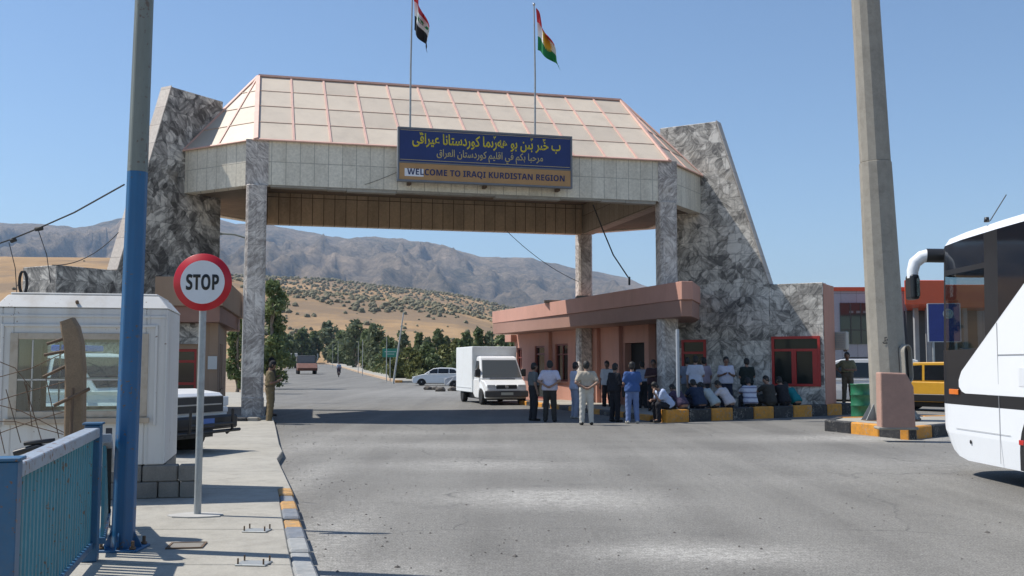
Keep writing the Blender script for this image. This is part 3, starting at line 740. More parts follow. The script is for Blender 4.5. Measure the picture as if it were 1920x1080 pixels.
# shop-front window with red frame in the right wall, and the one beside the column
for (t0, t1, z0, z1, kind) in ((2.48, 4.10, .95, 2.62, 0), (-.75, .15, 1.0, 2.55, 1)):
    mb = MB(); on_wall(mb, 1, t0, t1, z0, z1, .012, .05)
    win = mb.build('window', WGLS, gate)
    mb = MB(); f = .085
    on_wall(mb, 1, t0, t0 + f, z0, z1, .06, .05); on_wall(mb, 1, t1 - f, t1, z0, z1, .06, .05)
    on_wall(mb, 1, t0 + f, t1 - f, z0, z0 + f, .06, .05); on_wall(mb, 1, t0 + f, t1 - f, z1 - f, z1, .06, .05)
    on_wall(mb, 1, t0 + f, t1 - f, z1 - .5, z1 - .42, .058, .05)
    if kind == 0:
        on_wall(mb, 1, 3.15, 3.25, z0 + f, z1 - .5, .056, .05); on_wall(mb, 1, 3.25, 3.31, z0 + f, z1 - .5, .07, .05)
        on_wall(mb, 1, 3.85, 4.015, z0 + f, z1 - .5, .07, .05)
    mb.build('window_frame', REDF, win)

# ------------------------------------------------------------------ the sign on the gate
names = {}
import unicodedata
for cp in list(range(0xFB50, 0xFDFF)) + list(range(0xFE70, 0xFEFF)):
    d_ = unicodedata.decomposition(chr(cp)).split()
    if len(d_) == 2 and d_[0] in ('<isolated>', '<final>', '<initial>', '<medial>'):
        names.setdefault(int(d_[1], 16), {})[d_[0][1:-1]] = cp
names[0x649] = {'isolated': 0xFEEF, 'final': 0xFEF0, 'initial': 0xFBE8, 'medial': 0xFBE9}
names[0x6D5] = {'isolated': 0xFEE9, 'final': 0xFEEA}
def shape_arabic(t):
    dual = lambda c: 'initial' in names.get(ord(c), {}); joins = lambda c: 'final' in names.get(ord(c), {})
    src = t.replace('\u06ce', '\u0649'); out = []
    for i, c in enumerate(src):
        n = names.get(ord(c))
        if not n: out.append(c); continue
        pv = i > 0 and dual(src[i - 1]) and joins(c); nx = i + 1 < len(src) and dual(c) and joins(src[i + 1])
        k = 'medial' if pv and nx else 'final' if pv else 'initial' if nx else 'isolated'
        g = chr(n.get(k, n.get('isolated')))
        out.append(g + ('\u065a' if t[i] == '\u06ce' else ''))
    s = ''
    for g in out[::-1]: s += g
    return s
def bold_sans(t): return ''.join(chr(0x1D5D4 + ord(c) - 65) if c != ' ' else ' ' for c in t)
def text_mesh(name, body, width, height, mat_, parent, loc, rot, extrude=0.004, bold=0.02, ysc=None, shear=0, space=1.0):
    c = bpy.data.curves.new(name, 'FONT'); c.body = body; c.size = 1; c.align_x = 'CENTER'; c.offset = bold; c.extrude = 0.0; c.shear = shear; c.space_character = space
    o = bpy.data.objects.new(name, c); COL.objects.link(o)
    bpy.context.view_layer.update()
    me = bpy.data.meshes.new_from_object(o.evaluated_get(bpy.context.evaluated_depsgraph_get()))
    bpy.data.objects.remove(o); bpy.data.curves.remove(c)
    n = len(me.vertices); a = np.zeros(n * 3); me.vertices.foreach_get('co', a); a = a.reshape(-1, 3)
    mn, mx = a.min(0), a.max(0)
    a[:, 0] = (a[:, 0] - (mn[0] + mx[0]) / 2) * width / (mx[0] - mn[0])
    a[:, 1] = (a[:, 1] - (mn[1] + mx[1]) / 2) * height / (mx[1] - mn[1])
    me.vertices.foreach_set('co', a.ravel()); me.name = name
    bm = bmesh.new(); bm.from_mesh(me)
    r = bmesh.ops.extrude_face_region(bm, geom=bm.faces[:])
    bmesh.ops.translate(bm, vec=(0, 0, extrude), verts=[v for v in r['geom'] if isinstance(v, bmesh.types.BMVert)])
    bm.to_mesh(me); bm.free()
    me.materials.clear(); me.materials.append(mat_)
    t = bpy.data.objects.new(name, me); COL.objects.link(t); t.parent = parent
    t.location = loc; t.rotation_euler = rot
    return t
def u_at(px, v, z):
    return min((abs(960 + FPX * q.x / (q.y * _c + (z - CAMH) * _s) - px), u) for u in [i * .01 for i in range(1320)] for q in [gworld(u, v)])[1]
SU0, SU1 = u_at(745, -.42, 8), u_at(1072, -.42, 8)
_ya, _yb = gworld(SU0, -.42).y, gworld(SU1, -.42).y
SZ1 = (P(745, 241, _ya).z + P(1072, 254, _yb).z) / 2; SZ0 = (P(745, 345, _ya).z + P(1072, 349, _yb).z) / 2
sgn = empty('welcome_sign', gworld((SU0 + SU1) / 2, -.42, (SZ0 + SZ1) / 2), GA, 'wide blue and ochre welcome signboard on the front of the gate', 'sign')
hw, hh = (SU1 - SU0) / 2, (SZ1 - SZ0) / 2
SNAVY = plain('navy_sign_sheet', (0.012, 0.03, 0.135), 0.55, 0.12, 1.5); SOCH = plain('ochre_sign_sheet', (0.42, 0.24, 0.10), 0.6, 0.1, 1.5)
SYEL = plain('yellow_lettering', (0.62, 0.50, 0.03), 0.6, 0.1, 3); SPALE = plain('pale_gold_lettering', (0.50, 0.40, 0.17), 0.6, 0.1, 3); SDKB = plain('dark_blue_lettering', (0.015, 0.025, 0.10), 0.6, 0.1, 3)
mb = MB(); mb.bb(-hw, hw, -.06, .1, -hh, hh); mb.build('backboard', plain('sign_edge', (0.24, 0.25, 0.26), 0.5, 0.1, 3), sgn)
zs = -hh + .56
mb = MB(); mb.bb(-hw + .06, hw - .06, -.068, -.058, zs + .05, hh - .06); mb.build('blue_panel', SNAVY, sgn)
mb = MB(); mb.bb(-hw + .06, hw - .06, -.068, -.058, -hh + .06, zs); mb.build('ochre_panel', SOCH, sgn)
mb = MB()
for x0, x1, z0, z1 in ((-hw, hw, hh - .045, hh), (-hw, hw, -hh, -hh + .045), (-hw, -hw + .045, -hh + .045, hh - .045), (hw - .045, hw, -hh + .045, hh - .045), (-hw + .045, hw - .045, zs + .012, zs + .04)):
    mb.bb(x0, x1, -.085, -.055, z0, z1)
mb.build('frame', plain('sign_frame_paint', (0.16, 0.17, 0.19), 0.5, 0.15, 3), sgn)
mb = MB()
for x0, x1, z0, z1 in ((-hw + .08, hw - .08, zs + .10, zs + .115), (-hw + .08, hw - .08, hh - .095, hh - .083)): mb.bb(x0, x1, -.071, -.066, z0, z1)
mb.build('pinstripe', SPALE, sgn)
RX = (math.pi / 2, 0, 0)
text_mesh('kurdish_lettering', shape_arabic('ب خێر بێن بو هەرێما كوردستانا عیراقێ'), (SU1 - SU0) * .85, .47, SYEL, sgn, (0.03, -.0675, .47), RX, .005, .02)
text_mesh('arabic_lettering', shape_arabic('مرحبا بكم في اقليم كوردستان العراق'), (SU1 - SU0) * .61, .36, SPALE, sgn, (0.12, -.0675, .03), RX, .005, .012)
mb = MB(); mb.bb(-hw + .22, -hw + .80, -.073, -.066, -hh + .16, -hh + .40); mb.build('white_patch', plain('white_patch_paint', (0.72, 0.73, 0.76), 0.6, 0.05, 3), sgn)
text_mesh('english_lettering', bold_sans('WELCOME TO IRAQI KURDISTAN REGION'), (SU1 - SU0) * .90, .235, SDKB, sgn, (.02, -.0735, -hh + .285), RX, .005, 0.0)
for u in (-hw + .4, 0, hw - .4):
    mb = MB(); mb.bb(u - .05, u + .05, .1, .385, -hh - .06, -hh + .2); mb.build('bracket', RUST, sgn)

# flag poles and hanging flags
FPZ = {}
for px, py_t, ztop, flagkind in ((768, 240, 13.75, 'iraq'), (1002, 252, 13.15, 'kurd')):
    d = P(px, py_t, 31.5 if px < 900 else 32.4)
    # foot stands on the fascia top just behind the sign
    uu = None
    for i in range(2000):
        q = gworld(i * W / 2000, -.16)
        if 960 + FPX * q.x / (q.y * _c + (8.5 - CAMH) * _s) >= px: uu = i * W / 2000; break
    foot = gworld(uu, -.2, ZB + .35)
    fp = empty('flagpole', foot, 0, 'thin steel flagpole carrying the red, white and black flag' if px < 900 else 'thin steel flagpole carrying the red, white and green flag', 'flagpole', 'flagpoles on the gate')
    mb = MB(); mb.tube([(0, 0, 0), (0.01, 0, 3.5), (-.02 if px > 900 else .05, 0, ztop - foot.z)], [.035, .03, .022], 8); mb.build('pole', GALV, fp)
    mb = MB(); mb.lathe([(.02, 0), (.045, .03), (.045, .06), (.015, .1)], 10, M=Matrix.Translation((-.02 if px > 900 else .05, 0, ztop - foot.z))); mb.build('finial', STEEL, fp)
    for zc_ in (.2, .8):
        mb = MB(); mb.bb(-.09, .09, -.03, .19, zc_, zc_ + .08); mb.build('clamp', RUST, fp)
    # cloth: hoist edge runs down the pole, the fly hangs in folds
    HO, FL = (1.75, 2.3)
    nu, nv = 26, 22; vv = []; 
    top = foot.z + 0; ztp = (ztop - .08) if px > 900 else ztop - .35
    for i in range(nu + 1):
        for j in range(nv + 1):
            a = i / nu; b = j / nv                      # a: along the fly, b: down the hoist
            drop = a * (1.05 if px > 900 else 1.15)
            x = .04 + (.78 * a ** .85) * (0.35 + .85 * b if px > 900 else .45 + .35 * b) + .06 * math.sin(a * 9 + b * 2)
            x += .10 * a * math.sin(b * 5.0)
            y = -.04 + .17 * math.sin(a * 11 + b * 1.5) * (0.25 + a) * .9
            z = ztp - b * HO * .78 - drop * (0.9 - .25 * b) + .03 * math.sin(a * 13)
            vv.append((foot.x + x + (0 if px > 900 else .02), foot.y + y, z))
    m, nt, b_ = base(flagkind + '_flag_cloth')
    uvn = coords(nt, 'UV'); sp = nd(nt, 'ShaderNodeSeparateXYZ'); lk(nt, uvn, sp.inputs[0])
    third = (0.55, 0.03, 0.035), (0.78, 0.78, 0.76), ((0.015, 0.015, 0.016) if flagkind == 'iraq' else (0.012, 0.20, 0.06))
    cr = ramp(nt, sp.outputs[1], [(0.0, third[0]), (0.333, third[1]), (0.666, third[2])])
    nt.nodes[-1].color_ramp.interpolation = 'CONSTANT'
    if flagkind == 'kurd':       # golden sun disc with rays
        x_ = math_(nt, 'MULTIPLY', math_(nt, 'SUBTRACT', sp.outputs[0], .5), 1.4); y_ = math_(nt, 'SUBTRACT', sp.outputs[1], .5)
        rad = math_(nt, 'SQRT', math_(nt, 'ADD', math_(nt, 'MULTIPLY', x_, x_), math_(nt, 'MULTIPLY', y_, y_)))
        ang = math_(nt, 'ARCTAN2', y_, x_)
        ray = math_(nt, 'ADD', .17, math_(nt, 'MULTIPLY', math_(nt, 'ABSOLUTE', math_(nt, 'SINE', math_(nt, 'MULTIPLY', ang, 10.5))), .09))
        cr = mixc(nt, math_(nt, 'LESS_THAN', rad, ray), cr, (0.75, 0.45, 0.03))
    else:                        # green script band on the white stripe
        inx = math_(nt, 'LESS_THAN', math_(nt, 'ABSOLUTE', math_(nt, 'SUBTRACT', sp.outputs[0], .5)), .3)
        iny = math_(nt, 'LESS_THAN', math_(nt, 'ABSOLUTE', math_(nt, 'SUBTRACT', sp.outputs[1], .5)), .055)
        br_ = math_(nt, 'GREATER_THAN', noise(nt, uvn, 14, 2), .47)
        cr = mixc(nt, math_(nt, 'MULTIPLY', math_(nt, 'MULTIPLY', inx, iny), br_), cr, (0.02, 0.22, 0.07))
    lk(nt, cr, b_.inputs['Base Color']); b_.inputs['Roughness'].default_value = .8
    fo = raw_mesh('flag', vv, grid_faces(nu + 1, nv + 1), m)
    uvl = fo.data.uv_layers.new(name='uv')
    for p in fo.data.polygons:
        for li in p.loop_indices:
            k = fo.data.loops[li].vertex_index; uvl.data[li].uv = ((k // (nv + 1)) / nu, (k % (nv + 1)) / nv)
    md = fo.modifiers.new('cloth', 'SOLIDIFY'); md.thickness = .006
    tag(fo, 'limp red, white and black flag hanging from a thin pole' if px < 900 else 'limp red, white and green flag with a golden sun hanging from its pole', 'flag')

# ------------------------------------------------------------------ office on the right, guard house on the left
def canopy(parent, path, back, z0, zm, z1, inset=.09):
    """two-step parapet band along path; back = points closing the roof slab"""
    mb = MB(); mb.prism(path + back, zm + .002, z1, 0); mb.build('parapet', SALMB, parent, bevel=.01)
    cx = sum(p[0] for p in path + back) / len(path + back); cy = sum(p[1] for p in path + back) / len(path + back)
    def ins(p):
        d = Vector((cx - p[0], cy - p[1])).normalized() * inset; return (p[0] + d.x, p[1] + d.y)
    mb = MB(); mb.prism([ins(p) for p in path] + [ins(p) for p in back], z0, zm, 0); mb.build('eaves_band', BRNB, parent, bevel=.01)
def facade(parent, A, B, z0, z1, th, openings, wall_mat, frame_mat, pane_mat, name='wall'):
    """wall from A to B (outside on the left of A->B) with real openings: (s0,s1,zb,zt,kind)"""
    A, B = Vector(A), Vector(B); L = (B - A).length; t = (B - A) / L; n = Vector((-t.y, t.x))
    Mx = Matrix(((t.x, n.x, 0, A.x), (t.y, n.y, 0, A.y), (0, 0, 1, 0), (0, 0, 0, 1)))
    mb = MB(); s = 0.0; ops = sorted(openings)
    for (a, b, zb, zt, kind) in ops:
        if a > s: mb.bb(s, a, -th, 0, z0, z1, 0, Mx)
        if zb > z0: mb.bb(a, b, -th, 0, z0, zb, 0, Mx)
        if zt < z1: mb.bb(a, b, -th, 0, zt, z1, 0, Mx)
        s = b
    if s < L: mb.bb(s, L, -th, 0, z0, z1, 0, Mx)
    mb.build(name, wall_mat, parent)
    for (a, b, zb, zt, kind) in ops:
        if kind == 'hole': continue
        nm = 'door' if kind == 'door' else 'window'
        mb = MB(); mb.bb(a + .002, b - .002, -.14, -.12, zb + .002, zt - .002, 0, Mx); p = mb.build(nm, pane_mat, parent)
        f = .08; mb = MB()
        mb.bb(a, a + f, -.155, -.06, zb, zt, 0, Mx); mb.bb(b - f, b, -.155, -.06, zb, zt, 0, Mx)
        mb.bb(a + f, b - f, -.155, -.06, zt - f, zt, 0, Mx); mb.bb(a + f, b - f, -.155, -.06, zb, zb + f, 0, Mx)
        if kind == 'window':
            m_ = (a + b) / 2; mb.bb(m_ - .03, m_ + .03, -.15, -.07, zb + f, zt - f, 0, Mx); mb.bb(a + f, b - f, -.149, -.075, zt - .5, zt - .44, 0, Mx)
        else:
            mb.bb(a + f, b - f, -.149, -.075, zt - .42, zt - .34, 0, Mx); mb.bb(a + f, b - f, -.149, -.08, zb + .9, zb + .98, 0, Mx)
            mb.bb(b - f - .1, b - f - .07, -.07, -.03, zb + .95, zb + 1.15, 0, Mx)
        mb.build('frame', frame_mat, p)
        if kind == 'window':
            mb = MB(); mb.bb(a - .06, b + .06, .002, .07, zb - .07, zb - .005, 0, Mx); mb.build('sill', wall_mat, p)

OX = empty('office_building', (0, 0, 0), 0, 'salmon pink office with a brown-edged canopy behind the right gate columns', 'building')
cA, cB, cC = P(1278, 530, 31.6), P(1066, 561, 40.4), P(923, 584, 49.8)
cw = [(cC.x, cC.y), (cB.x, cB.y), (cA.x, cA.y), (cA.x + .35, cA.y + .05), (6.25, 33.9), (6.55, 36.4)]
canopy(OX, cw, [(cC.x + 9, cC.y + 3.6)], 3.16, 3.68, 4.25)
fA, fB = (5.0, 37.55), (0.12, 50.6)
LF = math.hypot(fA[0] - fB[0], fA[1] - fB[1])
facade(OX, fA, fB, 0.02, 3.155, .28, [(LF - b1, LF - a1, *r_) for a1, b1, *r_ in ((.35, 1.0, 1.0, 2.5, 'window'), (2.7, 3.9, .12, 2.55, 'door'), (5.15, 6.55, .95, 2.6, 'window'), (7.35, 8.9, .95, 2.6, 'window'), (12.0, 13.6, .15, 2.5, 'hole'))], SALM, MARF, WGLS)
mb = MB()
d_ = (Vector(fA) - Vector(fB)).normalized(); n_ = Vector((d_.y, -d_.x))
def fpt(s, o): 
    q = Vector(fB) + d_ * s + n_ * o; return (q.x, q.y)
for s in (4.55, 9.6, 11.6):
    mb = MB(); mb.prism([fpt(s - .22, .003), fpt(s + .22, .003), fpt(s + .22, .16), fpt(s - .22, .16)], .02, 3.15); mb.build('pilaster', SALM, OX, bevel=.01)
mb = MB()
mb.prism([fpt(11.7, -.36), fpt(13.9, -.36), fpt(13.9, -.30), fpt(11.7, -.30)], .02, 3.2); mb.build('hallway_shade_sheet', DARKI, OX)  # dark sheet behind the opening stands in for the hallway's shade
mb = MB(); mb.prism([fpt(-.02, -.02), fpt(.26, -.02), fpt(.26, -7), fpt(-.02, -7)], .02, 3.15); mb.build('end_wall', SALM, OX)
mb = MB(); mb.prism([fpt(-.55, .3), fpt(.3, .3), fpt(.3, -1.2), fpt(-.55, -1.2)], 2.80, 3.15); mb.build('end_canopy', SALMB, OX, bevel=.01)
mb = MB(); mb.prism([(4.98, 37.7), (6.6, 37.5), (6.65, 37.75), (5.0, 37.95)], .02, 3.15); mb.build('return_wall', BRNB, OX)
# flank behind the low marble wall
q0, q1 = gworld(*wall_pt(1, 4.24, 0, .02)[:2]), gworld(*wall_pt(1, 4.24, 0, 1.45)[:2])
q0.x += .02; dd = (q1 - q0).normalized(); nn = Vector((dd.y, -dd.x, 0))
mb = MB(); mb.prism([(q0.x, q0.y), (q0.x - nn.x * .3, q0.y - nn.y * .3), (q1.x - nn.x * .3, q1.y - nn.y * .3), (q1.x, q1.y)], 0.02, 4.36)
mb.build('flank_wall', SALM, OX, bevel=.01)
# roof clutter and a wall plate
mb = MB(); mb.bb(cB.x + .3, cB.x + .75, cB.y - .5, cB.y + .6, 4.255, 4.37); mb.bb(cB.x - .9, cB.x - .2, cB.y + 2, cB.y + 2.5, 4.255, 4.35); mb.build('roof_rubble', BLOCK, OX)
tag(MB().tube([P(1180, 528, 35.2) + Vector((0, 0, -.12)), P(1180, 519, 35.2)], .04, 6).build('vent_stub', BLACKP, OX))
# air conditioner on the flank wall
ac = empty('air_conditioner', (11.15, 35.35, 2.18), R(-32), 'boxy outdoor air conditioner unit on the pink wall beside the red framed window', 'air conditioner')
mb = MB(); mb.bb(-.42, .42, -.17, .17, .0, .62); mb.build('casing', plain('ac_casing', (0.45, 0.44, 0.40), .5, .1, 3), ac, bevel=.02)
mb = MB()
for i in range(9): mb.bb(-.36, .36, -.19, -.172, .06 + i * .06, .085 + i * .06)
mb.build('grille', GALV, ac)
for x in (-.36, .30):
    mb = MB(); mb.bb(x, x + .06, -.15, .16, -.06, -.002); mb.build('bracket', RUST, ac)

LX = empty('guard_house', (0, 0, 0), 0, 'tan guard house with flat canopy beside the marble wall behind the stop sign', 'building')
lA, lB = P(419, 519, 30.7), P(457, 553, 39.5)
TAN = plain('tan_plaster', (0.40, 0.275, 0.19), 0.8, 0.08, 1.2, dirt=(0.3, 0.2, 0.14), dirt_amt=.3, streak=True)
lw_ = [(lB.x, lB.y), (lB.x - 6, lB.y - 1.5), (lA.x - 3.2, lA.y + .2), (lA.x, lA.y)]
mb = MB(); mb.prism(lw_, 3.44, 4.33); mb.build('parapet', TAN, LX, bevel=.01)
mb = MB(); mb.prism([(lB.x - .1, lB.y - .1), (lB.x - 5.9, lB.y - 1.4), (lA.x - 3.1, lA.y + .3), (lA.x - .12, lA.y + .12)], 2.95, 3.438); mb.build('eaves_band', BRNB, LX, bevel=.01)
wA, wB = (-9.05, 31.55), (-10.75, 38.6)
facade(LX, wB, wA, .12, 2.95, .25, [(3.75, 4.35, .9, 2.35, 'window'), (5.05, 5.65, .9, 2.35, 'window')], TAN, MARF, WGLS)
# front wall with the marble lintel and the red door
facade(LX, (-9.06, 31.55), (-11.9, 31.3), .12, 2.95, .25, [(.62, 1.5, .15, 2.15, 'door')], TAN, REDF, DGLS, 'front_wall')
mb = MB(); mb.prism([(-11.7, 31.19), (-9.5, 31.38), (-9.5, 31.42), (-11.7, 31.23)], 2.3, 2.93); mb.build('marble_lintel', MARB, LX)
mb = MB(); q = P(394, 680, 31.2); mb.bb(q.x - .14, q.x + .14, 31.43, 31.45, q.z - .2, q.z + .2); tag(mb.build('paper_notice', plain('paper', (.7, .7, .68), .8, .05, 3)), 'white paper notice stuck on the guard house wall beside the door', 'notice')

# ------------------------------------------------------------------ the white cabin on its block footing
BR = R(12.5)
booth = empty('guard_booth', (-4.04, 12.0, .50), BR, 'white panelled guard booth with a wide window standing on grey blocks', 'booth')
bw, bd, bh = 1.87, 1.45, 1.96
x0, x1, z0, z1 = -1.66, -.23, .585, 1.49        # window opening in the front face
mb = MB(); T = .06
for fy0, fy1 in ((0, T), (bd - T, bd)):
    mb.bb(-bw + .09, x0, fy0, fy1, 0, bh - .15); mb.bb(x1, -.0, fy0, fy1, 0, bh - .15) if fy0 == 0 else mb.bb(x1, -.09, fy0, fy1, 0, bh - .15)
    mb.bb(x0, x1, fy0, fy1, 0, z0); mb.bb(x0, x1, fy0, fy1, z1, bh - .15)
mb.bb(-T, 0, T + .002, bd, 0, bh - .15); mb.bb(-bw + .03, -bw + .09, 0, bd, 0, bh - .15)
mb.build('body', BOOTHW, booth, bevel=.012)
mb = MB()       # chamfered roof edge and the roof
a = .11
v = [(-bw, -.012, bh - .148), (.012, -.012, bh - .148), (.012, bd, bh - .148), (-bw, bd, bh - .148), (-bw + a, a, bh), (-a, a, bh), (-a, bd - a, bh), (-bw + a, bd - a, bh)]
mb.add(v, [(0, 3, 2, 1), (4, 5, 6, 7), (0, 1, 5, 4), (1, 2, 6, 5), (2, 3, 7, 6), (3, 0, 4, 7)])
rf = mb.build('roof', BOOTHW, booth, bevel=.006)
mb = MB(); mb.bb(-bw + a + .02, -a - .02, a + .02, bd - a - .02, bh + .002, bh + .03); mb.build('roof_cap', BOOTHW, rf, bevel=.008)
mb = MB(); mb.lathe([(.02, 0), (.02, .03), (.012, .04)], 8, M=Matrix.Translation((-1.0, .03, bh - .09)) @ Matrix.Rotation(R(60), 4, 'X')); mb.build('roof_bolt', RUST, rf)
mb = MB()       # stepped surround pressed into the panel
for k, (o, pr) in enumerate(((.24, .012), (.13, .022))):
    for (u0, u1, w0, w1) in ((x0 - o, x0 - o + .03, z0 - o, z1 + o), (x1 + o - .03, x1 + o, z0 - o, z1 + o), (x0 - o + .03, x1 + o - .03, z1 + o - .03, z1 + o)):
        mb.bb(u0, min(u1, -.012), -pr, -.001, w0, min(w1, bh - .17))
mb.build('panel_moulding', BOOTHW, booth, bevel=.006)
mb = MB(); mb.bb(-.012, .004, -.010, .012, .02, bh - .16); mb.bb(-.20, -.19, -.008, -.001, .0, bh - .16); mb.build('corner_trim', BOOTHW, booth)
for fy, s in ((-.02, 1), (bd - .01, -1)):
    mb = MB(); f = .055
    mb.bb(x0 - .03, x0 + f, fy, fy + .05, z0 - .03, z1 + .03); mb.bb(x1 - f, x1 + .03, fy, fy + .05, z0 - .03, z1 + .03)
    mb.bb(x0 + f, x1 - f, fy, fy + .05, z0 - .03, z0 + f * .8); mb.bb(x0 + f, x1 - f, fy, fy + .05, z1 - f * .8, z1 + .03)
    wf = mb.build('window_frame', plain('aged_cream_frame', (0.46, 0.40, 0.32), .6, .15, 4, dirt=(.3, .2, .12), dirt_amt=.5), booth, bevel=.005)
    mb = MB(); mb.bb(x0 + f, x1 - f, fy + .02, fy + .028, z0 + f * .8, z1 - f * .8); mb.build('pane', CGLS, wf)
    mb = MB(); zz = (z0 + z1) / 2 - .06
    for (u0, u1, w0, w1) in ((x0 + f, x1 - f, zz, zz + .018), (x0 + .2, x0 + .215, z0 + .05, z1 - .05), (x1 - .2, x1 - .18, z0 + .05, z1 - .05)): mb.bb(u0, u1, fy + .01, fy + .04, w0, w1)
    mb.build('glazing_bar', STEEL, wf)
mb = MB(); mb.bb(x0 - .06, x1 + .06, -.06, -.022, z0 - .10, z0 - .035); mb.build('window_sill', plain('aged_cream_sill', (0.44, 0.36, 0.27), .6, .15, 4), booth, bevel=.006)
mb = MB(); mb.bb(-bw + .1, -.07, .07, bd - .07, .002, .03); mb.build('floor', plain('booth_floor', (.2, .18, .15), .8, .1, 3), booth)
# footing of loose concrete blocks: each block is its own thing
k = 0
for row in range(2):
    x = -2.05 + (.0 if row == 0 else .22)
    while x < .22:
        ln = .40 if x + .4 < .30 else .24
        mb = MB(); mb.bb(0, ln - .012, 0, .2, 0, .186)
        b_ = mb.build('concrete_block', BLOCK, bevel=.012)
        M_ = Matrix.Translation((-4.04, 12.0, 0)) @ Matrix.Rotation(BR, 4, 'Z') @ Matrix.Translation((x, -.06 + .012 * ((k * 7) % 3), .12 + row * .19)) @ Matrix.Rotation(R(((k * 5) % 3 - 1) * 1.2), 4, 'Z')
        b_.matrix_world = M_
        tag(b_, 'grey block in the %s course under the white booth, %s from the rear fence end' % (('bottom', 'top')[row], ('first', 'second', 'third', 'fourth', 'fifth', 'sixth', 'seventh')[int(round((x + 2.05) / .4))]), 'concrete block', 'concrete blocks under the booth')
        x += ln; k += 1
mb = MB(); mb.bb(-1.9, .0, .2, 1.4, -.38, -.002); mb.build('footing_slab', BLOCK, booth)

# ------------------------------------------------------------------ rusty post, broken wire mesh, blue railing
pp = P(142, 700, 9.4); 
post = empty('fence_post', (pp.x, 9.4, .12), R(10), 'old bent concrete fence post with iron stubs in front of the booth', 'fence post')
mb = MB(); hz = P(140, 600, 9.4).z - .12
mb.tube([(0.015, 0, 0), (.012, 0, .9), (0.0, 0, 1.5), (-.02, 0, hz - .22), (-.055, 0, hz - .08), (-.085, 0, hz)], [.118, .115, .112, .11, .106, .085], 4, smooth=False); mb.build('shaft', WOODP, post, bevel=.015)
mb = MB()
for z, r_, l in ((1.78, 20, .16), (1.66, 12, .18), (1.52, 28, .18)):
    mb.tube([(-.08, -.05, z), (-.08 - l, -.07, z - l * math.tan(R(r_)))], .014, 6)
mb.tube([(-.14, -.16, 1.17), (.16, -.16, 1.32)], .016, 6); mb.tube([(.01, -.15, .75), (.015, -.15, 1.33)], .014, 6)
mb.build('iron_stub', RUST, post)
mesh_ = empty('wire_fence', (P(60, 800, 9.6).x, 9.6, .12), R(8), 'torn rusty wire grid fence sagging in front of the white booth', 'fence')
mb = MB(); rr = random.Random(3)
def wpt(px, py, y=9.6): 
    q = P(px, py, y); return (q.x - mesh_.location.x, (y - 9.6), q.z - .12)
for a in (((-60, 725), (60, 690), (120, 660)), ((-60, 770), (50, 735), (122, 715)), ((-60, 835), (60, 790), (125, 770)), ((-50, 790), (30, 790), (116, 815)), ((-40, 660), (30, 690), (60, 730)), ((-60, 742), (40, 770), (118, 812))):
    mb.tube([wpt(*q) for q in a], .0045, 5)
for a in (((14, 730), (40, 830)), ((46, 715), (78, 830)), ((84, 705), (108, 822)), ((-10, 745), (12, 850)), ((50, 720), (60, 800))):
    mb.tube([wpt(*q) for q in a], .0045, 5)
mb.build('wire', RUST, mesh_)
mb = MB(); mb.tube([wpt(36, 832, 9.3), wpt(90, 826, 9.3), wpt(88, 840, 9.3)], .02, 6); mb.tube([wpt(18, 850, 9.3), wpt(60, 838, 9.3), wpt(100, 845, 9.3)], .03, 6); mb.build('loose_bar', BLACKP, mesh_)

def railing(label, A, B, h0, h1, posts, name='railing'):
    A, B = Vector(A), Vector(B); L = (B - A).length; ang = math.atan2(B.y - A.y, B.x - A.x)
    r = empty(name, (A.x, A.y, PZ), ang, label, 'railing', 'blue railings beside the pavement')
    H = lambda s: h0 + (h1 - h0) * s / L
    mb = MB(); mb.extr([(0.045, -.055, H(0) - .075), (L - .06, -.055, H(L) - .075), (L - .06, -.055, H(L)), (0.045, -.055, H(0))], (0, .11, 0)); mb.build('top_rail', RAILG, r, bevel=.006)
    mb = MB(); mb.extr([(0.05, -.03, .10), (L - .05, -.03, .10), (L - .05, -.03, .155), (0.05, -.03, .155)], (0, .06, 0)); mb.build('bottom_rail', RAILB, r, bevel=.005)
    n = int(L / .105)
    for i in range(n):
        s = .10 + i * (L - .2) / max(1, n - 1)
        mb = MB(); mb.bb(s - .022, s + .022, -.012, .012, .156, H(s) - .077); mb.build('baluster', RAILT, r)
    for s in posts:
        mb = MB(); mb.bb(s - .06, s + .06, -.06, .06, .002, H(s) + .02); p = mb.build('post', RAILB, r, bevel=.006)
        mb = MB(); mb.bb(s - .075, s + .075, -.075, .075, H(s) + .022, H(s) + .04); mb.build('post_cap', RAILB, p, bevel=.004)
    return r
pA = G(168, 1052, PZ); dr = Vector((-.245, .97)).normalized()
p0 = (pA.x - dr.x * 3.0, pA.y - dr.y * 3.0)
railing('long straight blue railing with teal balusters along the pavement', p0, (pA.x, pA.y), 1.02, 1.04, (.06, 3.0))
p2 = G(196, 985, PZ)
r2 = railing('short blue railing piece slumped behind the corner post by the blue pole', (pA.x + .04, pA.y + .12), (p2.x + .01, p2.y + .05), .98, .58, ())
mb = MB(); LL = math.hypot(p2.x - pA.x - .03, p2.y - pA.y - .07); mb.tube([(LL - .05, 0, .01), (.10, -.03, 1.0)], .035, 4, smooth=False); mb.build('leaning_bar', BLACKP, r2)

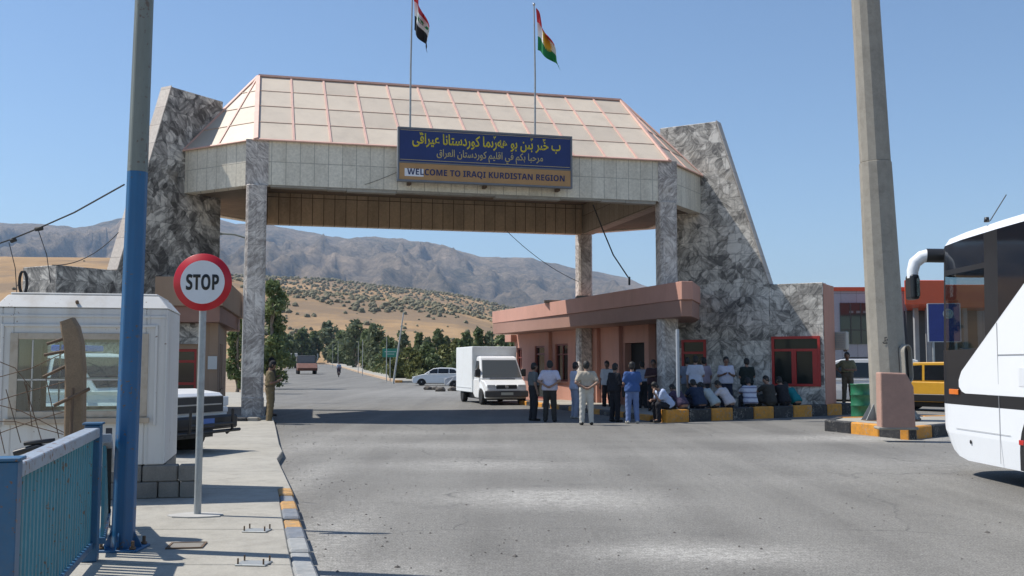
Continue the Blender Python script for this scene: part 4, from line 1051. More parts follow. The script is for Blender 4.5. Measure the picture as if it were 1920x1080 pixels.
# ------------------------------------------------------------------ blue lamp post, stop sign, plates on the pavement
bp = G(230, 1030, PZ)
lp = empty('lamp_post', (bp.x, bp.y, PZ), 0, 'tall octagonal lamp post painted blue below and grey above, beside the railing', 'lamp post')
lean = .0115
def lpx(z): return (lean * z, 0, z)
zsplit = P(248, 323, bp.y).z - PZ
MR = Matrix.Rotation(R(9), 4, 'Z')
mb = MB(); mb.tube([lpx(.02), lpx(zsplit)], [.098, .087], 8, smooth=False); mb.build('lower_shaft', BLUEP, lp, bevel=.008)
mb = MB(); mb.tube([lpx(zsplit + .001), lpx(8.5)], [.087, .062], 8, smooth=False); mb.build('upper_shaft', GREYP, lp, bevel=.008)
mb = MB(); mb.bb(-.17, .17, -.17, .17, .0, .022); fl = mb.build('base_plate', BLUEP, lp, bevel=.004)
mb = MB()
for a in range(4):
    x, y = .13 * (1 if a % 2 else -1), .13 * (1 if a // 2 else -1); mb.tube([(x, y, .02), (x, y, .09)], .014, 6); mb.lathe([(.026, .022), (.026, .042)], 6, M=Matrix.Translation((x, y, 0)))
mb.build('anchor_bolt', RUST, fl)
for a in range(4):
    c_, s_ = math.cos(a * math.pi / 2), math.sin(a * math.pi / 2)
    mb = MB(); mb.extr([(c_ * .095 - s_ * .006, s_ * .095 + c_ * .006, .022), (c_ * .165 - s_ * .006, s_ * .165 + c_ * .006, .022), (c_ * .095 - s_ * .006, s_ * .095 + c_ * .006, .15)], (s_ * .012, -c_ * .012, 0)); mb.build('gusset', BLUEP, fl)

mb = MB(); mb.tube([lpx(8.5), (.2, 0, 9.0), (1.2, -.1, 9.3)], [.06, .05, .04], 8); arm = mb.build('arm', GREYP, lp)
mb = MB(); mb.box((1.5, -.1, 9.3), (.7, .22, .12)); mb.build('lamp_head', GREYP, arm, bevel=.03)

ss = G(368, 967, PZ); st = empty('stop_sign', (ss.x, ss.y, PZ), R(4), 'round white stop sign with a red rim on a thin steel pole', 'sign')
zc = P(380, 529, ss.y).z - PZ; xc = P(380, 529, ss.y).x - ss.x
mb = MB(); mb.tube([(0, .048, 0), (xc, .048, zc + .27)], .036, 14); mb.build('pole', GALV, st)
MD = Matrix.Translation((xc, 0, zc)) @ Matrix.Rotation(R(90), 4, 'X')
rd = .295
mb = MB(); mb.lathe([(rd, -.012), (rd + .004, -.004), (rd, .004)], 48, M=MD); disc = mb.build('sign_disc', plain('red_sign_sheet', (.48, .008, .02), .35, .06, 3), st)
mb = MB(); mb.lathe([(rd * .765, .0045), (rd * .765, .0075)], 48, M=MD, smooth=False); mb.build('white_face', plain('white_sign_sheet', (.66, .68, .70), .4, .04, 3), disc)
text_mesh('lettering', bold_sans('STOP'), .335, .165, plain('black_lettering', (.012, .014, .014), .5, .1, 3), disc, (xc, -.0078, zc), (math.pi / 2, 0, 0), .003, 0.012)
for z_ in (zc - .16, zc + .12):
    mb = MB(); mb.bb(xc - .05, xc + .05, .005, .07, z_, z_ + .04); mb.build('clamp', GALV, st)
mb = MB(); n = 18; rr = random.Random(8)
mb.prism([((.30 + rr.uniform(-.05, .05)) * math.cos(i * 2 * math.pi / n), (.17 + rr.uniform(-.03, .03)) * math.sin(i * 2 * math.pi / n)) for i in range(n)], -.01, .014)
mb.build('cement_collar', plain('pale_cement', (.42, .41, .385), .9, .1, 8), st)
for px, py, lab, wd in ((476, 1058, 'steel bolt plate on the pavement, nearest the end of the worn kerb', .24), (482, 996, 'steel bolt plate on the pavement, just before the stop sign slab', .23)):
    q = G(px, py, PZ); bpz = empty('bolt_plate', (q.x, q.y, PZ + .001), R(-6), lab, 'bolt plate', 'bolt plates set in the pavement')
    mb = MB(); mb.bb(-wd / 2, wd / 2, -.09, .09, 0, .012); mb.build('plate', GALV, bpz, bevel=.003)
    for sx in (-1, 1):
        for sy in (-1, 1):
            mb = MB(); mb.tube([(sx * wd * .42, sy * .07, .012), (sx * wd * .42, sy * .07, .055)], .007, 6); mb.build('bolt', RUST, bpz)
q = G(350, 1024, PZ); dp = empty('drain_cover', (q.x, q.y, PZ + .001), R(8), 'flat worn drain cover in the pavement beside the blue lamp post', 'drain cover')
mb = MB(); mb.bb(-.13, .13, -.12, .12, 0, .008); mb.build('cover', BLOCK, dp, bevel=.003)
mb = MB(); mb.bb(-.15, -.132, -.14, .14, 0, .012); mb.bb(.132, .15, -.14, .14, 0, .012); mb.bb(-.13, .13, -.14, -.122, 0, .012); mb.bb(-.13, .13, .122, .14, 0, .012); mb.build('rim', RUST, dp)

# ------------------------------------------------------------------ concrete mast on the island
mq = G(1676, 789, .262); mast = empty('floodlight_mast', (mq.x, mq.y + .2, .262), 0, 'huge tapering concrete mast rising from the black and yellow kerbed island', 'mast')
mast.rotation_euler = (0, R(-1.9), 0)
mb = MB(); prof = [(.475, 0.03), (.45, 2.2), (.425, 4.6), (.40, 6.6)]
mb.lathe(prof, 12, smooth=False); shaft = mb.build('shaft', CONC, mast, bevel=.012)
mb = MB(); mb.lathe([(.382, 6.605), (.36, 9.5), (.325, 15)], 12, smooth=False); mb.build('upper_shaft', CONC, mast, bevel=.012)
mb = MB(); mb.lathe([(.72, 0.001), (.72, .035)], 12, smooth=False); bpl = mb.build('base_plate', RUST, mast)
for i in range(12):
    a = i * math.pi / 6 + .26; ca_, sa_ = math.cos(a), math.sin(a)
    mb = MB(); mb.extr([(ca_ * .46 - sa_ * .012, sa_ * .46 + ca_ * .012, .036), (ca_ * .71 - sa_ * .012, sa_ * .71 + ca_ * .012, .036), (ca_ * .47 - sa_ * .012, sa_ * .47 + ca_ * .012, .44)], (sa_ * .024, -ca_ * .024, 0)); mb.build('gusset', GALV, mast)
# oval hand hole with a rim on the right front side of the shaft
aa = R(-52); Mh = Matrix.Rotation(aa, 4, 'Z') @ Matrix.Translation((.452, 0, 1.42)) @ Matrix.Rotation(R(90), 4, 'Z') @ Matrix.Rotation(R(90), 4, 'X')
def oval(rx, rz_, n=28): return [(rx * math.cos(2 * math.pi * i / n), (rz_ if math.sin(2 * math.pi * i / n) > 0 else rz_) * math.sin(2 * math.pi * i / n), 0) for i in range(n)]
def stad(rx, L_, n=12): return [(rx * math.cos(math.pi * i / n), L_ + rx * math.sin(math.pi * i / n), 0) for i in range(n + 1)] + [(-rx * math.cos(math.pi * i / n), -L_ - rx * math.sin(math.pi * i / n), 0) for i in range(n + 1)]
mb = MB(); o_, i_ = stad(.18, .30), stad(.145, .30); n = len(o_)
vs = o_ + i_ + [(x, y, .14) for x, y, z in o_] + [(x, y, .14) for x, y, z in i_]
fs = []
for i in range(n):
    j = (i + 1) % n; fs += [(2 * n + i, 2 * n + j, 3 * n + j, 3 * n + i), (i, j, 2 * n + j, 2 * n + i), (n + j, n + i, 3 * n + i, 3 * n + j)]
mb.add(vs, fs, 0, False, Mh); hr = mb.build('hatch_rim', CONC, mast)
mb = MB(); mb.extr(stad(.144, .30), (0, 0, .03), 0, Mh @ Matrix.Translation((0, 0, .01))); mb.build('hatch_shade_plate', DARKI, hr)  # near-black plate inside the rim stands in for the hole's shade
mb = MB()
for (dx, dz, sx, sz) in ((0, .0, .06, .02), (.0, .05, .02, .10), (.05, .03, .03, .025), (-.05, -.03, .03, .02), (.0, -.05, .10, .03), (.03, .09, .03, .03)): mb.box((dx, 0, dz), (sx, .004, sz))
sten = mb.build('stencil_mark', plain('faded_black_paint', (.05, .05, .05), .8, .3, 10), mast); sten.location = P(1648, 638, mq.y - .2) - mast.location + Vector((-.02, .0, 0)); 
aq = math.atan2(-.43, -.18); sten.location = (.452 * math.cos(R(-113)), .452 * math.sin(R(-113)), 2.0); sten.rotation_euler = (0, 0, R(-23))
# pink rendered plinth box in front of it
bq = G(1684, 806, .262); eb = empty('rendered_box', (bq.x, bq.y, .262), R(-7), 'pinkish rendered masonry box at the foot of the concrete mast', 'masonry box')
mb = MB(); mb.extr([(-.36, -.05, 0), (.36, -.05, 0), (.34, -.05, .92), (.19, -.05, 1.22), (-.35, -.05, 1.24)], (0, .45, 0)); mb.build('body', plain('pink_render', (.42, .255, .20), .9, .12, 2.5, .4, 25, dirt=(.3, .2, .16), dirt_amt=.4), eb, bevel=.03, seg=2)
mb = MB(); mb.bb(-.42, .42, -.06, .42, .0, .06); mb.build('footing', CONC, eb, bevel=.02)
# oil drum
dq = G(1620, 782, .262); dr_ = empty('oil_drum', (dq.x, dq.y + .25, .262), 0, 'dented dark green oil drum on the traffic island beside the mast', 'drum')
GRN = plain('green_drum_paint', (.016, .14, .065), .4, .2, 4, dirt=(.02, .06, .035), dirt_amt=.5)
mb = MB(); r_ = .25
mb.lathe([(r_ * .96, 0), (r_ + .012, .012), (r_, .03), (r_, .28), (r_ + .018, .30), (r_, .32), (r_, .57), (r_ + .018, .59), (r_, .61), (r_, .85), (r_ + .014, .865), (r_ + .012, .885), (r_ - .02, .885), (r_ - .022, .86)], 36); mb.build('body', GRN, dr_)
mb = MB(); mb.lathe([(r_ - .024, .852), (r_ - .024, .862)], 30); mb.build('lid', GRN, dr_)

# ------------------------------------------------------------------ the coach on the right
coach = empty('coach', (8.0, 10.4, 0), 0, 'large white coach with tinted windows and drooping mirror arm, passing the island', 'bus')
LV = [.27, .62, 1.06, 1.23, 1.885, 3.04, 3.12, 3.55, 3.67, 3.735, 3.77]
ST = [(4.4, 1.15), (4.5, 1.27), (7.0, 1.275), (9.6, 1.275), (12.2, 1.275), (14.17, 1.275), (14.58, 1.275), (15.3, 1.275), (15.6, 1.275), (15.78, 1.274), (15.9, 1.272), (16.02, 1.26), (16.14, 1.22), (16.24, 1.14), (16.31, 1.02), (16.36, .85), (16.39, .5), (16.4, .0)]
def bsec(Y, hw):
    zb = float(np.interp(Y, [4.4, 15.3, 15.6, 15.8, 15.95, 16.1, 16.4], [.27, .245, .29, .38, .52, .66, .74]))
    k = float(np.interp(Y, [4.4, 14.0, 15.3, 15.9, 16.2, 16.4], [1, 1, .96, .9, .76, .62]))
    fwd = 0.0
    out = []
    for i, z in enumerate(LV):
        if i == 0: z = zb
        elif i == 1: z = max(z, zb + .08)
        elif z > 3.12: z = 3.12 + (z - 3.12) * k
        h = hw - (.03 if i == 0 else 0) - (.035 * max(0, z - 1.9) / 1.7)
        if i == 8: h = hw - .11
        if i == 9: h = hw - .38
        if i == 10: h = 0.0
        h = max(h, 0.0)
        rake = -.10 * max(0, z - 1.3) * max(0.0, (Y - 15.9) / .5)   # windscreen leans back
        out.append((h, Y - 10.4 + rake, z))
    return out
secs = [bsec(*s) for s in ST]
body, dark, clear, clear2, screen = MB(), MB(), MB(), MB(), MB()
for a in range(len(ST) - 1):
    Y0, Y1 = ST[a][0], ST[a + 1][0]; ym = (Y0 + Y1) / 2
    for i in range(len(LV) - 1):
        for sd in (-1, 1):
            q = [secs[a][i], secs[a + 1][i], secs[a + 1][i + 1], secs[a][i + 1]]
            q = [(x * sd, y, z) for x, y, z in q]
            if sd > 0: q = q[::-1]
            q = [q[0], q[1], q[2], q[3]]
            tgt, mi = body, 0
            if i == 2: mi = 1
            elif i == 3: mi = 1 if ym > 14.58 else 0
            elif i in (4, 5, 6):
                if ym > 15.92:
                    if i == 4 and ym > 16.03: tgt = screen
                    elif i == 6 and ym > 16.03: tgt = dark
                    else: mi = 1
                elif ym > 14.58:
                    if i == 4: tgt = clear if sd < 0 else clear2
                    elif i == 5: mi = 1
                    else: tgt = dark
                elif ym > 14.17: mi = 1
                elif 4.5 < ym: tgt = dark
            tgt.add(q, [(0, 1, 2, 3)], mi, i > 6 or ym > 15.9)
body.add([(h * s, y, z) for s in (-1, 1) for (h, y, z) in secs[0]], [tuple(range(11)) + tuple(range(21, 10, -1))], 0)
und = [s[0] for s in secs]
for a in range(len(und) - 1):
    (h0, y0, z0), (h1, y1, z1) = und[a], und[a + 1]
    body.add([(-h0, y0, z0), (h0, y0, z0), (h1, y1, z1), (-h1, y1, z1)], [(0, 1, 2, 3)], 1)
BLK = plain('black_coach_trim', (.014, .015, .018), .3, .15, 3)
bo = body.build('body', [BUSW, BLK], coach)
dark.build('tinted_window', darkglass('tinted_coach_glass', (.010, .012, .018), .05, .22), coach)
cg2 = glass('coach_glass', (.55, .62, .64), .01, .02, .10)
clear.build('driver_window', cg2, coach); clear2.build('door_window', cg2, coach); screen.build('windscreen', cg2, coach)
def sidepanel(m, poly, off=.004, th=.004, mi=0):
    m.extr([(-(1.275 - .035 * max(0, z - 1.9) / 1.7) - off, y - 10.4, z) for y, z in poly], (-th, 0, 0), mi)
mb = MB(); sidepanel(mb, [(15.36, 1.26), (15.46, 1.33), (15.46, 1.43), (15.36, 1.56), (14.3, 2.2), (13.4, 2.74), (12.5, 3.2), (11.6, 3.58), (9.2, 3.58), (9.2, 1.235), (15.25, 1.235)])
mb.build('swoosh_panel', BUSW, bo)
SEAMG = plain('seam_grey', (.3, .31, .32), .5, .05, 3)
for (a, b, c, d) in ((14.2, 14.212, .3, 2.24), (10.0, 14.2, 1.79, 1.80), (9.0, 9.01, .3, 1.06), (8.0, 8.01, .3, 1.06), (13.9, 15.6, .70, .706)):
    mb = MB(); sidepanel(mb, [(a, c), (b, c), (b, d), (a, d)], .009, .002); mb.build('panel_seam', SEAMG, bo)
mb = MB(); sidepanel(mb, [(13.32, 1.37), (13.62, 1.37), (13.62, 1.62), (13.32, 1.62)], .009, .003); mb.build('side_hatch', plain('hatch_white', (.74, .76, .78), .3, .03, 3), bo, bevel=.002)
mb = MB(); sidepanel(mb, [(15.47, 1.21), (15.78, 1.21), (15.78, 1.29), (15.47, 1.29)], .004, .02); mb.build('marker_lamp', LAMPO, coach, bevel=.005)
mb = MB(); sidepanel(mb, [(13.45, .60), (13.66, .60), (13.66, .665), (13.45, .665)], .004, .02); mb.build('marker_lamp', LAMPR, coach, bevel=.005)
mb = MB(); sidepanel(mb, [(15.13 + .03 * math.cos(i * .524), .53 + .03 * math.sin(i * .524)) for i in range(12)], .003, .004); mb.build('tow_plug', BLACKP, coach)
for yy in (13.05, 6.6):
    for sx in (-1, 1):
        mb = MB(); ap = [(sx * 1.28, yy - 10.4 + .62 * math.cos(math.pi * i / 14), .5 + .62 * math.sin(math.pi * i / 14)) for i in range(15)]
        ap = [(sx * 1.28, yy - 10.4 + .62, .262)] + ap + [(sx * 1.28, yy - 10.4 - .62, .262)]
        mb.extr(ap, (-sx * .004, 0, 0)); mb.build('wheel_arch', BLACKP, coach)
        MW = Matrix.Translation((sx * 1.16, yy - 10.4, .5)) @ Matrix.Rotation(R(90) * sx, 4, 'Y')
        mb = MB(); mb.lathe([(.28, -.14), (.47, -.14), (.5, -.08), (.5, .10), (.46, .16), (.28, .15)], 28, M=MW); wl = mb.build('wheel', RUBB, coach)
        mb = MB(); mb.lathe([(.27, .09), (.26, .13), (.12, .10), (.10, .16), (.02, .16)], 24, M=MW); mb.build('rim', STEEL, wl)
mb = MB(); mb.bb(-1.2, 1.2, -5.8, 5.45, 1.0, 1.05); mb.bb(-1.2, 1.2, -5.7, 3.8, 1.05, 3.5); mb.build('saloon', DARKI, coach)
mb = MB(); mb.extr([(-1.1, 5.05, 1.05), (-1.1, 5.72, 1.05), (-1.1, 5.72, 1.72), (-1.1, 5.5, 1.92), (-1.1, 5.15, 1.86)], (2.2, 0, 0)); mb.build('dashboard', BLACKP, coach, bevel=.03)
mb = MB(); ring = [(.24 * math.cos(2 * math.pi * i / 24), .24 * math.sin(2 * math.pi * i / 24), 0) for i in range(25)]
MS = Matrix.Translation((-.62, 4.92, 2.06)) @ Matrix.Rotation(R(28), 4, 'X')
mb.tube(ring, .018, 6, M=MS, cap=False); mb.tube([(0, 0, -.05), (0, 0, -.4)], .03, 6, M=MS); mb.tube([(-.23, 0, 0), (.23, 0, 0)], .015, 6, M=MS); mb.build('steering_wheel', plain('grey_plastic', (.10, .10, .10), .4, .1, 4), coach)
mb = MB(); mb.bb(-.9, -.38, 4.0, 4.5, 1.5, 1.68); mb.bb(-.9, -.38, 3.9, 4.05, 1.69, 2.35); mb.bb(-.8, -.5, 4.1, 4.4, 1.05, 1.5); mb.build('driver_seat', plain('seat_cloth', (.05, .05, .07), .9, .2, 6), coach, bevel=.04, seg=2)
mir = [P(1800, 480, 16.25), P(1745, 478, 16.35), P(1728, 482, 16.4), P(1715, 493, 16.42), P(1711, 508, 16.42), P(1711, 522, 16.42)]
o_ = coach.location
mb = MB(); mb.tube([p - o_ for p in mir[1:]], [.105, .103, .10, .092, .085], 12); ma = mb.build('mirror_arm', BUSW, coach)
mb = MB(); mb.tube([mir[0] - o_, P(1737, 479, 16.365) - o_], .113, 12); mb.build('arm_sleeve', BLACKP, ma)
mb = MB(); a, b = P(1703, 515, 16.42) - o_, P(1721, 562, 16.42) - o_
mb.bb(a.x, b.x, a.y - .12, a.y + .16, b.z, a.z); mh = mb.build('mirror_housing', BLK, coach, bevel=.045, seg=3)
mb = MB(); mb.bb(a.x + .085, b.x - .01, a.y - .13, a.y - .121, b.z + .05, a.z - .07); gm_, gn_, gb_ = base('mirror_glass'); gb_.inputs['Metallic'].default_value = 1; gb_.inputs['Roughness'].default_value = .05; gb_.inputs['Base Color'].default_value = (.6, .62, .62, 1)
mb.build('mirror_glass', gm_, mh)
mb = MB(); q = P(1850, 410, 14.6) - o_; mb.tube([q + Vector((.05, 0, -.03)), P(1887, 365, 14.6) - o_], .008, 5); mb.lathe([(.04, -.05), (.03, .02)], 8, M=Matrix.Translation(q)); mb.build('antenna', BLACKP, coach)

# ------------------------------------------------------------------ vehicle kit (local: forward +Y, right +X)
def arc(cy, r, n=9, z=0.0):      # wheel arch walked from front to rear along the sill
    return [(cy + r * math.cos(math.pi * i / n), z + r * math.sin(math.pi * i / n)) for i in range(n + 1)]
def shell(m, prof, hw, mi=0, M=None):
    n = len(prof); L = [(-hw(y, z), y, z) for y, z in prof]; Rr = [(hw(y, z), y, z) for y, z in prof]
    ar = sum(prof[i][0] * prof[(i + 1) % n][1] - prof[(i + 1) % n][0] * prof[i][1] for i in range(n))
    f = [list(range(n)), list(range(n, 2 * n))[::-1]] if ar < 0 else [list(range(n))[::-1], list(range(n, 2 * n))]
    for i in range(n):
        j = (i + 1) % n; q = (i, n + i, n + j, j)
        f.append(q if ar < 0 else q[::-1])
    m.add(L + Rr, f, mi, False, M)
def sidepan(m, poly, hw, side, off=.004, th=.006, mi=0):
    q = [(side * (hw(y, z) + off), y, z) for y, z in poly]; m.extr(q, (side * th, 0, 0), mi)
def cross(m, p0, p1, hw, ins=.05, off=.006, th=.006, mi=0):
    (ya, za), (yb, zb) = p0, p1; n = Vector((0, zb - za, -(yb - ya))).normalized()
    if n.z < 0 and abs(n.z) > abs(n.y): n = -n
    a, b = hw(ya, za) - ins, hw(yb, zb) - ins; o = n * off
    m.extr([Vector((-a, ya, za)) + o, Vector((a, ya, za)) + o, Vector((b, yb, zb)) + o, Vector((-b, yb, zb)) + o], n * th, mi)
def wheel(par, x, y, r, wd=.2, rim=STEEL):
    s = 1 if x > 0 else -1; MW = Matrix.Translation((x, y, r)) @ Matrix.Rotation(R(90) * s, 4, 'Y')
    mb = MB(); mb.lathe([(r * .6, -wd / 2), (r * .93, -wd / 2), (r, -wd * .3), (r, wd * .3), (r * .93, wd / 2), (r * .6, wd / 2 - .01)], 24, M=MW); t = mb.build('wheel', RUBB, par)
    mb = MB(); mb.lathe([(r * .62, wd * .3), (r * .58, wd * .42), (r * .25, wd * .3), (r * .2, wd * .45), (.01, wd * .45)], 20, M=MW); mb.build('rim', rim, t)
def car(label, cat, loc, rz, paint, prof, green, hwb, hwg, wheels, sidewins, ws, rw, r=.31, group=None, bev=.04, name='car'):
    c = empty(name, loc, rz, label, cat, group)
    mb = MB(); shell(mb, prof, hwb); mb.build('body', paint, c, bevel=bev, seg=2)
    mb = MB(); shell(mb, green, hwg); cab = mb.build('cabin', paint, c, bevel=bev * .8, seg=2)
    for sd in (-1, 1):
        for poly in sidewins:
            mb = MB(); sidepan(mb, poly, hwg, sd); mb.build('side_window', DGLS, cab)
    mb = MB(); cross(mb, ws[0], ws[1], hwg, .07); mb.build('windscreen', DGLS, cab)
    if rw:
        mb = MB(); cross(mb, rw[0], rw[1], hwg, .1); mb.build('rear_window', DGLS, cab)
    for y in wheels:
        for sx in (-1, 1):
            wheel(c, sx * (hwb(y, .4) - .12), y, r)
    mb = MB(); y0, y1 = min(p[0] for p in prof), max(p[0] for p in prof); mb.bb(-hwb(0, .3) + .22, hwb(0, .3) - .22, y0 + .3, y1 - .3, .16, .55); mb.build('underbody', BLACKP, c)
    return c
def lamps(c, y, z, x, sz, mat_, name, n=2):
    for sx in (-1, 1):
        mb = MB(); mb.box((sx * x, y, z), sz); mb.build(name, mat_, c, bevel=.015)
def hatch(label, loc, rz, paint):
    hb = lambda y, z: .84 - .10 * max(0, (y - 1.55) / .55) ** 2 - .08 * max(0, (-y - 1.7) / .4) - .03 * abs(z - .6)
    hg = lambda y, z: .80 - .22 * max(0, z - .9) / .55 - .03 * abs(y) * .3
    prof = [(-2.02, .32)] + [(-2.07, .6), (-2.0, .95), (-1.6, .99), (.75, .97), (1.3, .90), (1.85, .76), (2.06, .60), (2.08, .30), (1.95, .2)] + [(q[0], q[1] + .2) for q in arc(1.30, .37)] + [(q[0], q[1] + .2) for q in arc(-1.28, .37)] + [(-1.9, .22)]
    green = [(-1.95, .94), (-1.62, 1.36), (-1.1, 1.45), (-.2, 1.47), (.35, 1.40), (1.12, .93)]
    wins = [[(.95, .97), (.38, 1.34), (.0, 1.38), (.0, .98)], [(-.05, .98), (-.05, 1.38), (-.9, 1.38), (-.9, .99)], [(-.96, 1.0), (-.96, 1.37), (-1.35, 1.32), (-1.7, 1.02)]]
    c = car(label, 'car', loc, rz, paint, prof, green, hb, hg, (1.30, -1.28), wins, ((1.06, .99), (.42, 1.38)), ((-1.9, 1.02), (-1.65, 1.34)))
    lamps(c, 1.98, .68, .58, (.3, .16, .14), LAMPC, 'headlight'); lamps(c, -2.02, .78, .66, (.2, .1, .28), LAMPR, 'tail_light')
    mb = MB(); mb.bb(-.55, .55, 2.0, 2.095, .33, .46); mb.build('grille', BLACKP, c, bevel=.01)
    mb = MB(); mb.bb(-.92, -.78, .62, .78, .95, 1.08); mb.bb(.78, .92, .62, .78, .95, 1.08); mb.build('mirror', paint, c, bevel=.03)
    mb = MB(); mb.bb(-.26, .26, 2.09, 2.10, .5, .6); mb.build('number_plate', plain('plate_white', (.6, .6, .58), .5, .1, 5), c)
    return c
q = G(778, 722); hatch('white hatchback parked side-on by the bushes near the box van', (q.x + 2.05, 84.5, 0), R(92), WHITE)
q = P(838, 715, 74); hatch('grey hatchback half hidden behind the white box van', (q.x + 2.0, 74, 0), R(78), plain('silver_paint', (.42, .43, .45), .35, .05, 2))

# white box van
van = empty('box_van', (-.92, 45.4, 0), R(195), 'white box van with square cargo body parked before the pink office', 'van')
vb = lambda y, z: .96 - .10 * max(0, (y - 1.9) / .8) - .02 * abs(z - .7)
vg = lambda y, z: .93 - .13 * max(0, z - 1.1) / .95
prof = [(.6, .42), (.6, 1.05), (1.75, 1.08), (2.35, .98), (2.66, .80), (2.74, .62), (2.74, .34), (2.5, .26)] + [(p[0], p[1] + .26) for p in arc(1.98, .40)] + [(.9, .27)]
mb = MB(); shell(mb, prof, vb); mb.build('body', WHITE, van, bevel=.045, seg=2)
mb = MB(); shell(mb, [(.6, 1.03), (.6, 2.03), (1.0, 2.05), (1.28, 1.98), (1.95, 1.06)], vg); cab = mb.build('cab', WHITE, van, bevel=.05, seg=2)
mb = MB(); cross(mb, (1.90, 1.13), (1.36, 1.87), vg, .08); mb.build('windscreen', darkglass('screen_glass', (.09, .098, .098), .08), cab)  # grey base colour stands in for the reflection on the screen
for sd in (-1, 1):
    mb = MB(); sidepan(mb, [(.72, 1.16), (1.72, 1.14), (1.22, 1.83), (.72, 1.86)], vg, sd); mb.build('side_window', DGLS, cab)
    mb = MB(); mb.bb(sd * 1.0 - .11, sd * 1.0 + .11, 1.62, 1.74, 1.18, 1.50); mb.build('mirror', BLACKP, cab, bevel=.03)
mb = MB(); mb.bb(-1.0, 1.0, -2.75, .585, .48, 2.47); cargo = mb.build('cargo_box', plain('cargo_box_panel', (.76, .79, .80), .45, .03, 1.2, dirt=(.6, .6, .57), dirt_amt=.3), van, bevel=.02)
mb = MB(); mb.bb(-1.014, -1.002, -2.6, .4, .66, .69); mb.bb(-1.014, -1.002, -1.2, -.35, .8, .82); mb.bb(-1.014, -1.002, -1.2, -.35, 1.6, 1.62); mb.bb(-1.014, -1.002, -1.2, -1.18, .82, 1.6); mb.bb(-1.014, -1.002, -.37, -.35, .82, 1.6); mb.bb(1.002, 1.014, -2.6, .4, .66, .69); mb.build('side_door', plain('cargo_trim', (.62, .64, .65), .4, .05, 3), cargo)
mb = MB(); mb.bb(-.93, .93, 2.60, 2.79, .33, .60); mb.build('bumper', plain('grey_bumper', (.075, .075, .078), .6, .15, 4), van, bevel=.05, seg=2)
mb = MB(); mb.bb(-.45, .45, 2.63, 2.735, .66, .84); mb.build('grille', BLACKP, van, bevel=.03)
mb = MB(); mb.lathe([(.075, 0), (.075, .012), (.06, .012), (.06, .004), (.01, .004)], 20, M=Matrix.Translation((0, 2.737, .76)) @ Matrix.Rotation(R(-90), 4, 'X')); mb.build('badge', STEEL, van)
lamps(van, 2.60, .76, .66, (.34, .18, .18), LAMPC, 'headlight')
mb = MB(); mb.bb(-.26, .26, 2.795, 2.803, .42, .53); mb.build('number_plate', plain('plate_pale', (.42, .45, .42), .5, .1, 5), van)
mb = MB(); mb.bb(-.55, .55, 1.955, 1.985, 1.055, 1.09); mb.build('wiper_cowl', BLACKP, cab)
for y in (1.98, -1.7):
    for sx in (-1, 1): wheel(van, sx * .84, y, .34, .22, plain('steel_wheel_grey', (.25, .25, .25), .5, .1, 6))
mb = MB(); mb.bb(-.7, .7, -2.6, 2.3, .2, .46); mb.build('chassis', BLACKP, van)

# police pickup behind the booth
fx, fy = .94, -.34
pk = empty('police_pickup', (-5.45 - fx * 2.75, 18.05 - fy * 2.75, .02), math.atan2(-fx, fy), 'white police pickup with a blue roof light parked behind the guard booth', 'pickup')
ub = lambda y, z: .96 - .09 * max(0, (y - 2.0) / .75) - .02 * abs(z - .8)
ug = lambda y, z: .90 - .16 * max(0, z - 1.15) / .7
prof = [(-2.75, .55), (-2.75, 1.12), (-.75, 1.14), (-.74, 1.16), (.9, 1.18), (1.9, 1.20), (2.5, 1.13), (2.66, 1.0), (2.68, .55)] + [(p[0], p[1] + .48) for p in arc(1.78, .46)] + [(p[0], p[1] + .48) for p in arc(-1.65, .46)]
mb = MB(); shell(mb, prof, ub); mb.build('body', WHITE, pk, bevel=.05, seg=2)
mb = MB(); shell(mb, [(-.78, 1.12), (-.62, 1.80), (.1, 1.86), (.55, 1.82), (1.25, 1.17)], ug); cab = mb.build('cab', WHITE, pk, bevel=.04, seg=2)
for sd in (-1, 1):
    for poly in ([(.2, 1.22), (1.0, 1.22), (.52, 1.74), (.2, 1.76)], [(-.62, 1.22), (.1, 1.22), (.1, 1.76), (-.5, 1.74)]):
        mb = MB(); sidepan(mb, poly, ug, sd); mb.build('side_window', DGLS, cab)
    mb = MB(); mb.bb(sd * 1.05 - .1, sd * 1.05 + .1, .95, 1.05, 1.2, 1.42); mb.build('mirror', BLACKP, cab, bevel=.02)
    mb = MB(); sidepan(mb, [(-2.7, .78), (2.4, .78), (2.4, .98), (-2.7, .98)], ub, sd, .003, .004); mb.build('side_stripe', plain('police_blue', (.03, .06, .2), .4, .1, 3), pk)
mb = MB(); cross(mb, (1.18, 1.24), (.62, 1.77), ug, .07); mb.build('windscreen', DGLS, cab)
mb = MB(); mb.bb(-.55, .55, -.12, .12, 1.885, 2.0); mb.build('light_bar', plain('blue_beacon', (.02, .09, .42), .25, .1, 3), cab, bevel=.03, seg=2)
mb = MB(); mb.bb(-.72, .72, 2.655, 2.70, .79, 1.085); gr_ = mb.build('grille', BLACKP, pk, bevel=.01)
mb = MB(); mb.bb(-.64, .64, 2.70, 2.72, .925, .948); mb.bb(-.70, .70, 2.70, 2.712, 1.072, 1.085); mb.bb(-.70, .70, 2.70, 2.712, .79, .80); mb.build('chrome_bar', STEEL, gr_)
lamps(pk, 2.60, .98, .78, (.26, .16, .17), LAMPC, 'headlight'); lamps(pk, 2.60, .82, .78, (.24, .16, .10), LAMPC, 'fog_lamp')
mb = MB(); mb.bb(-.95, .95, 2.62, 2.86, .50, .74); mb.build('bumper', BLACKP, pk, bevel=.03)
mb = MB(); mb.bb(-.23, .23, 2.865, 2.872, .56, .70); mb.build('number_plate', plain('plate_blue', (.10, .19, .48), .5, .15, 12), pk)
mb = MB()
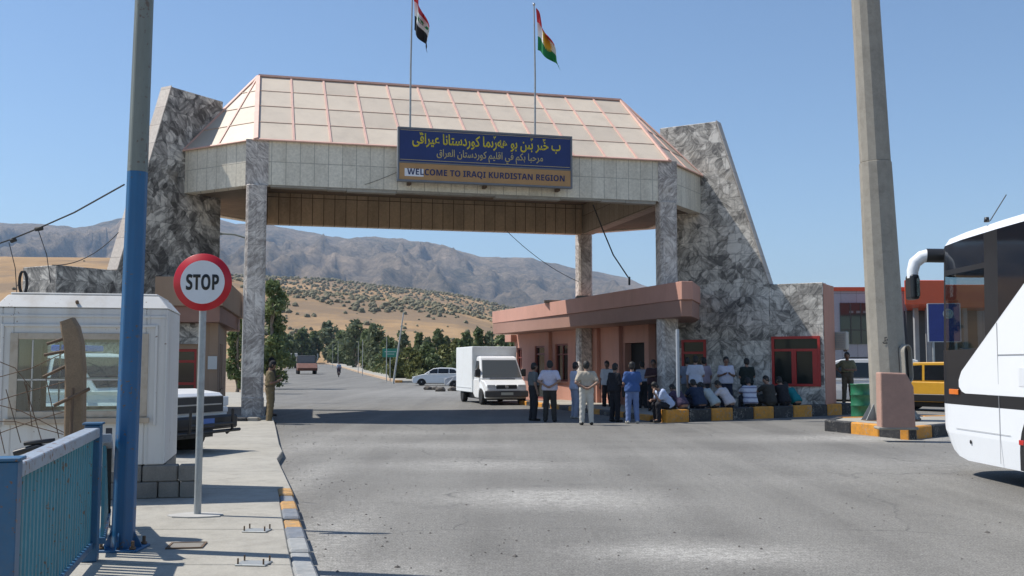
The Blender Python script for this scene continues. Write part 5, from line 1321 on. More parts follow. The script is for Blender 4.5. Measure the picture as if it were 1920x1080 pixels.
for x in (-.6, .6): mb.tube([(x, 2.86, .42), (x, 2.98, .5), (x, 2.99, .86)], .028, 6)
mb.tube([(-.62, 2.99, .60), (.62, 2.99, .60)], .025, 6); mb.tube([(-.9, 2.93, .47), (.9, 2.93, .47)], .03, 6); mb.build('bull_bar', BLACKP, pk)
for y in (1.78, -1.65):
    for sx in (-1, 1): wheel(pk, sx * .84, y, .40, .26)
mb = MB(); mb.bb(-.7, .7, -2.6, 2.5, .34, .6); mb.build('chassis', BLACKP, pk)

# white van behind the officer, yellow jeep behind the mast, white car roof behind it
q = P(1600, 742, 42)
hb = lambda y, z: .95 - .06 * max(0, (abs(y) - 1.9) / .5)
hg = lambda y, z: .92 - .12 * max(0, z - 1.0)
prof = [(-2.3, .3), (-2.35, 1.1), (1.6, 1.1), (2.2, 1.0), (2.4, .7), (2.4, .32)] + [(p[0], p[1] + .25) for p in arc(1.5, .38)] + [(p[0], p[1] + .25) for p in arc(-1.4, .38)]
mv = car('white minivan parked behind the officer with folded arms', 'van', (q.x + .55, 42.8, 0), R(75), WHITE, prof, [(-2.33, 1.08), (-2.2, 1.85), (-1.9, 1.93), (.7, 1.9), (1.0, 1.82), (1.72, 1.08)], hb, hg, (1.5, -1.4),
   [[(.75, 1.14), (1.5, 1.14), (.95, 1.72), (.75, 1.74)], [(-.35, 1.14), (.65, 1.14), (.65, 1.76), (-.35, 1.76)], [(-2.0, 1.14), (-.5, 1.14), (-.5, 1.76), (-1.9, 1.72)]], ((1.66, 1.14), (1.08, 1.75)), ((-2.32, 1.14), (-2.22, 1.75)), .32, name='minivan')
lamps(mv, 2.33, .82, .68, (.3, .16, .2), LAMPC, 'headlight'); lamps(mv, -2.33, 1.0, .8, (.12, .08, .5), LAMPR, 'tail_light')
mb = MB(); mb.bb(-.8, -.76, -1.9, .6, 1.96, 1.99); mb.bb(.76, .8, -1.9, .6, 1.96, 1.99); mb.build('roof_rail', BLACKP, mv)
YEL = plain('yellow_paint', (.62, .33, .03), .4, .1, 2)
q = P(1738, 745, 37)
hb = lambda y, z: .86; hg = lambda y, z: .84 - .05 * max(0, z - 1.0)
prof = [(-1.9, .42), (-1.95, 1.05), (.8, 1.08), (1.75, 1.02), (1.9, .85), (1.9, .45)] + [(p[0], p[1] + .34) for p in arc(1.2, .42)] + [(p[0], p[1] + .34) for p in arc(-1.15, .42)]
jp = car('yellow jeep with a dark cabin and a yellow roof parked behind the concrete mast', 'jeep', (q.x + .55, 37.6, 0), R(40), YEL, prof, [(-1.93, 1.06), (-1.9, 1.72), (-1.7, 1.78), (.35, 1.76), (.5, 1.72), (.85, 1.07)], hb, hg, (1.2, -1.15),
   [[(.05, 1.12), (.7, 1.12), (.42, 1.64), (.05, 1.66)], [(-.85, 1.12), (-.05, 1.12), (-.05, 1.66), (-.85, 1.66)], [(-1.8, 1.12), (-.95, 1.12), (-.95, 1.66), (-1.78, 1.66)]], ((.82, 1.13), (.56, 1.66)), ((-1.94, 1.14), (-1.91, 1.62)), .38, name='jeep')
lamps(jp, 1.88, .85, .6, (.22, .1, .22), LAMPC, 'headlight'); lamps(jp, -1.93, .8, .72, (.14, .08, .3), LAMPR, 'tail_light')
mb = MB(); mb.bb(-.84, .84, -2.08, -1.93, .42, .64); mb.build('bumper', BLACKP, jp, bevel=.02)
mb = MB(); mb.bb(-.9, .9, -1.6, 1.6, .36, .62); mb.build('sill_cladding', BLACKP, jp, bevel=.02)
mb = MB(); cross(mb, (-1.955, .70), (-1.955, 1.02), hb, .5, .004); mb.build('rear_panel', BLACKP, jp)
mb = MB(); mb.lathe([(.36, 0), (.38, .05), (.38, .17), (.34, .2), (.15, .2)], 20, M=Matrix.Translation((.1, -1.96, .95)) @ Matrix.Rotation(R(90), 4, 'X')); mb.build('spare_wheel', RUBB, jp)
q = P(1735, 662, 46)
hatch('white car almost hidden between the yellow jeep and the coach', (q.x + 2.0, 47, .0), R(60), WHITE)

# ------------------------------------------------------------------ far traffic
def truck_far(loc, rz):
    c = empty('cargo_truck', loc, rz, 'pale cargo truck with a high sided bed far down the road', 'truck')
    z0 = 0
    mb = MB(); mb.bb(-1.2, 1.2, 1.2, 3.2, .7, 2.5); cb = mb.build('cab', plain('truck_cab_grey', (.35, .35, .36), .5, .1, 2), c, bevel=.12, seg=2)
    mb = MB(); mb.bb(-1.0, 1.0, 3.2, 3.22, 1.6, 2.3); mb.build('windscreen', DGLS, cb)
    mb = MB(); mb.bb(-1.25, 1.25, -3.9, 1.0, 1.0, 2.15); b_ = mb.build('cargo_bed', plain('cargo_grey', (.26, .25, .24), .7, .15, 1), c, bevel=.03)
    mb = MB(); mb.bb(-1.29, 1.29, -3.95, 1.05, 2.152, 2.95); mb.build('tarpaulin', plain('pale_tarpaulin', (.62, .61, .57), .8, .06, 1), b_, bevel=.06)
    mb = MB(); mb.bb(-.8, .8, -3.7, 3.0, .45, .98); mb.build('chassis', BLACKP, c)
    for y in (2.3, -1.6, -2.8):
        for sx in (-1, 1): wheel(c, sx * 1.05, y, .48, .3)
truck_far((-44.3, 205, ground_z(205)), R(14))
c = empty('flatbed_truck', (-27.6, 138, ground_z(138)), R(195), 'far dark truck with a loaded front bed coming down the road', 'truck')
mb = MB(); mb.bb(-1.25, 1.25, -2.6, -.6, .8, 2.5); cb = mb.build('cab', plain('truck_dark', (.10, .10, .10), .5, .2, 2), c, bevel=.1, seg=2)
mb = MB(); mb.bb(-1.1, 1.1, -.6, -.58, 1.5, 2.35); mb.build('windscreen', plain('dull_screen', (.12, .14, .16), .2, .1, 2), cb)
mb = MB(); mb.extr([(-1.3, -.5, .5), (-1.3, 1.9, .45), (-1.3, 2.3, .8), (-1.3, 1.5, 1.35), (-1.3, -.5, 1.45)], (2.6, 0, 0)); mb.build('loading_bucket', plain('rust_red_paint', (.16, .07, .05), .7, .3, 2), c, bevel=.05)
for sx in (-1, 1):
    mb = MB(); mb.tube([(sx * 1.3, -1.0, 1.5), (sx * 1.55, -1.0, 2.3), (sx * 1.5, -1.0, 2.75)], .09, 6); mb.build('exhaust', GALV, c)
    for y in (-1.8, .8): wheel(c, sx * 1.1, y, .5, .35)
# motorcyclist
mqd = (-19.9, 118, ground_z(118)); mc = empty('motorcycle', mqd, R(190), 'small dark motorcycle ridden towards the camera on the far road', 'motorcycle')
mb = MB()
for y in (.65, -.62):
    ring = [(0, y + .26 * math.cos(i * .524), .30 + .26 * math.sin(i * .524)) for i in range(13)]; mb.tube(ring, .05, 6, cap=False)
mb.build('wheel', RUBB, mc)
mb = MB(); mb.tube([(0, .65, .30), (0, .45, .75), (0, .38, 1.02)], .04, 6); mb.tube([(0, .4, .8), (0, -.1, .72), (0, -.7, .78)], [.12, .15, .10], 8); mb.tube([(0, .1, .35), (0, -.15, .35)], .16, 8); mb.tube([(-.35, .34, 1.05), (.35, .34, 1.05)], .025, 6); mb.build('frame', plain('dark_red_paint', (.10, .03, .03), .4, .2, 3), mc)

# stones in a row in front of the white hatchback
for px, py, s in ((802, 731, .30), (815, 731, .26), (826, 734, .34), (849, 733, .32)):
    q = G(px, py); rr = random.Random(px)
    bm = bmesh.new(); bmesh.ops.create_icosphere(bm, subdivisions=2, radius=s)
    for v in bm.verts: v.co *= rr.uniform(.8, 1.15); v.co.z = v.co.z * .62 + s * .3
    me = bpy.data.meshes.new('stone'); bm.to_mesh(me); bm.free(); me.materials.append(plain('dark_stone', (.10, .085, .07), .9, .3, 4))
    o = bpy.data.objects.new('stone', me); COL.objects.link(o); o.location = (q.x, q.y, 0)
    tag(o, 'dark stone lying near the box van, %s in the row' % {802: 'farthest out', 815: 'second', 826: 'largest', 849: 'closest to it'}[px], 'stone', 'row of dark stones near the van')

# ------------------------------------------------------------------ grey showroom building at the back right
sb = empty('showroom_building', (0, 0, 0), 0, 'grey panelled building with a dark window and a bright orange canopy behind the coach', 'building')
GP = panels('grey_metal_panels', (.40, .42, .46), (.36, .38, .42), .95, 6.0, (.22, .23, .25), (.33, .34, .36), rough=.45, offset=0.0, msize=.02, stain_amt=.2)
bx0, by = P(1556, 600, 62).x, 62
mb = MB(); mb.bb(bx0, bx0 + 19, by, by + 14, .0, 6.15); mb.build('wall', GP, sb)
mb = MB(); mb.bb(bx0 - .1, bx0 + 19.1, by - .12, by + 14, 6.152, 6.38); mb.build('roof_edge', plain('orange_trim', (.62, .09, .03), .45, .06, 2), sb)
wx0, wx1 = P(1575, 600, 62).x, P(1633, 600, 62).x
zb_, zt_ = P(1600, 645, 62).z, P(1600, 568, 62).z
mb = MB(); mb.bb(wx0, wx1, by - .06, by - .005, zb_, zt_); wn = mb.build('window', darkglass('teal_glass', (.02, .045, .05), .08), sb)
mb = MB()
for k in range(1, 3): x = wx0 + (wx1 - wx0) * k / 3; mb.bb(x - .03, x + .03, by - .09, by - .062, zb_, zt_)
zq = zb_ + (zt_ - zb_) * .34; mb.bb(wx0, wx1, by - .095, by - .063, zq - .03, zq + .03); mb.build('glazing_bar', plain('dark_mullion', (.06, .07, .07), .5, .1, 3), wn)
mb = MB()
for k in range(3): x = wx0 + .55 + k * .42; mb.bb(x, x + .25, by - .07, by - .063, zt_ - .62, zt_ - .48)
mb.build('pane_marking', plain('pale_marking', (.16, .2, .21), .5, .1, 3), wn)
cx0, cx1 = P(1690, 550, 56).x, P(1762, 550, 56).x
za, zb2 = P(1720, 527, 56).z, P(1720, 572, 56).z
ORG = plain('orange_canopy_sheet', (.66, .095, .03), .4, .06, 1.5)
mb = MB(); mb.extr([(P(1696, 550, 55.4).x, 55.4, zb2), (cx1, 55.4, zb2), (cx1 + 1.4, 58.5, zb2), (cx1 + 5, 58.5, zb2), (cx1 + 5, 61.9, zb2), (P(1700, 550, 61.9).x, 61.9, zb2)], (0, 0, za - zb2)); mb.build('canopy', ORG, sb, bevel=.03)
mb = MB(); mb.bb(P(1700, 600, 61.5).x, cx1 + 4.5, 61.5, 61.9, 0, zb2 - .01); mb.build('shopfront', plain('dark_shopfront', (.05, .052, .06), .4, .2, 1), sb)
for x in (cx0 + 2.6, cx1 - .2, cx1 + 2.6):
    mb = MB(); mb.bb(x - .12, x + .12, 58.8, 59.04, 0, zb2 - .01); mb.build('pillar', plain('grey_pillar', (.3, .3, .3), .6, .1, 2), sb)
q = P(1770, 605, 52); bs = empty('billboard', (q.x, 52, 0), R(-8), 'tilted dark blue signboard with a pale emblem in front of the orange canopy', 'sign')
mb = MB(); mb.box((0, 0, q.z), (1.55, .1, 1.9), 0, None); o = mb.build('board', plain('blue_board', (.02, .04, .22), .45, .1, 2), bs); 
mb = MB(); 
for x0, x1, z0_, z1_ in ((-.80, -.755, -.97, .97), (.755, .80, -.97, .97), (-.755, .755, .95, .985), (-.755, .755, -.985, -.95)): mb.bb(x0, x1, -.07, .05, q.z + z0_, q.z + z1_)
mb.build('frame', plain('pale_frame', (.5, .52, .55), .5, .1, 3), bs)
mb = MB(); mb.lathe([(.26, 0), (.26, .012), (.19, .012), (.19, .004), (.16, .004), (.16, .014), (.02, .014)], 28, M=Matrix.Translation((.2, -.052, q.z + .45)) @ Matrix.Rotation(R(90), 4, 'X')); mb.build('emblem', plain('pale_emblem', (.45, .5, .5), .5, .1, 3), bs)
mb = MB(); mb.tube([(-.55, 0, 0), (-.55, 0, q.z - .95)], .06, 8); mb.tube([(.55, 0, 0), (.55, 0, q.z - .95)], .06, 8); mb.build('leg', GALV, bs)

# ------------------------------------------------------------------ trees
def tree(label, cat, x, Y, h, wdt, mat_, n, seed, trunk_r=None, crown0=.28, shape='round', group=None, leaf=.28, name='tree'):
    rr = np.random.default_rng(seed); z0 = ground_z(Y) if Y < 345 else hill_z(x, Y)
    t = empty(name, (x, Y, z0 - .03), 0, label, cat, group)
    tr = trunk_r or max(.07, h * .022); rnd = random.Random(seed)
    cl = []
    nc = 16 if shape != 'bush' else 14
    for i in range(nc):
        f = (i + .5) / nc; zz = h * (crown0 + (1 - crown0) * f * .93)
        prof = math.sin(math.pi * (0.12 + .83 * f)) ** .8 if shape == 'round' else (1.05 - .75 * f if shape == 'cone' else math.sqrt(max(0.05, 1 - f * f)))
        a = rnd.uniform(0, 6.283); rad = wdt * .5 * prof * rnd.uniform(.25, .72)
        cl.append((rad * math.cos(a), rad * math.sin(a), zz, wdt * rnd.uniform(.15, .26) * (0.6 + .5 * prof)))
    cl.append((0, 0, h * .93, wdt * .15))
    mb = MB()
    if shape != 'bush':
        mb.tube([(0, 0, 0), (wdt * .03, .02, h * crown0), (wdt * -.02, 0, h * .6), (0, 0, h * .9)], [tr, tr * .8, tr * .5, tr * .15], 7)
    for i in range(0, nc, 2):
        c_ = cl[i]; s_z = max(.05, c_[2] - wdt * .35)
        mb.tube([(0, 0, s_z), (c_[0] * .55, c_[1] * .55, (s_z + c_[2]) / 2 + .05), (c_[0], c_[1], c_[2])], [tr * .45, tr * .3, tr * .1], 5)
    mb.build('trunk' if shape != 'bush' else 'stem', BARK, t)
    cl = np.array(cl); k = rr.integers(0, len(cl), n)
    d = rr.normal(size=(n, 3)); d /= np.linalg.norm(d, axis=1)[:, None]; rad = rr.uniform(.35, 1.12, n) ** .6
    c = cl[k, :3] + d * (cl[k, 3] * rad)[:, None] * np.array([1, 1, .9 if shape != 'cone' else 1.1])
    c[:, 2] = np.maximum(c[:, 2], .08)
    a1 = rr.normal(size=(n, 3)); a1 /= np.linalg.norm(a1, axis=1)[:, None]
    a2 = np.cross(a1, rr.normal(size=(n, 3))); a2 /= np.linalg.norm(a2, axis=1)[:, None]
    s = leaf * rr.uniform(.6, 1.4, n)[:, None]
    v = np.stack([c - a1 * s * .9, c + a2 * s * .45, c + a1 * s * .9, c - a2 * s * .45], 1).reshape(-1, 3)
    f = np.arange(4 * n).reshape(-1, 4)
    raw_mesh('crown' if shape != 'bush' else 'leaves', v, f, mat_, t, smooth=False)
    return t
BARK = plain('tree_bark', (.22, .18, .14), .9, .3, 4, .4, 20)
F1 = foliage('eucalyptus_leaves', (.085, .12, .045), (.25, .30, .125), .8)
F2 = foliage('dark_green_leaves', (.065, .095, .04), (.20, .24, .105), .5)
F3 = foliage('grey_green_leaves', (.09, .115, .065), (.24, .27, .155), .5)
F4 = foliage('yellow_green_leaves', (.09, .105, .035), (.235, .24, .09), .5)
def ptree(px, ytop, wpx, Y, mat_, seed, label, n=900, shape='round', crown0=.25, group='trees beyond the gate', leaf=None, name='tree', cat='tree'):
    x = P(px, 640, Y).x; h = P(px, ytop, Y).z - (ground_z(Y) if Y < 345 else hill_z(x, Y)); wd = wpx / FPX * Y
    tree(label, cat, x, Y, h, wd, mat_, n, seed, crown0=crown0, shape=shape, group=group, leaf=leaf or max(.16, Y * .0028), name=name)
ptree(510, 522, 92, 72, F1, 1, 'tall green eucalyptus beside the gate column where the officers stand', 4200, crown0=.08, leaf=.17)
ptree(446, 548, 56, 60, F1, 2, 'pale trunked tree between the guard house and the gate column', 2600, crown0=.06, leaf=.16)
ptree(470, 610, 70, 90, F2, 3, 'low dark tree behind the tall eucalyptus by the gate', 1500)
far_ = [(508, 634, 40, 170, F2), (527, 620, 40, 190, F2), (543, 628, 34, 230, F3), (566, 618, 42, 340, F2), (590, 622, 36, 350, F2), (615, 603, 46, 330, F3), (640, 622, 40, 300, F2), (667, 600, 58, 205, F3), (688, 618, 44, 180, F2), (704, 609, 66, 150, F3), (727, 634, 46, 136, F2), (752, 622, 40, 165, F3), (786, 624, 32, 180, F2), (803, 634, 34, 200, F3), (820, 618, 34, 190, F2), (838, 632, 30, 200, F3), (856, 636, 34, 170, F4), (876, 624, 44, 160, F2), (897, 616, 44, 150, F2), (918, 622, 44, 150, F3), (940, 628, 40, 140, F2), (965, 634, 50, 130, F2), (655, 632, 40, 240, F2), (630, 640, 36, 320, F3), (578, 640, 40, 345, F3)]
FL_ = ['dark green tree just right of the front gate column', 'dark green tree over the far cargo truck', 'grey green tree between the cargo truck and the flatbed truck', 'dark green tree right behind the flatbed truck', 'rounded dark tree right of the flatbed truck at the road end',
       'tallest grey green tree at the end of the road', 'dark green tree behind the motorcyclist', 'grey green tree left of the tallest roadside tree', 'dark tree tucked between two taller grey green trees', 'tallest grey green tree beside the green road sign', 'low dark green tree behind the leaning pole', 'dark tree right of the leaning pole above the bushes',
       'pointed dark tree above the first yellow green bush', 'grey green tree above the middle of the bush thicket', 'dark green tree standing highest above the bush thicket', 'grey green tree above the parked white hatchback', 'yellowish pointed tree at the corner of the white box van', 'dark green tree behind the cargo box of the van', 'dark green tree rising above the van cab',
       'pointed grey green tree next to the office canopy', 'dark tree at the corner of the office canopy', 'grey green tree half hidden by the pink office', 'dark tree seen between the motorcyclist and the tallest tree', 'grey green tree low at the road end left of the motorcyclist', 'grey green tree above the flatbed truck at the road end']
for i, (px, yt, wp, Y, mt) in enumerate(far_):
    ptree(px, yt, wp, Y, mt, 40 + i, FL_[i], 800, shape='round' if i % 3 else 'cone', crown0=.12, leaf=max(.25, Y * .0030))
BL_ = ['yellow green bush right of the leaning pole', 'darker green bush above the middle of the hatchback bonnet side', 'yellow green bush behind the hatchback roof', 'darker green bush next to the white van box', 'low yellow green bush in front of the thicket', 'low darker green bush touching the hatchback bonnet', 'small yellow green bush at the foot of the leaning pole']
for i, (px, yt, wp, Y) in enumerate(((768, 652, 56, 108), (800, 644, 66, 112), (832, 650, 58, 108), (856, 660, 44, 104), (785, 672, 50, 101), (815, 668, 54, 102), (745, 672, 40, 105))):
    ptree(px, yt, wp, Y, F4 if i % 2 == 0 else F2, 90 + i, BL_[i], 1300, shape='bush', crown0=.05, group='bushes by the parked hatchback', leaf=.26, name='bush', cat='bush')
# low hedge with posts along the far pavement
ORD = ('nearest', 'second', 'third', 'fourth', 'fifth', 'sixth', 'seventh', 'eighth', 'ninth', 'tenth', 'eleventh', 'twelfth', 'thirteenth', 'fourteenth', 'fifteenth', 'farthest')
for i in range(16):
    Y = 97 + i * 4.6; x = right_x(Y) + 2.6; tree(('low dark green shrub' if i % 2 else 'low yellowish shrub') + ' lining the far pavement, %s from the leaning pole' % ORD[i], 'shrub', x, Y, 1.0 + .3 * (i % 3), 2.0, F2 if i % 2 else F4, 160, 200 + i, crown0=.1, shape='bush', group='low shrubs along the far pavement', leaf=.22, name='shrub')

# ------------------------------------------------------------------ far poles and lamps
def pole(label, px, ytop, Y, r=.06, lean=0, name='lamp_post', cat='lamp post', arm=True, z=None, group='lamp posts along the far road'):
    x = P(px, 650, Y).x; z0 = ground_z(Y); h = P(px, ytop, Y).z - z0
    o = empty(name, (x, Y, z0), 0, label, cat, group)
    mb = MB(); mb.tube([(0, 0, 0), (lean * .5, 0, h * .5), (lean, 0, h)], [r, r * .85, r * .6], 8); mb.build('shaft', plain('pale_pole', (.42, .42, .40), .6, .1, 3), o)
    if arm:
        mb = MB(); mb.tube([(lean, 0, h), (lean - .5, 0, h + .15), (lean - 1.2, 0, h + .2)], r * .5, 6); mb.box((lean - 1.35, 0, h + .18), (.5, .2, .1)); mb.build('arm', GREYP, o)
    return o
pole('grey street lamp rising between guard house and gate column', 457, 446, 46, .09, 0)
pole('leaning pale pole at the corner of the far pavement', 738, 586, 90, .09, .85, 'leaning_pole', 'pole', False, group=None)
for px, yt, Y, lb in ((725, 632, 98, 'nearest thin lamp post, close beside the green road sign'), (680, 636, 126, 'second thin lamp post from the green road sign'), (672, 640, 140, 'thin lamp post behind the motorcycle rider'), (634, 640, 175, 'thin lamp post beyond the motorcycle rider'), (624, 645, 215, 'farthest thin lamp post, next to the dark flatbed truck')):
    pole(lb, px, yt, Y, .05, 0, arm=False)
q = P(731, 664, 99); gs = empty('road_sign', (q.x, 99.3, ground_z(99)), 0, 'small green road sign among the trees beside the leaning pole', 'sign')
mb = MB(); mb.bb(-.75, .75, -.04, .04, q.z - .42, q.z + .42); mb.build('board', plain('green_sign', (.03, .22, .15), .5, .15, 2), gs)
mb = MB(); mb.bb(-.55, .55, -.05, -.041, q.z + .08, q.z + .14); mb.bb(-.4, .4, -.05, -.041, q.z - .14, q.z - .09); mb.build('lettering', plain('pale_sign_line', (.5, .6, .55), .5, .1, 2), gs)
mb = MB(); mb.tube([(0, .05, 0), (0, .05, q.z - .1)], .05, 6); mb.build('pole', GALV, gs)
# thin pole between the seated man and the wing wall
q = G(1274, 768, .36); tp = empty('signal_pole', (q.x, q.y + .2, .15), 0, 'thin white pole standing on the kerb wall among the seated men', 'pole')
mb = MB(); mb.tube([(0, 0, 0), (0, 0, P(1272, 617, q.y).z - .15)], .052, 10); mb.build('shaft', plain('white_pole', (.42, .45, .48), .5, .08, 3), tp)
mb = MB(); mb.lathe([(.10, .002), (.10, .03), (.06, .05)], 12); mb.build('foot', GALV, tp)

# ------------------------------------------------------------------ cables
def cable(label, pts, r=.012, sag=0.0, n=14, extra=None):
    a, b = pts[0], pts[-1]; pp = []
    if len(pts) == 2:
        for i in range(n + 1):
            t = i / n; p = a + (b - a) * t; pp.append(p - Vector((0, 0, sag * 4 * t * (1 - t))))
    else: pp = pts
    mb = MB(); mb.tube(pp, r, 5)
    if extra: extra(mb)
    return tag(mb.build('cable', WIRE), label, 'cable')
def drops(mb):
    for x0, y0, x1, y1 in ((17, 455, 32, 556), (72, 432, 95, 530)):
        a, b = P(x0, y0, 14.2), P(x1, y1, 14.0); mb.tube([a, (a + b) / 2 + Vector((.03, 0, .02)), b], .006, 5)
    mb.tube([P(66, 430, 14.2), P(80, 428, 14.2)], .03, 6); mb.tube([P(20, 452, 14.2), P(30, 449, 14.2)], .03, 6)
cable('black overhead cable with loose hanging ends crossing before the mountains', [P(-60, 476, 14.6), P(20, 449, 14.2), P(72, 428, 14.0), P(140, 398, 13.6), P(233, 346, 13.0)], .011, extra=drops)
cable('thin cable rising from the low marble wall to the slanted wall', [P(98, 497, 26), P(222, 436, 28)], .012, .25)
cable('thick hanging cable from the gate beam down to the office canopy', [P(1112, 384, 34.2), P(1130, 430, 34.3), P(1150, 478, 34.5), P(1178, 520, 35.1)], .024)
cable('thin wire hanging from the rear gate beam towards the office roof', [P(950, 433, 39), P(1085, 528, 41)], .012, .2)
cable('thin wire stretched over the stone beam beside the sign', [gworld(3.2, -.03, 7.15), gworld(4.5, -.04, 7.75)], .006, .03)
cl = MB(); 
for i in range(3):
    ring = [P(42 + 7 * math.cos(a) + i * 1.5, 530 + 22 * math.sin(a), 27.2) for a in np.linspace(0, 6.28, 15)]; cl.tube(ring, .02, 5, cap=False)
tag(cl.build('cable_coil', WIRE), 'coil of black cable hung at the end of the low marble wall', 'cable coil')

# ------------------------------------------------------------------ people
def surfnet(F, org, h):
    ins = F < 0
    nx, ny, nz = F.shape
    c = [ins[i:nx - 1 + i, j:ny - 1 + j, k:nz - 1 + k] for i in (0, 1) for j in (0, 1) for k in (0, 1)]
    s = sum(x.astype(np.int8) for x in c); act = (s > 0) & (s < 8)
    idx = np.full(act.shape, -1, np.int64); I, J, K = np.nonzero(act); idx[I, J, K] = np.arange(len(I))
    acc = np.zeros((len(I), 3)); cnt = np.zeros(len(I))
    corner = [(0, 0, 0), (0, 0, 1), (0, 1, 0), (0, 1, 1), (1, 0, 0), (1, 0, 1), (1, 1, 0), (1, 1, 1)]
    for a in range(8):
        for ax in range(3):
            if corner[a][ax]: continue
            b = list(corner[a]); b[ax] = 1
            fa = F[I + corner[a][0], J + corner[a][1], K + corner[a][2]]; fb = F[I + b[0], J + b[1], K + b[2]]
            m = (fa < 0) != (fb < 0); t = np.where(m, fa / np.where(m, fa - fb, 1), 0)
            p = np.tile(np.array(corner[a], float), (len(I), 1)); p[:, ax] += t
            acc[m] += p[m]; cnt[m] += 1
    V = (np.stack([I, J, K], 1) + acc / cnt[:, None]) * h + org
    faces = []
    for ax in range(3):
        sl0 = [slice(None)] * 3; sl1 = [slice(None)] * 3; sl0[ax] = slice(0, -1); sl1[ax] = slice(1, None)
        d = ins[tuple(sl0)] != ins[tuple(sl1)]
        o1, o2 = [(1, 2), (2, 0), (0, 1)][ax]
        E = np.array(np.nonzero(d)).T
        E = E[(E[:, o1] > 0) & (E[:, o2] > 0) & (E[:, o1] < F.shape[o1] - 1) & (E[:, o2] < F.shape[o2] - 1)]
        e1 = np.eye(3, dtype=int)[o1]; e2 = np.eye(3, dtype=int)[o2]
        q = np.stack([idx[tuple((E - e1 - e2).T)], idx[tuple((E - e2).T)], idx[tuple(E.T)], idx[tuple((E - e1).T)]], 1)
        flip = ~ins[tuple(E.T)]
        q[flip] = q[flip][:, ::-1]; faces.append(q)
    return V, np.concatenate(faces)
def sdf_mesh(comps, h, cuts=(), wr=0.0, seed=0):
    """comps: (a, b, ra, rb, blend, scale) capsules; cuts: (point, normal) keep the side the normal points to"""
    P_ = np.array([c[0] for c in comps] + [c[1] for c in comps], float); rm = max(max(c[2], c[3]) for c in comps)
    lo = P_.min(0) - rm - 3 * h; hi = P_.max(0) + rm + 3 * h
    n = np.ceil((hi - lo) / h).astype(int) + 1
    F = np.full(n, 1.0, np.float32)
    ax = [lo[i] + np.arange(n[i]) * h for i in range(3)]
    for a, b, ra, rb, k, fl in comps:
        a = np.array(a, float); b = np.array(b, float); mr = max(ra, rb) * max(1.0, 1 / min(fl)) + k + 2 * h
        mr = max(ra, rb) * 1.45 + k + 2 * h
        i0 = np.maximum(((np.minimum(a, b) - mr - lo) / h).astype(int), 0); i1 = np.minimum(((np.maximum(a, b) + mr - lo) / h).astype(int) + 2, n)
        X, Y, Z = np.meshgrid(*[ax[i][i0[i]:i1[i]] for i in range(3)], indexing='ij')
        fx, fy, fz = fl
        ab = (b - a) / np.array(fl); L2 = float(ab @ ab) + 1e-9
        px, py, pz = (X - a[0]) / fx, (Y - a[1]) / fy, (Z - a[2]) / fz
        t = np.clip((px * ab[0] + py * ab[1] + pz * ab[2]) / L2, 0, 1)
        d = np.sqrt((px - t * ab[0]) ** 2 + (py - t * ab[1]) ** 2 + (pz - t * ab[2]) ** 2) - (ra + (rb - ra) * t)
        s = tuple(slice(i0[i], i1[i]) for i in range(3)); cur = F[s]
        hh_ = np.maximum(k - np.abs(cur - d), 0) / max(k, 1e-6)
        F[s] = np.minimum(cur, d) - hh_ * hh_ * k * .25
    X, Y, Z = np.meshgrid(*ax, indexing='ij')
    if wr > 0: F = F + (wr * (1.2 * np.sin(X * 31 + seed + Z * 17) * np.sin(Z * 23 + seed * 2 + Y * 14 + X * 9) + .7 * np.sin(X * 55 - Z * 48 + seed * 3 + Y * 20))).astype(np.float32)
    for p, nn in cuts:
        nn = np.array(nn, float); nn /= np.linalg.norm(nn)
        F = np.maximum(F, -((X - p[0]) * nn[0] + (Y - p[1]) * nn[1] + (Z - p[2]) * nn[2]).astype(np.float32))
    F[0] = F[-1] = 1; F[:, 0] = F[:, -1] = 1; F[:, :, 0] = F[:, :, -1] = 1
    return surfnet(F, lo, h)
def qtube(pts, rad, n=6):
    v = []; f = []
    pts = [Vector(p) for p in pts]; t0 = (pts[-1] - pts[0]).normalized(); a = t0.orthogonal().normalized(); b = t0.cross(a)
    for p, r in zip(pts, rad):
        for j in range(n): v.append(p + (a * math.cos(j * 6.2832 / n) + b * math.sin(j * 6.2832 / n)) * r)
    for i in range(len(pts) - 1):
        for j in range(n): f.append((i * n + j, i * n + (j + 1) % n, (i + 1) * n + (j + 1) % n, (i + 1) * n + j))
    return v, f
ONE = (1, 1, 1)
SKIN = plain('skin', (.30, .175, .12), .55, .08, 6); SKIND = plain('tanned_skin', (.22, .12, .08), .55, .08, 6)
EYE = plain('eye_dark', (.015, .012, .01), .3, .1, 6); LIP = plain('lips', (.22, .08, .07), .5, .1, 6)
HAIRB = plain('black_hair', (.012, .011, .010), .6, .3, 20, .3, 60); HAIRG = plain('grey_hair', (.20, .19, .18), .7, .2, 20, .3, 60)
SHOE = plain('dark_shoe', (.02, .017, .014), .45, .2, 6); SHOEW = plain('pale_shoe', (.45, .43, .38), .6, .1, 6)
def cloth(col): 
    return plain('cloth_%02d_%02d_%02d' % tuple(int(c * 99) for c in col), col, .9, .14, 7, .25, 30)
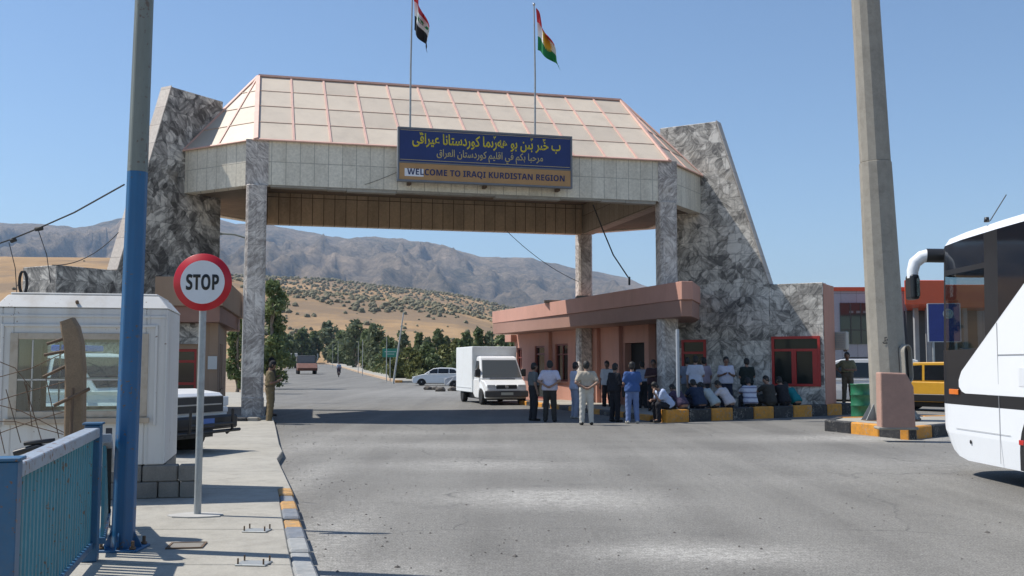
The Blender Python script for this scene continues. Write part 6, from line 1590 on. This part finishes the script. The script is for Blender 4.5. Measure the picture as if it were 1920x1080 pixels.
def person(label, x, y, z, rz, pose='stand', arms=('down', 'down'), shirt=(.6, .6, .6), trousers=(.03, .03, .035), sleeve='short', hgt=1.72, lean=0.0, head=(0, 0), group=None, hair=HAIRB, skin=SKIN, tuck=False, wide=1.0, cap=None, stripe=None, shoe=SHOE, seed=0, stance=(0, 0), shirt_mat=None):
    s = hgt / 1.72
    root = empty('person', (x, y, z), R(rz), label, 'person', group)
    V_ = lambda a: Vector(a)
    if pose == 'stand':
        hipz = .92
        hip = [V_((-.09, 0, hipz)), V_((.09, 0, hipz))]; st = stance
        knee = [V_((-.11, .025 + st[0] * .5, .50)), V_((.11, .025 + st[1] * .5, .50))]
        ank = [V_((-.13, -.02 + st[0], .085)), V_((.13, -.02 + st[1], .085))]
    elif pose == 'low':       # sitting on the kerb wall, knees up, feet on the pavement beyond
        hipz = .10
        hip = [V_((-.09, 0, hipz)), V_((.09, 0, hipz))]
        knee = [V_((-.16, .40, .27)), V_((.16, .40, .27))]; ank = [V_((-.13, .56, -.13)), V_((.13, .56, -.13))]
    else:                     # 'bench': feet down on the road
        hipz = .10
        hip = [V_((-.09, 0, hipz)), V_((.09, 0, hipz))]
        knee = [V_((-.14, .40, .14)), V_((.15, .38, .13))]; ank = [V_((-.13, .38, -.275)), V_((.15, .32, -.275))]
    toe = [a + V_((-.02 if i == 0 else .02, .155, -.045)) for i, a in enumerate(ank)]
    pv = V_((0, 0, hipz + .02)); Lr = Matrix.Rotation(-R(lean), 3, 'X')
    def up(px_, py_, dz):                 # upper-body point: offset from the pelvis, bent forward by lean
        q = V_((px_ * wide, py_, dz)); k = min(1, max(0, dz / .35))
        return pv + (Matrix.Rotation(-R(lean * (0.55 + .45 * k)), 3, 'X') @ q)
    sh = [up(-.172, -.01, .475), up(.172, -.01, .475)]
    nb = up(0, -.005, .50); nk = up(0, .015, .60)
    hd = nk + Matrix.Rotation(-R(head[0]), 3, 'X') @ V_((0, .028, .095)) if pose == 'stand' else nk + Matrix.Rotation(-R(head[0] + lean * .5), 3, 'X') @ V_((0, .028, .095))
    HR = Matrix.Rotation(R(head[1]), 3, 'Z') @ Matrix.Rotation(-R(head[0] + lean * .5), 3, 'X')
    el = []; wr = []; hdv = []
    for i, a in enumerate(arms):
        m = -1 if i == 0 else 1; S = sh[i]
        if a == 'down': e_, w_, d_ = S + V_((m * .075, -.03, -.285)), S + V_((m * .09, .04, -.53)), V_((0, .15, -1))
        elif a == 'behind': e_, w_, d_ = S + V_((m * .12, -.12, -.26)), V_((m * .035, S.y - .185, S.z - .42)), V_((-m * .8, -.1, -.35))
        elif a == 'front': e_, w_, d_ = S + V_((m * .07, .02, -.28)), V_((m * .09, S.y + .27, S.z - .22)), V_((-m * .5, .7, .25))
        elif a == 'hip': e_, w_, d_ = S + V_((m * .23, -.06, -.22)), V_((m * .17, S.y + .02, S.z - .42)), V_((-m * .7, .5, -.3))
        elif a == 'fold': e_, w_, d_ = S + V_((m * .10, .08, -.27)), V_((-m * .06, S.y + .235, S.z - .24 + .03 * m)), V_((-m, .05, .1))
        elif a == 'knee': e_, w_, d_ = S * .35 + knee[i] * .65 + V_((m * .05, -.05, .10)), V_((m * .07, knee[i].y + .14, knee[i].z + .14)), V_((-m * .6, .5, -.4))
        elif a == 'face': e_, w_, d_ = knee[i] + V_((0, -.04, .13)), hd + V_((m * .06, .10, -.12)), V_((-m * .2, -.25, 1))
        else: e_, w_, d_ = S + V_((m * .06, .02, -.28)), S + V_((m * .05, .10, -.50)), V_((0, .4, -1))
        u = (e_ - S); e_ = S + u.normalized() * min(.30, max(.26, u.length)); f_ = w_ - e_; w_ = e_ + f_.normalized() * min(.265, max(.21, f_.length))
        el.append(e_); wr.append(w_); hdv.append(d_.normalized())
    sc_ = lambda c: (tuple(Vector(c[0]) * s), tuple(Vector(c[1]) * s), c[2] * s, c[3] * s, c[4] * s, c[5])
    T = []                                # torso
    T += [(up(-.075, 0, .02), up(.075, 0, .02), .112, .112, .05, (1, 1, 1)), (up(-.06, .012, .15), up(.06, .012, .15), .108, .108, .07, (1, .95, 1)),
          (up(-.085, .005, .33), up(.085, .005, .33), .116, .116, .08, (1, .92, 1)), (up(-.12, -.008, .455), up(.12, -.008, .455), .070, .070, .08, (1, 1, 1))]
    legs = []
    for i in (0, 1): legs += [(hip[i], knee[i], .088, .060, .04, ONE), (knee[i], ank[i], .058, .038, .03, ONE)]
    armc = []
    for i in (0, 1): armc += [(sh[i], el[i], .050, .040, .04, ONE), (el[i], wr[i], .040, .027, .02, ONE), (wr[i], wr[i] + hdv[i] * .075, .026, .034, .02, (1, 1, 1))]
    feet = [(ank[i], toe[i], .036, .03, .02, ONE) for i in (0, 1)]
    fw = HR @ V_((0, 1, 0)); upv = HR @ V_((0, 0, 1)); rt = HR @ V_((1, 0, 0))
    headc = [(nb - upv * .03, nk + upv * .02, .058, .052, .03, ONE), (hd - upv * .012 - fw * .012, hd + upv * .03 - fw * .02, .086, .086, .03, (.9, 1, 1)),
             (hd + fw * .022 - upv * .075, hd + fw * .035 - upv * .02, .042, .055, .035, ONE), (hd + fw * .088 - upv * .035, hd + fw * .082 + upv * .005, .017, .010, .012, ONE),
             (hd + rt * .078 - upv * .03 - fw * .01, hd + rt * .082 + upv * .012 - fw * .018, .016, .019, .008, ONE), (hd - rt * .078 - upv * .03 - fw * .01, hd - rt * .082 + upv * .012 - fw * .018, .016, .019, .008, ONE)]
    h = .0165
    Vb, Fb = sdf_mesh([sc_(c) for c in T + legs + armc + headc + feet], h)
    vs = [Vb]; fs = [Fb]; off = len(Vb)
    for i in (0, 1):                       # four fingers and a thumb on each palm
        m = -1 if i == 0 else 1; d = hdv[i]; side = d.cross(V_((0, 0, 1)) if abs(d.z) < .8 else V_((m, 0, 0))).normalized(); pn = side.cross(d).normalized()
        if abs(d.z) >= .8: side, pn = pn, V_((-m, 0, 0))
        for k, (o_, ln) in enumerate(((-.027, .066), (-.009, .076), (.009, .071), (.026, .055))):
            b0 = wr[i] + d * .075 + side * o_
            v, f = qtube([p * s for p in (b0, b0 + d * ln * .5 + pn * .006, b0 + d * ln * .85 + pn * .022, b0 + d * ln + pn * .034)], [.0095 * s, .009 * s, .008 * s, .003 * s])
            vs.append(np.array(v)); fs.append(np.array(f) + off); off += len(v)
        b0 = wr[i] + d * .03 + side * .028 * (1 if True else -1)
        v, f = qtube([p * s for p in (b0, b0 + side * .022 + d * .025 + pn * .012, b0 + side * .028 + d * .055 + pn * .022, b0 + side * .028 + d * .065 + pn * .026)], [.012 * s, .0105 * s, .009 * s, .003 * s])
        vs.append(np.array(v)); fs.append(np.array(f) + off); off += len(v)
    Vb = np.concatenate(vs); Fb = np.concatenate(fs)
    ctr = Vb[Fb].mean(1); mi = np.zeros(len(Fb), int)
    for sg in (-1, 1):
        e_ = np.array((hd + fw * .078 + rt * .033 * sg + upv * .012) * s); mi[np.linalg.norm(ctr - e_, axis=1) < .016 * s] = 1
    e_ = np.array((hd + fw * .088 - upv * .066) * s); mi[(np.linalg.norm((ctr - e_), axis=1) < .020 * s)] = 2
    raw_mesh('body', Vb, Fb, [skin, EYE, LIP], root, mi)
    # trousers
    tl = [(up(-.072, 0, .03), up(.072, 0, .03), .121, .121, .05, ONE), (up(-.06, .01, .10), up(.06, .01, .10), .116, .116, .05, ONE)]
    for i in (0, 1): tl += [(hip[i], knee[i], .106, .084, .04, ONE), (knee[i], ank[i] + V_((0, 0, -.02)), .082, .070, .03, ONE)]
    wz = up(0, 0, .135); wn = (pv - up(0, 0, .3)) if pose == 'stand' else V_((0, .75, -.65))
    cuts = [(wz * s, wn)]
    if pose == 'stand': cuts.append((V_((0, 0, .045)) * s, (0, 0, 1)))
    Vt, Ft = sdf_mesh([sc_(c) for c in tl], .02, cuts, .004, seed)
    raw_mesh('trousers', Vt, Ft, cloth(trousers), root)
    # shirt
    k = .018
    tl = [(a, b, ra + k + (.022 if j < 2 else 0), rb + k + (.022 if j < 2 else 0), kk, fl) for j, (a, b, ra, rb, kk, fl) in enumerate(T)]
    for i in (0, 1):
        if sleeve == 'long': tl += [(sh[i], el[i], .068, .056, .05, ONE), (el[i], wr[i] - (wr[i] - el[i]).normalized() * .02, .054, .044, .03, ONE)]
        else: tl += [(sh[i], sh[i] + (el[i] - sh[i]) * .72, .070, .066, .05, ONE)]
    hem = up(0, 0, .12 if tuck else -.045)
    cuts = [(hem * s, up(0, 0, .3) - pv), ((nb + (nk - nb) * .28) * s, nb - nk)]
    Vs, Fs = sdf_mesh([sc_(c) for c in tl], .02, cuts, .005, seed + 3)
    raw_mesh('shirt', Vs, Fs, shirt_mat or cloth(shirt), root)
    # shoes
    for i in (0, 1):
        a_, t_ = ank[i], toe[i]; Vh, Fh = sdf_mesh([sc_((a_ + V_((0, -.045, -.035)), t_ + V_((0, 0, -.005)), .046, .043, .02, (1, 1, .9))), sc_((a_, a_ + V_((0, 0, -.03)), .05, .05, .02, ONE))], .018, [((a_ + V_((0, 0, -.083))) * s, (0, 0, 1))])
        raw_mesh('shoe', Vh, Fh, shoe, root)
    # hair or cap
    if cap is None:
        Vh, Fh = sdf_mesh([sc_((hd - upv * .012 - fw * .016, hd + upv * .036 - fw * .02, .097, .094, .02, (.93, 1, 1))), sc_((hd - upv * .05 - fw * .05, hd - upv * .0 - fw * .03, .06, .08, .03, ONE))], .015, [((hd + fw * .052 + upv * .02) * s, (-fw * .82 + upv * .57))], .003, seed)
        raw_mesh('hair', Vh, Fh, hair, root)
    else:
        Vh, Fh = sdf_mesh([sc_((hd + upv * .02 - fw * .016, hd + upv * .048 - fw * .012, .100, .094, .02, (.95, 1, 1))), sc_((hd + upv * .045 + fw * .08 - rt * .03, hd + upv * .04 + fw * .13 + rt * .03, .022, .02, .02, (1, 1, .5)))], .014, [((hd + upv * .038) * s, upv)])
        raw_mesh('cap', Vh, Fh, cloth(cap), root)
        Vh, Fh = sdf_mesh([sc_((hd - upv * .02 - fw * .018, hd + upv * .02 - fw * .02, .094, .094, .02, (.93, 1, 1)))], .016, [((hd + fw * .04) * s, -fw * .9 + upv * .3)])
        raw_mesh('hair', Vh, Fh, hair, root)
    if tuck:
        Vh, Fh = sdf_mesh([sc_((up(-.075, .005, .125), up(.075, .005, .125), .128, .128, .05, ONE))], .014, [(up(0, 0, .105) * s, (0, 0, 1)), (up(0, 0, .145) * s, (0, 0, -1))])
        raw_mesh('belt', Vh, Fh, SHOE, root)
    return root
def striped(name, a, b, bands):
    m, nt, bs = base(name); co = coords(nt); sp = nd(nt, 'ShaderNodeSeparateXYZ'); lk(nt, co, sp.inputs[0])
    v = math_(nt, 'FRACT', math_(nt, 'MULTIPLY', sp.outputs[2], bands)); c = ramp(nt, v, [(0.0, a), (.66, a), (.70, b), (.97, b)])
    lk(nt, c, bs.inputs['Base Color']); bs.inputs['Roughness'].default_value = .9; return m
GR = 'men waiting in the shade by the office'; GS = 'men sitting on the kerb wall'
def at(px, py, z=0.0): q = G(px, py, z); return q.x, q.y, z
WHT, DRK, CREAM = (.56, .56, .60), (.022, .021, .024), (.50, .47, .40)
person('man in a dark grey shirt and black trousers standing beside the white box van', *at(1000, 789), -70, arms=('down', 'down'), shirt=(.13, .14, .14), trousers=DRK, group=GR, hgt=1.70, seed=1, tuck=True)
person('man in a loose white shirt and dark trousers with hands clasped behind his back', *at(1031, 791), -12, arms=('behind', 'behind'), shirt=(.52, .50, .60), trousers=(.035, .032, .028), group=GR, hgt=1.76, seed=2, wide=1.1)
person('man in a pale blue shirt and pale trousers beside the man in beige', *at(1078, 785), -75, arms=('pocket', 'pocket'), shirt=(.50, .52, .62), trousers=(.34, .36, .44), group=GR, hgt=1.72, seed=3, shoe=SHOEW)
person('man in a beige shirt and cream trousers with both hands behind his back', *at(1100, 797), 2, arms=('behind', 'behind'), shirt=(.44, .38, .30), trousers=(.50, .48, .43), group=GR, hgt=1.74, seed=4, tuck=True, wide=1.06)
person('man in a white shirt leaning behind the man in black', *at(1139, 770), 150, arms=('hip', 'down'), shirt=(.54, .53, .54), trousers=(.03, .02, .02), group=GR, hgt=1.78, seed=5, skin=SKIND)
pb = at(1153, 791); person('man dressed all in black carrying a dark shoulder bag', *pb, -55, arms=('down', 'front'), shirt=(.012, .013, .02), trousers=(.012, .012, .017), sleeve='long', group=GR, hgt=1.68, seed=6)
person('man in a royal blue shirt and blue trousers standing at the road edge', *at(1186, 794), 4, arms=('front', 'front'), shirt=(.045, .10, .27), trousers=(.13, .19, .36), group=GR, hgt=1.72, seed=7, shoe=SHOEW)
person('man in a light blue shirt and black trousers by the dark doorway', *at(1205, 773, .0), 18, arms=('front', 'down'), shirt=(.36, .40, .52), trousers=DRK, sleeve='long', group=GR, hgt=1.76, seed=8, tuck=True)
x_, y_, z_ = at(1226, 771, .15); person('man in a dark maroon shirt half hidden by the gate column', x_, y_ , z_, 170, arms=('down', 'fold'), shirt=(.05, .022, .025), trousers=DRK, group=GR, hgt=1.66, seed=9, skin=SKIND)
def stand(px, Y, *a, **k):
    return person(a[0], (px - 960) / FPX * Y * 1.0, Y, .15, *a[1:], **k)
stand(1288, 33.2, 'man in a slate grey shirt standing next to the thin white pole', 10, arms=('front', 'front'), shirt=(.17, .19, .24), trousers=(.10, .105, .10), group=GR, seed=11)
stand(1303, 32.6, 'man in white shirt and black trousers with one arm bent behind kerb wall', -25, arms=('down', 'front'), shirt=(.50, .52, .60), trousers=DRK, group=GR, hgt=1.77, seed=12)
stand(1319, 33.8, 'man in a pinkish shirt behind the man in white near the pole', 30, arms=('front', 'down'), shirt=(.36, .30, .36), trousers=(.08, .08, .09), group=GR, hgt=1.73, seed=13)
stand(1360, 33.3, 'man in a white polo shirt facing the camera in front of the marble wall', 178, arms=('front', 'front'), shirt=(.56, .56, .66), trousers=(.02, .025, .05), group=GR, hgt=1.75, seed=14, skin=SKIND)
stand(1399, 33.3, 'man in a black printed shirt standing between the seated men and the marble wall', 8, arms=('front', 'fold'), shirt=(.010, .018, .016), trousers=(.03, .04, .06), group=GR, hgt=1.70, seed=15)
def bench_at(px, back=.22):
    best = None
    for i in range(2001):
        t = i / 2000; q = K1 + (K2 - K1) * t
        pr = 960 + FPX * q.x / (q.y * _c + (.4 - CAMH) * _s)
        if best is None or abs(pr - px) < best[0]: best = (abs(pr - px), q)
    q = best[1]; n = Vector((-(K2 - K1).y, (K2 - K1).x, 0)).normalized()
    return q.x + n.x * back, q.y + n.y * back, BENCH_H
def seat(px, label, rz, **k):
    return person(label, *bench_at(px), rz, pose='low', group=GS, **k)
SAH = 33
seat(1291, 'man in dark purple sitting low on the kerb wall by the thin white pole', 40, arms=('knee', 'knee'), shirt=(.05, .035, .07), trousers=(.10, .10, .10), lean=38, head=(15, 20), seed=20, hgt=1.6)
seat(1323, 'broad man in a navy shirt sitting on the kerb wall, white cloth at his waist', SAH, arms=('knee', 'knee'), shirt=(.012, .025, .06), trousers=(.012, .014, .03), lean=22, head=(20, -10), seed=21, wide=1.2)
seat(1351, 'man in a pale grey green shirt hunched over on the kerb wall', SAH + 25, arms=('knee', 'knee'), shirt=(.36, .41, .42), trousers=(.02, .022, .03), lean=36, head=(25, 0), seed=22, wide=1.08)
seat(1379, 'man in a pinkish white shirt bent sideways on the kerb wall', SAH + 22, arms=('knee', 'knee'), shirt=(.55, .51, .53), trousers=(.02, .02, .024), lean=32, head=(14, 25), seed=23, wide=1.1)
seat(1418, 'man in a white shirt with grey stripes sitting on the kerb wall', SAH - 25, arms=('knee', 'knee'), shirt=(.5, .5, .6), trousers=(.02, .03, .03), lean=14, head=(18, 0), seed=24, wide=1.06, shirt_mat=striped('striped_shirt_cloth', (.50, .52, .60), (.20, .21, .30), 6.5))
seat(1455, 'broad man in a dark olive shirt turning his head on the kerb wall', SAH + 10, arms=('knee', 'down'), shirt=(.035, .038, .03), trousers=(.05, .05, .045), lean=10, head=(6, 55), seed=25, wide=1.22, hgt=1.8)
seat(1482, 'man in a black shirt sitting between the olive and teal shirts', SAH, arms=('knee', 'knee'), shirt=(.016, .017, .02), trousers=(.012, .012, .014), lean=16, head=(10, 10), seed=26, hgt=1.76, wide=1.1)
seat(1504, 'man in a bright teal shirt at the far end of the seated row', SAH + 5, arms=('knee', 'knee'), shirt=(.0, .17, .19), trousers=(.015, .016, .02), lean=36, head=(25, 0), seed=27, hgt=1.66)
kk = K1 + (K2 - K1).normalized() * .10
person('man in a light blue shirt sitting on the kerb corner, head in hand', K1.x + .12, K1.y + .36, BENCH_H, 108, pose='bench', arms=('face', 'knee'), shirt=(.40, .48, .66), trousers=(.02, .018, .018), lean=36, head=(16, 0), group=GS, seed=28, hgt=1.76)
KH = (.15, .115, .06)
person('police officer in khaki looking at a phone beside the gate column', (508 - 960) / FPX * 29.0, 29.0, 0, -72, arms=('front', 'front'), shirt=KH, trousers=(.16, .12, .065), sleeve='short', hgt=1.75, seed=30, tuck=True, cap=(.02, .018, .016), head=(18, 0), skin=SKIND, group='police officers in khaki')
person('officer in dark khaki mostly hidden behind the gate column', -7.36, 31.3, .1, -95, arms=('down', 'front'), shirt=(.07, .055, .035), trousers=(.07, .055, .035), sleeve='long', hgt=1.74, seed=31, tuck=True, cap=(.02, .018, .016), skin=SKIND, group='police officers in khaki')
q = P(1589, 700, 35.6)
mb = MB(); mb.bb(q.x - .9, q.x + 1.4, 35.0, 37.2, .152, .34); tag(mb.build('pavement', PAVE, bevel=.02), kind='structure')
person('officer in olive khaki with folded arms standing by the green drum', q.x, 35.6, .34, 158, arms=('fold', 'hip'), shirt=(.17, .16, .095), trousers=(.10, .085, .06), hgt=1.74, seed=32, tuck=True, skin=SKIND, group='police officers in khaki')
person('motorcyclist in a pale blue shirt riding towards the camera on the far road', mqd[0] + .02, mqd[1] - .02, ground_z(118) + .80, 190, pose='bench', arms=('front', 'front'), shirt=(.3, .36, .45), trousers=(.03, .03, .05), sleeve='long', hgt=1.7, lean=8, seed=33)
# the dark shoulder bag
bx, by_, _z = pb; bg = empty('shoulder_bag', (bx + .33, by_ - .02, .72), R(-20), 'dark shoulder bag hanging at the side of the man in black', 'bag')
mb = MB(); mb.bb(-.09, .09, -.17, .17, 0, .30); mb.build('pouch', plain('dark_bag', (.02, .018, .018), .7, .2, 6), bg, bevel=.04, seg=2)
mb = MB(); mb.tube([(0, -.12, .28), (-.06, -.06, .52), (-.12, 0, .68), (-.06, .06, .52), (0, .12, .28)], .012, 6); mb.build('strap', SHOE, bg)

# ------------------------------------------------------------------ the hazy air
hz = MB(); hz.bb(-7500, 7500, -200, 9600, -1.6, 860)
hm = bpy.data.materials.new('haze_air'); hm.use_nodes = True; hnt = hm.node_tree
hnt.nodes.remove(hnt.nodes['Principled BSDF'])
pv_ = hnt.nodes.new('ShaderNodeVolumePrincipled'); pv_.inputs['Color'].default_value = (.52, .72, 1.0, 1); pv_.inputs['Density'].default_value = 0.000085
pv_.inputs['Anisotropy'].default_value = 0.1
hnt.links.new(pv_.outputs[0], hnt.nodes['Material Output'].inputs['Volume'])
tag(hz.build('haze', hm), kind='stuff')
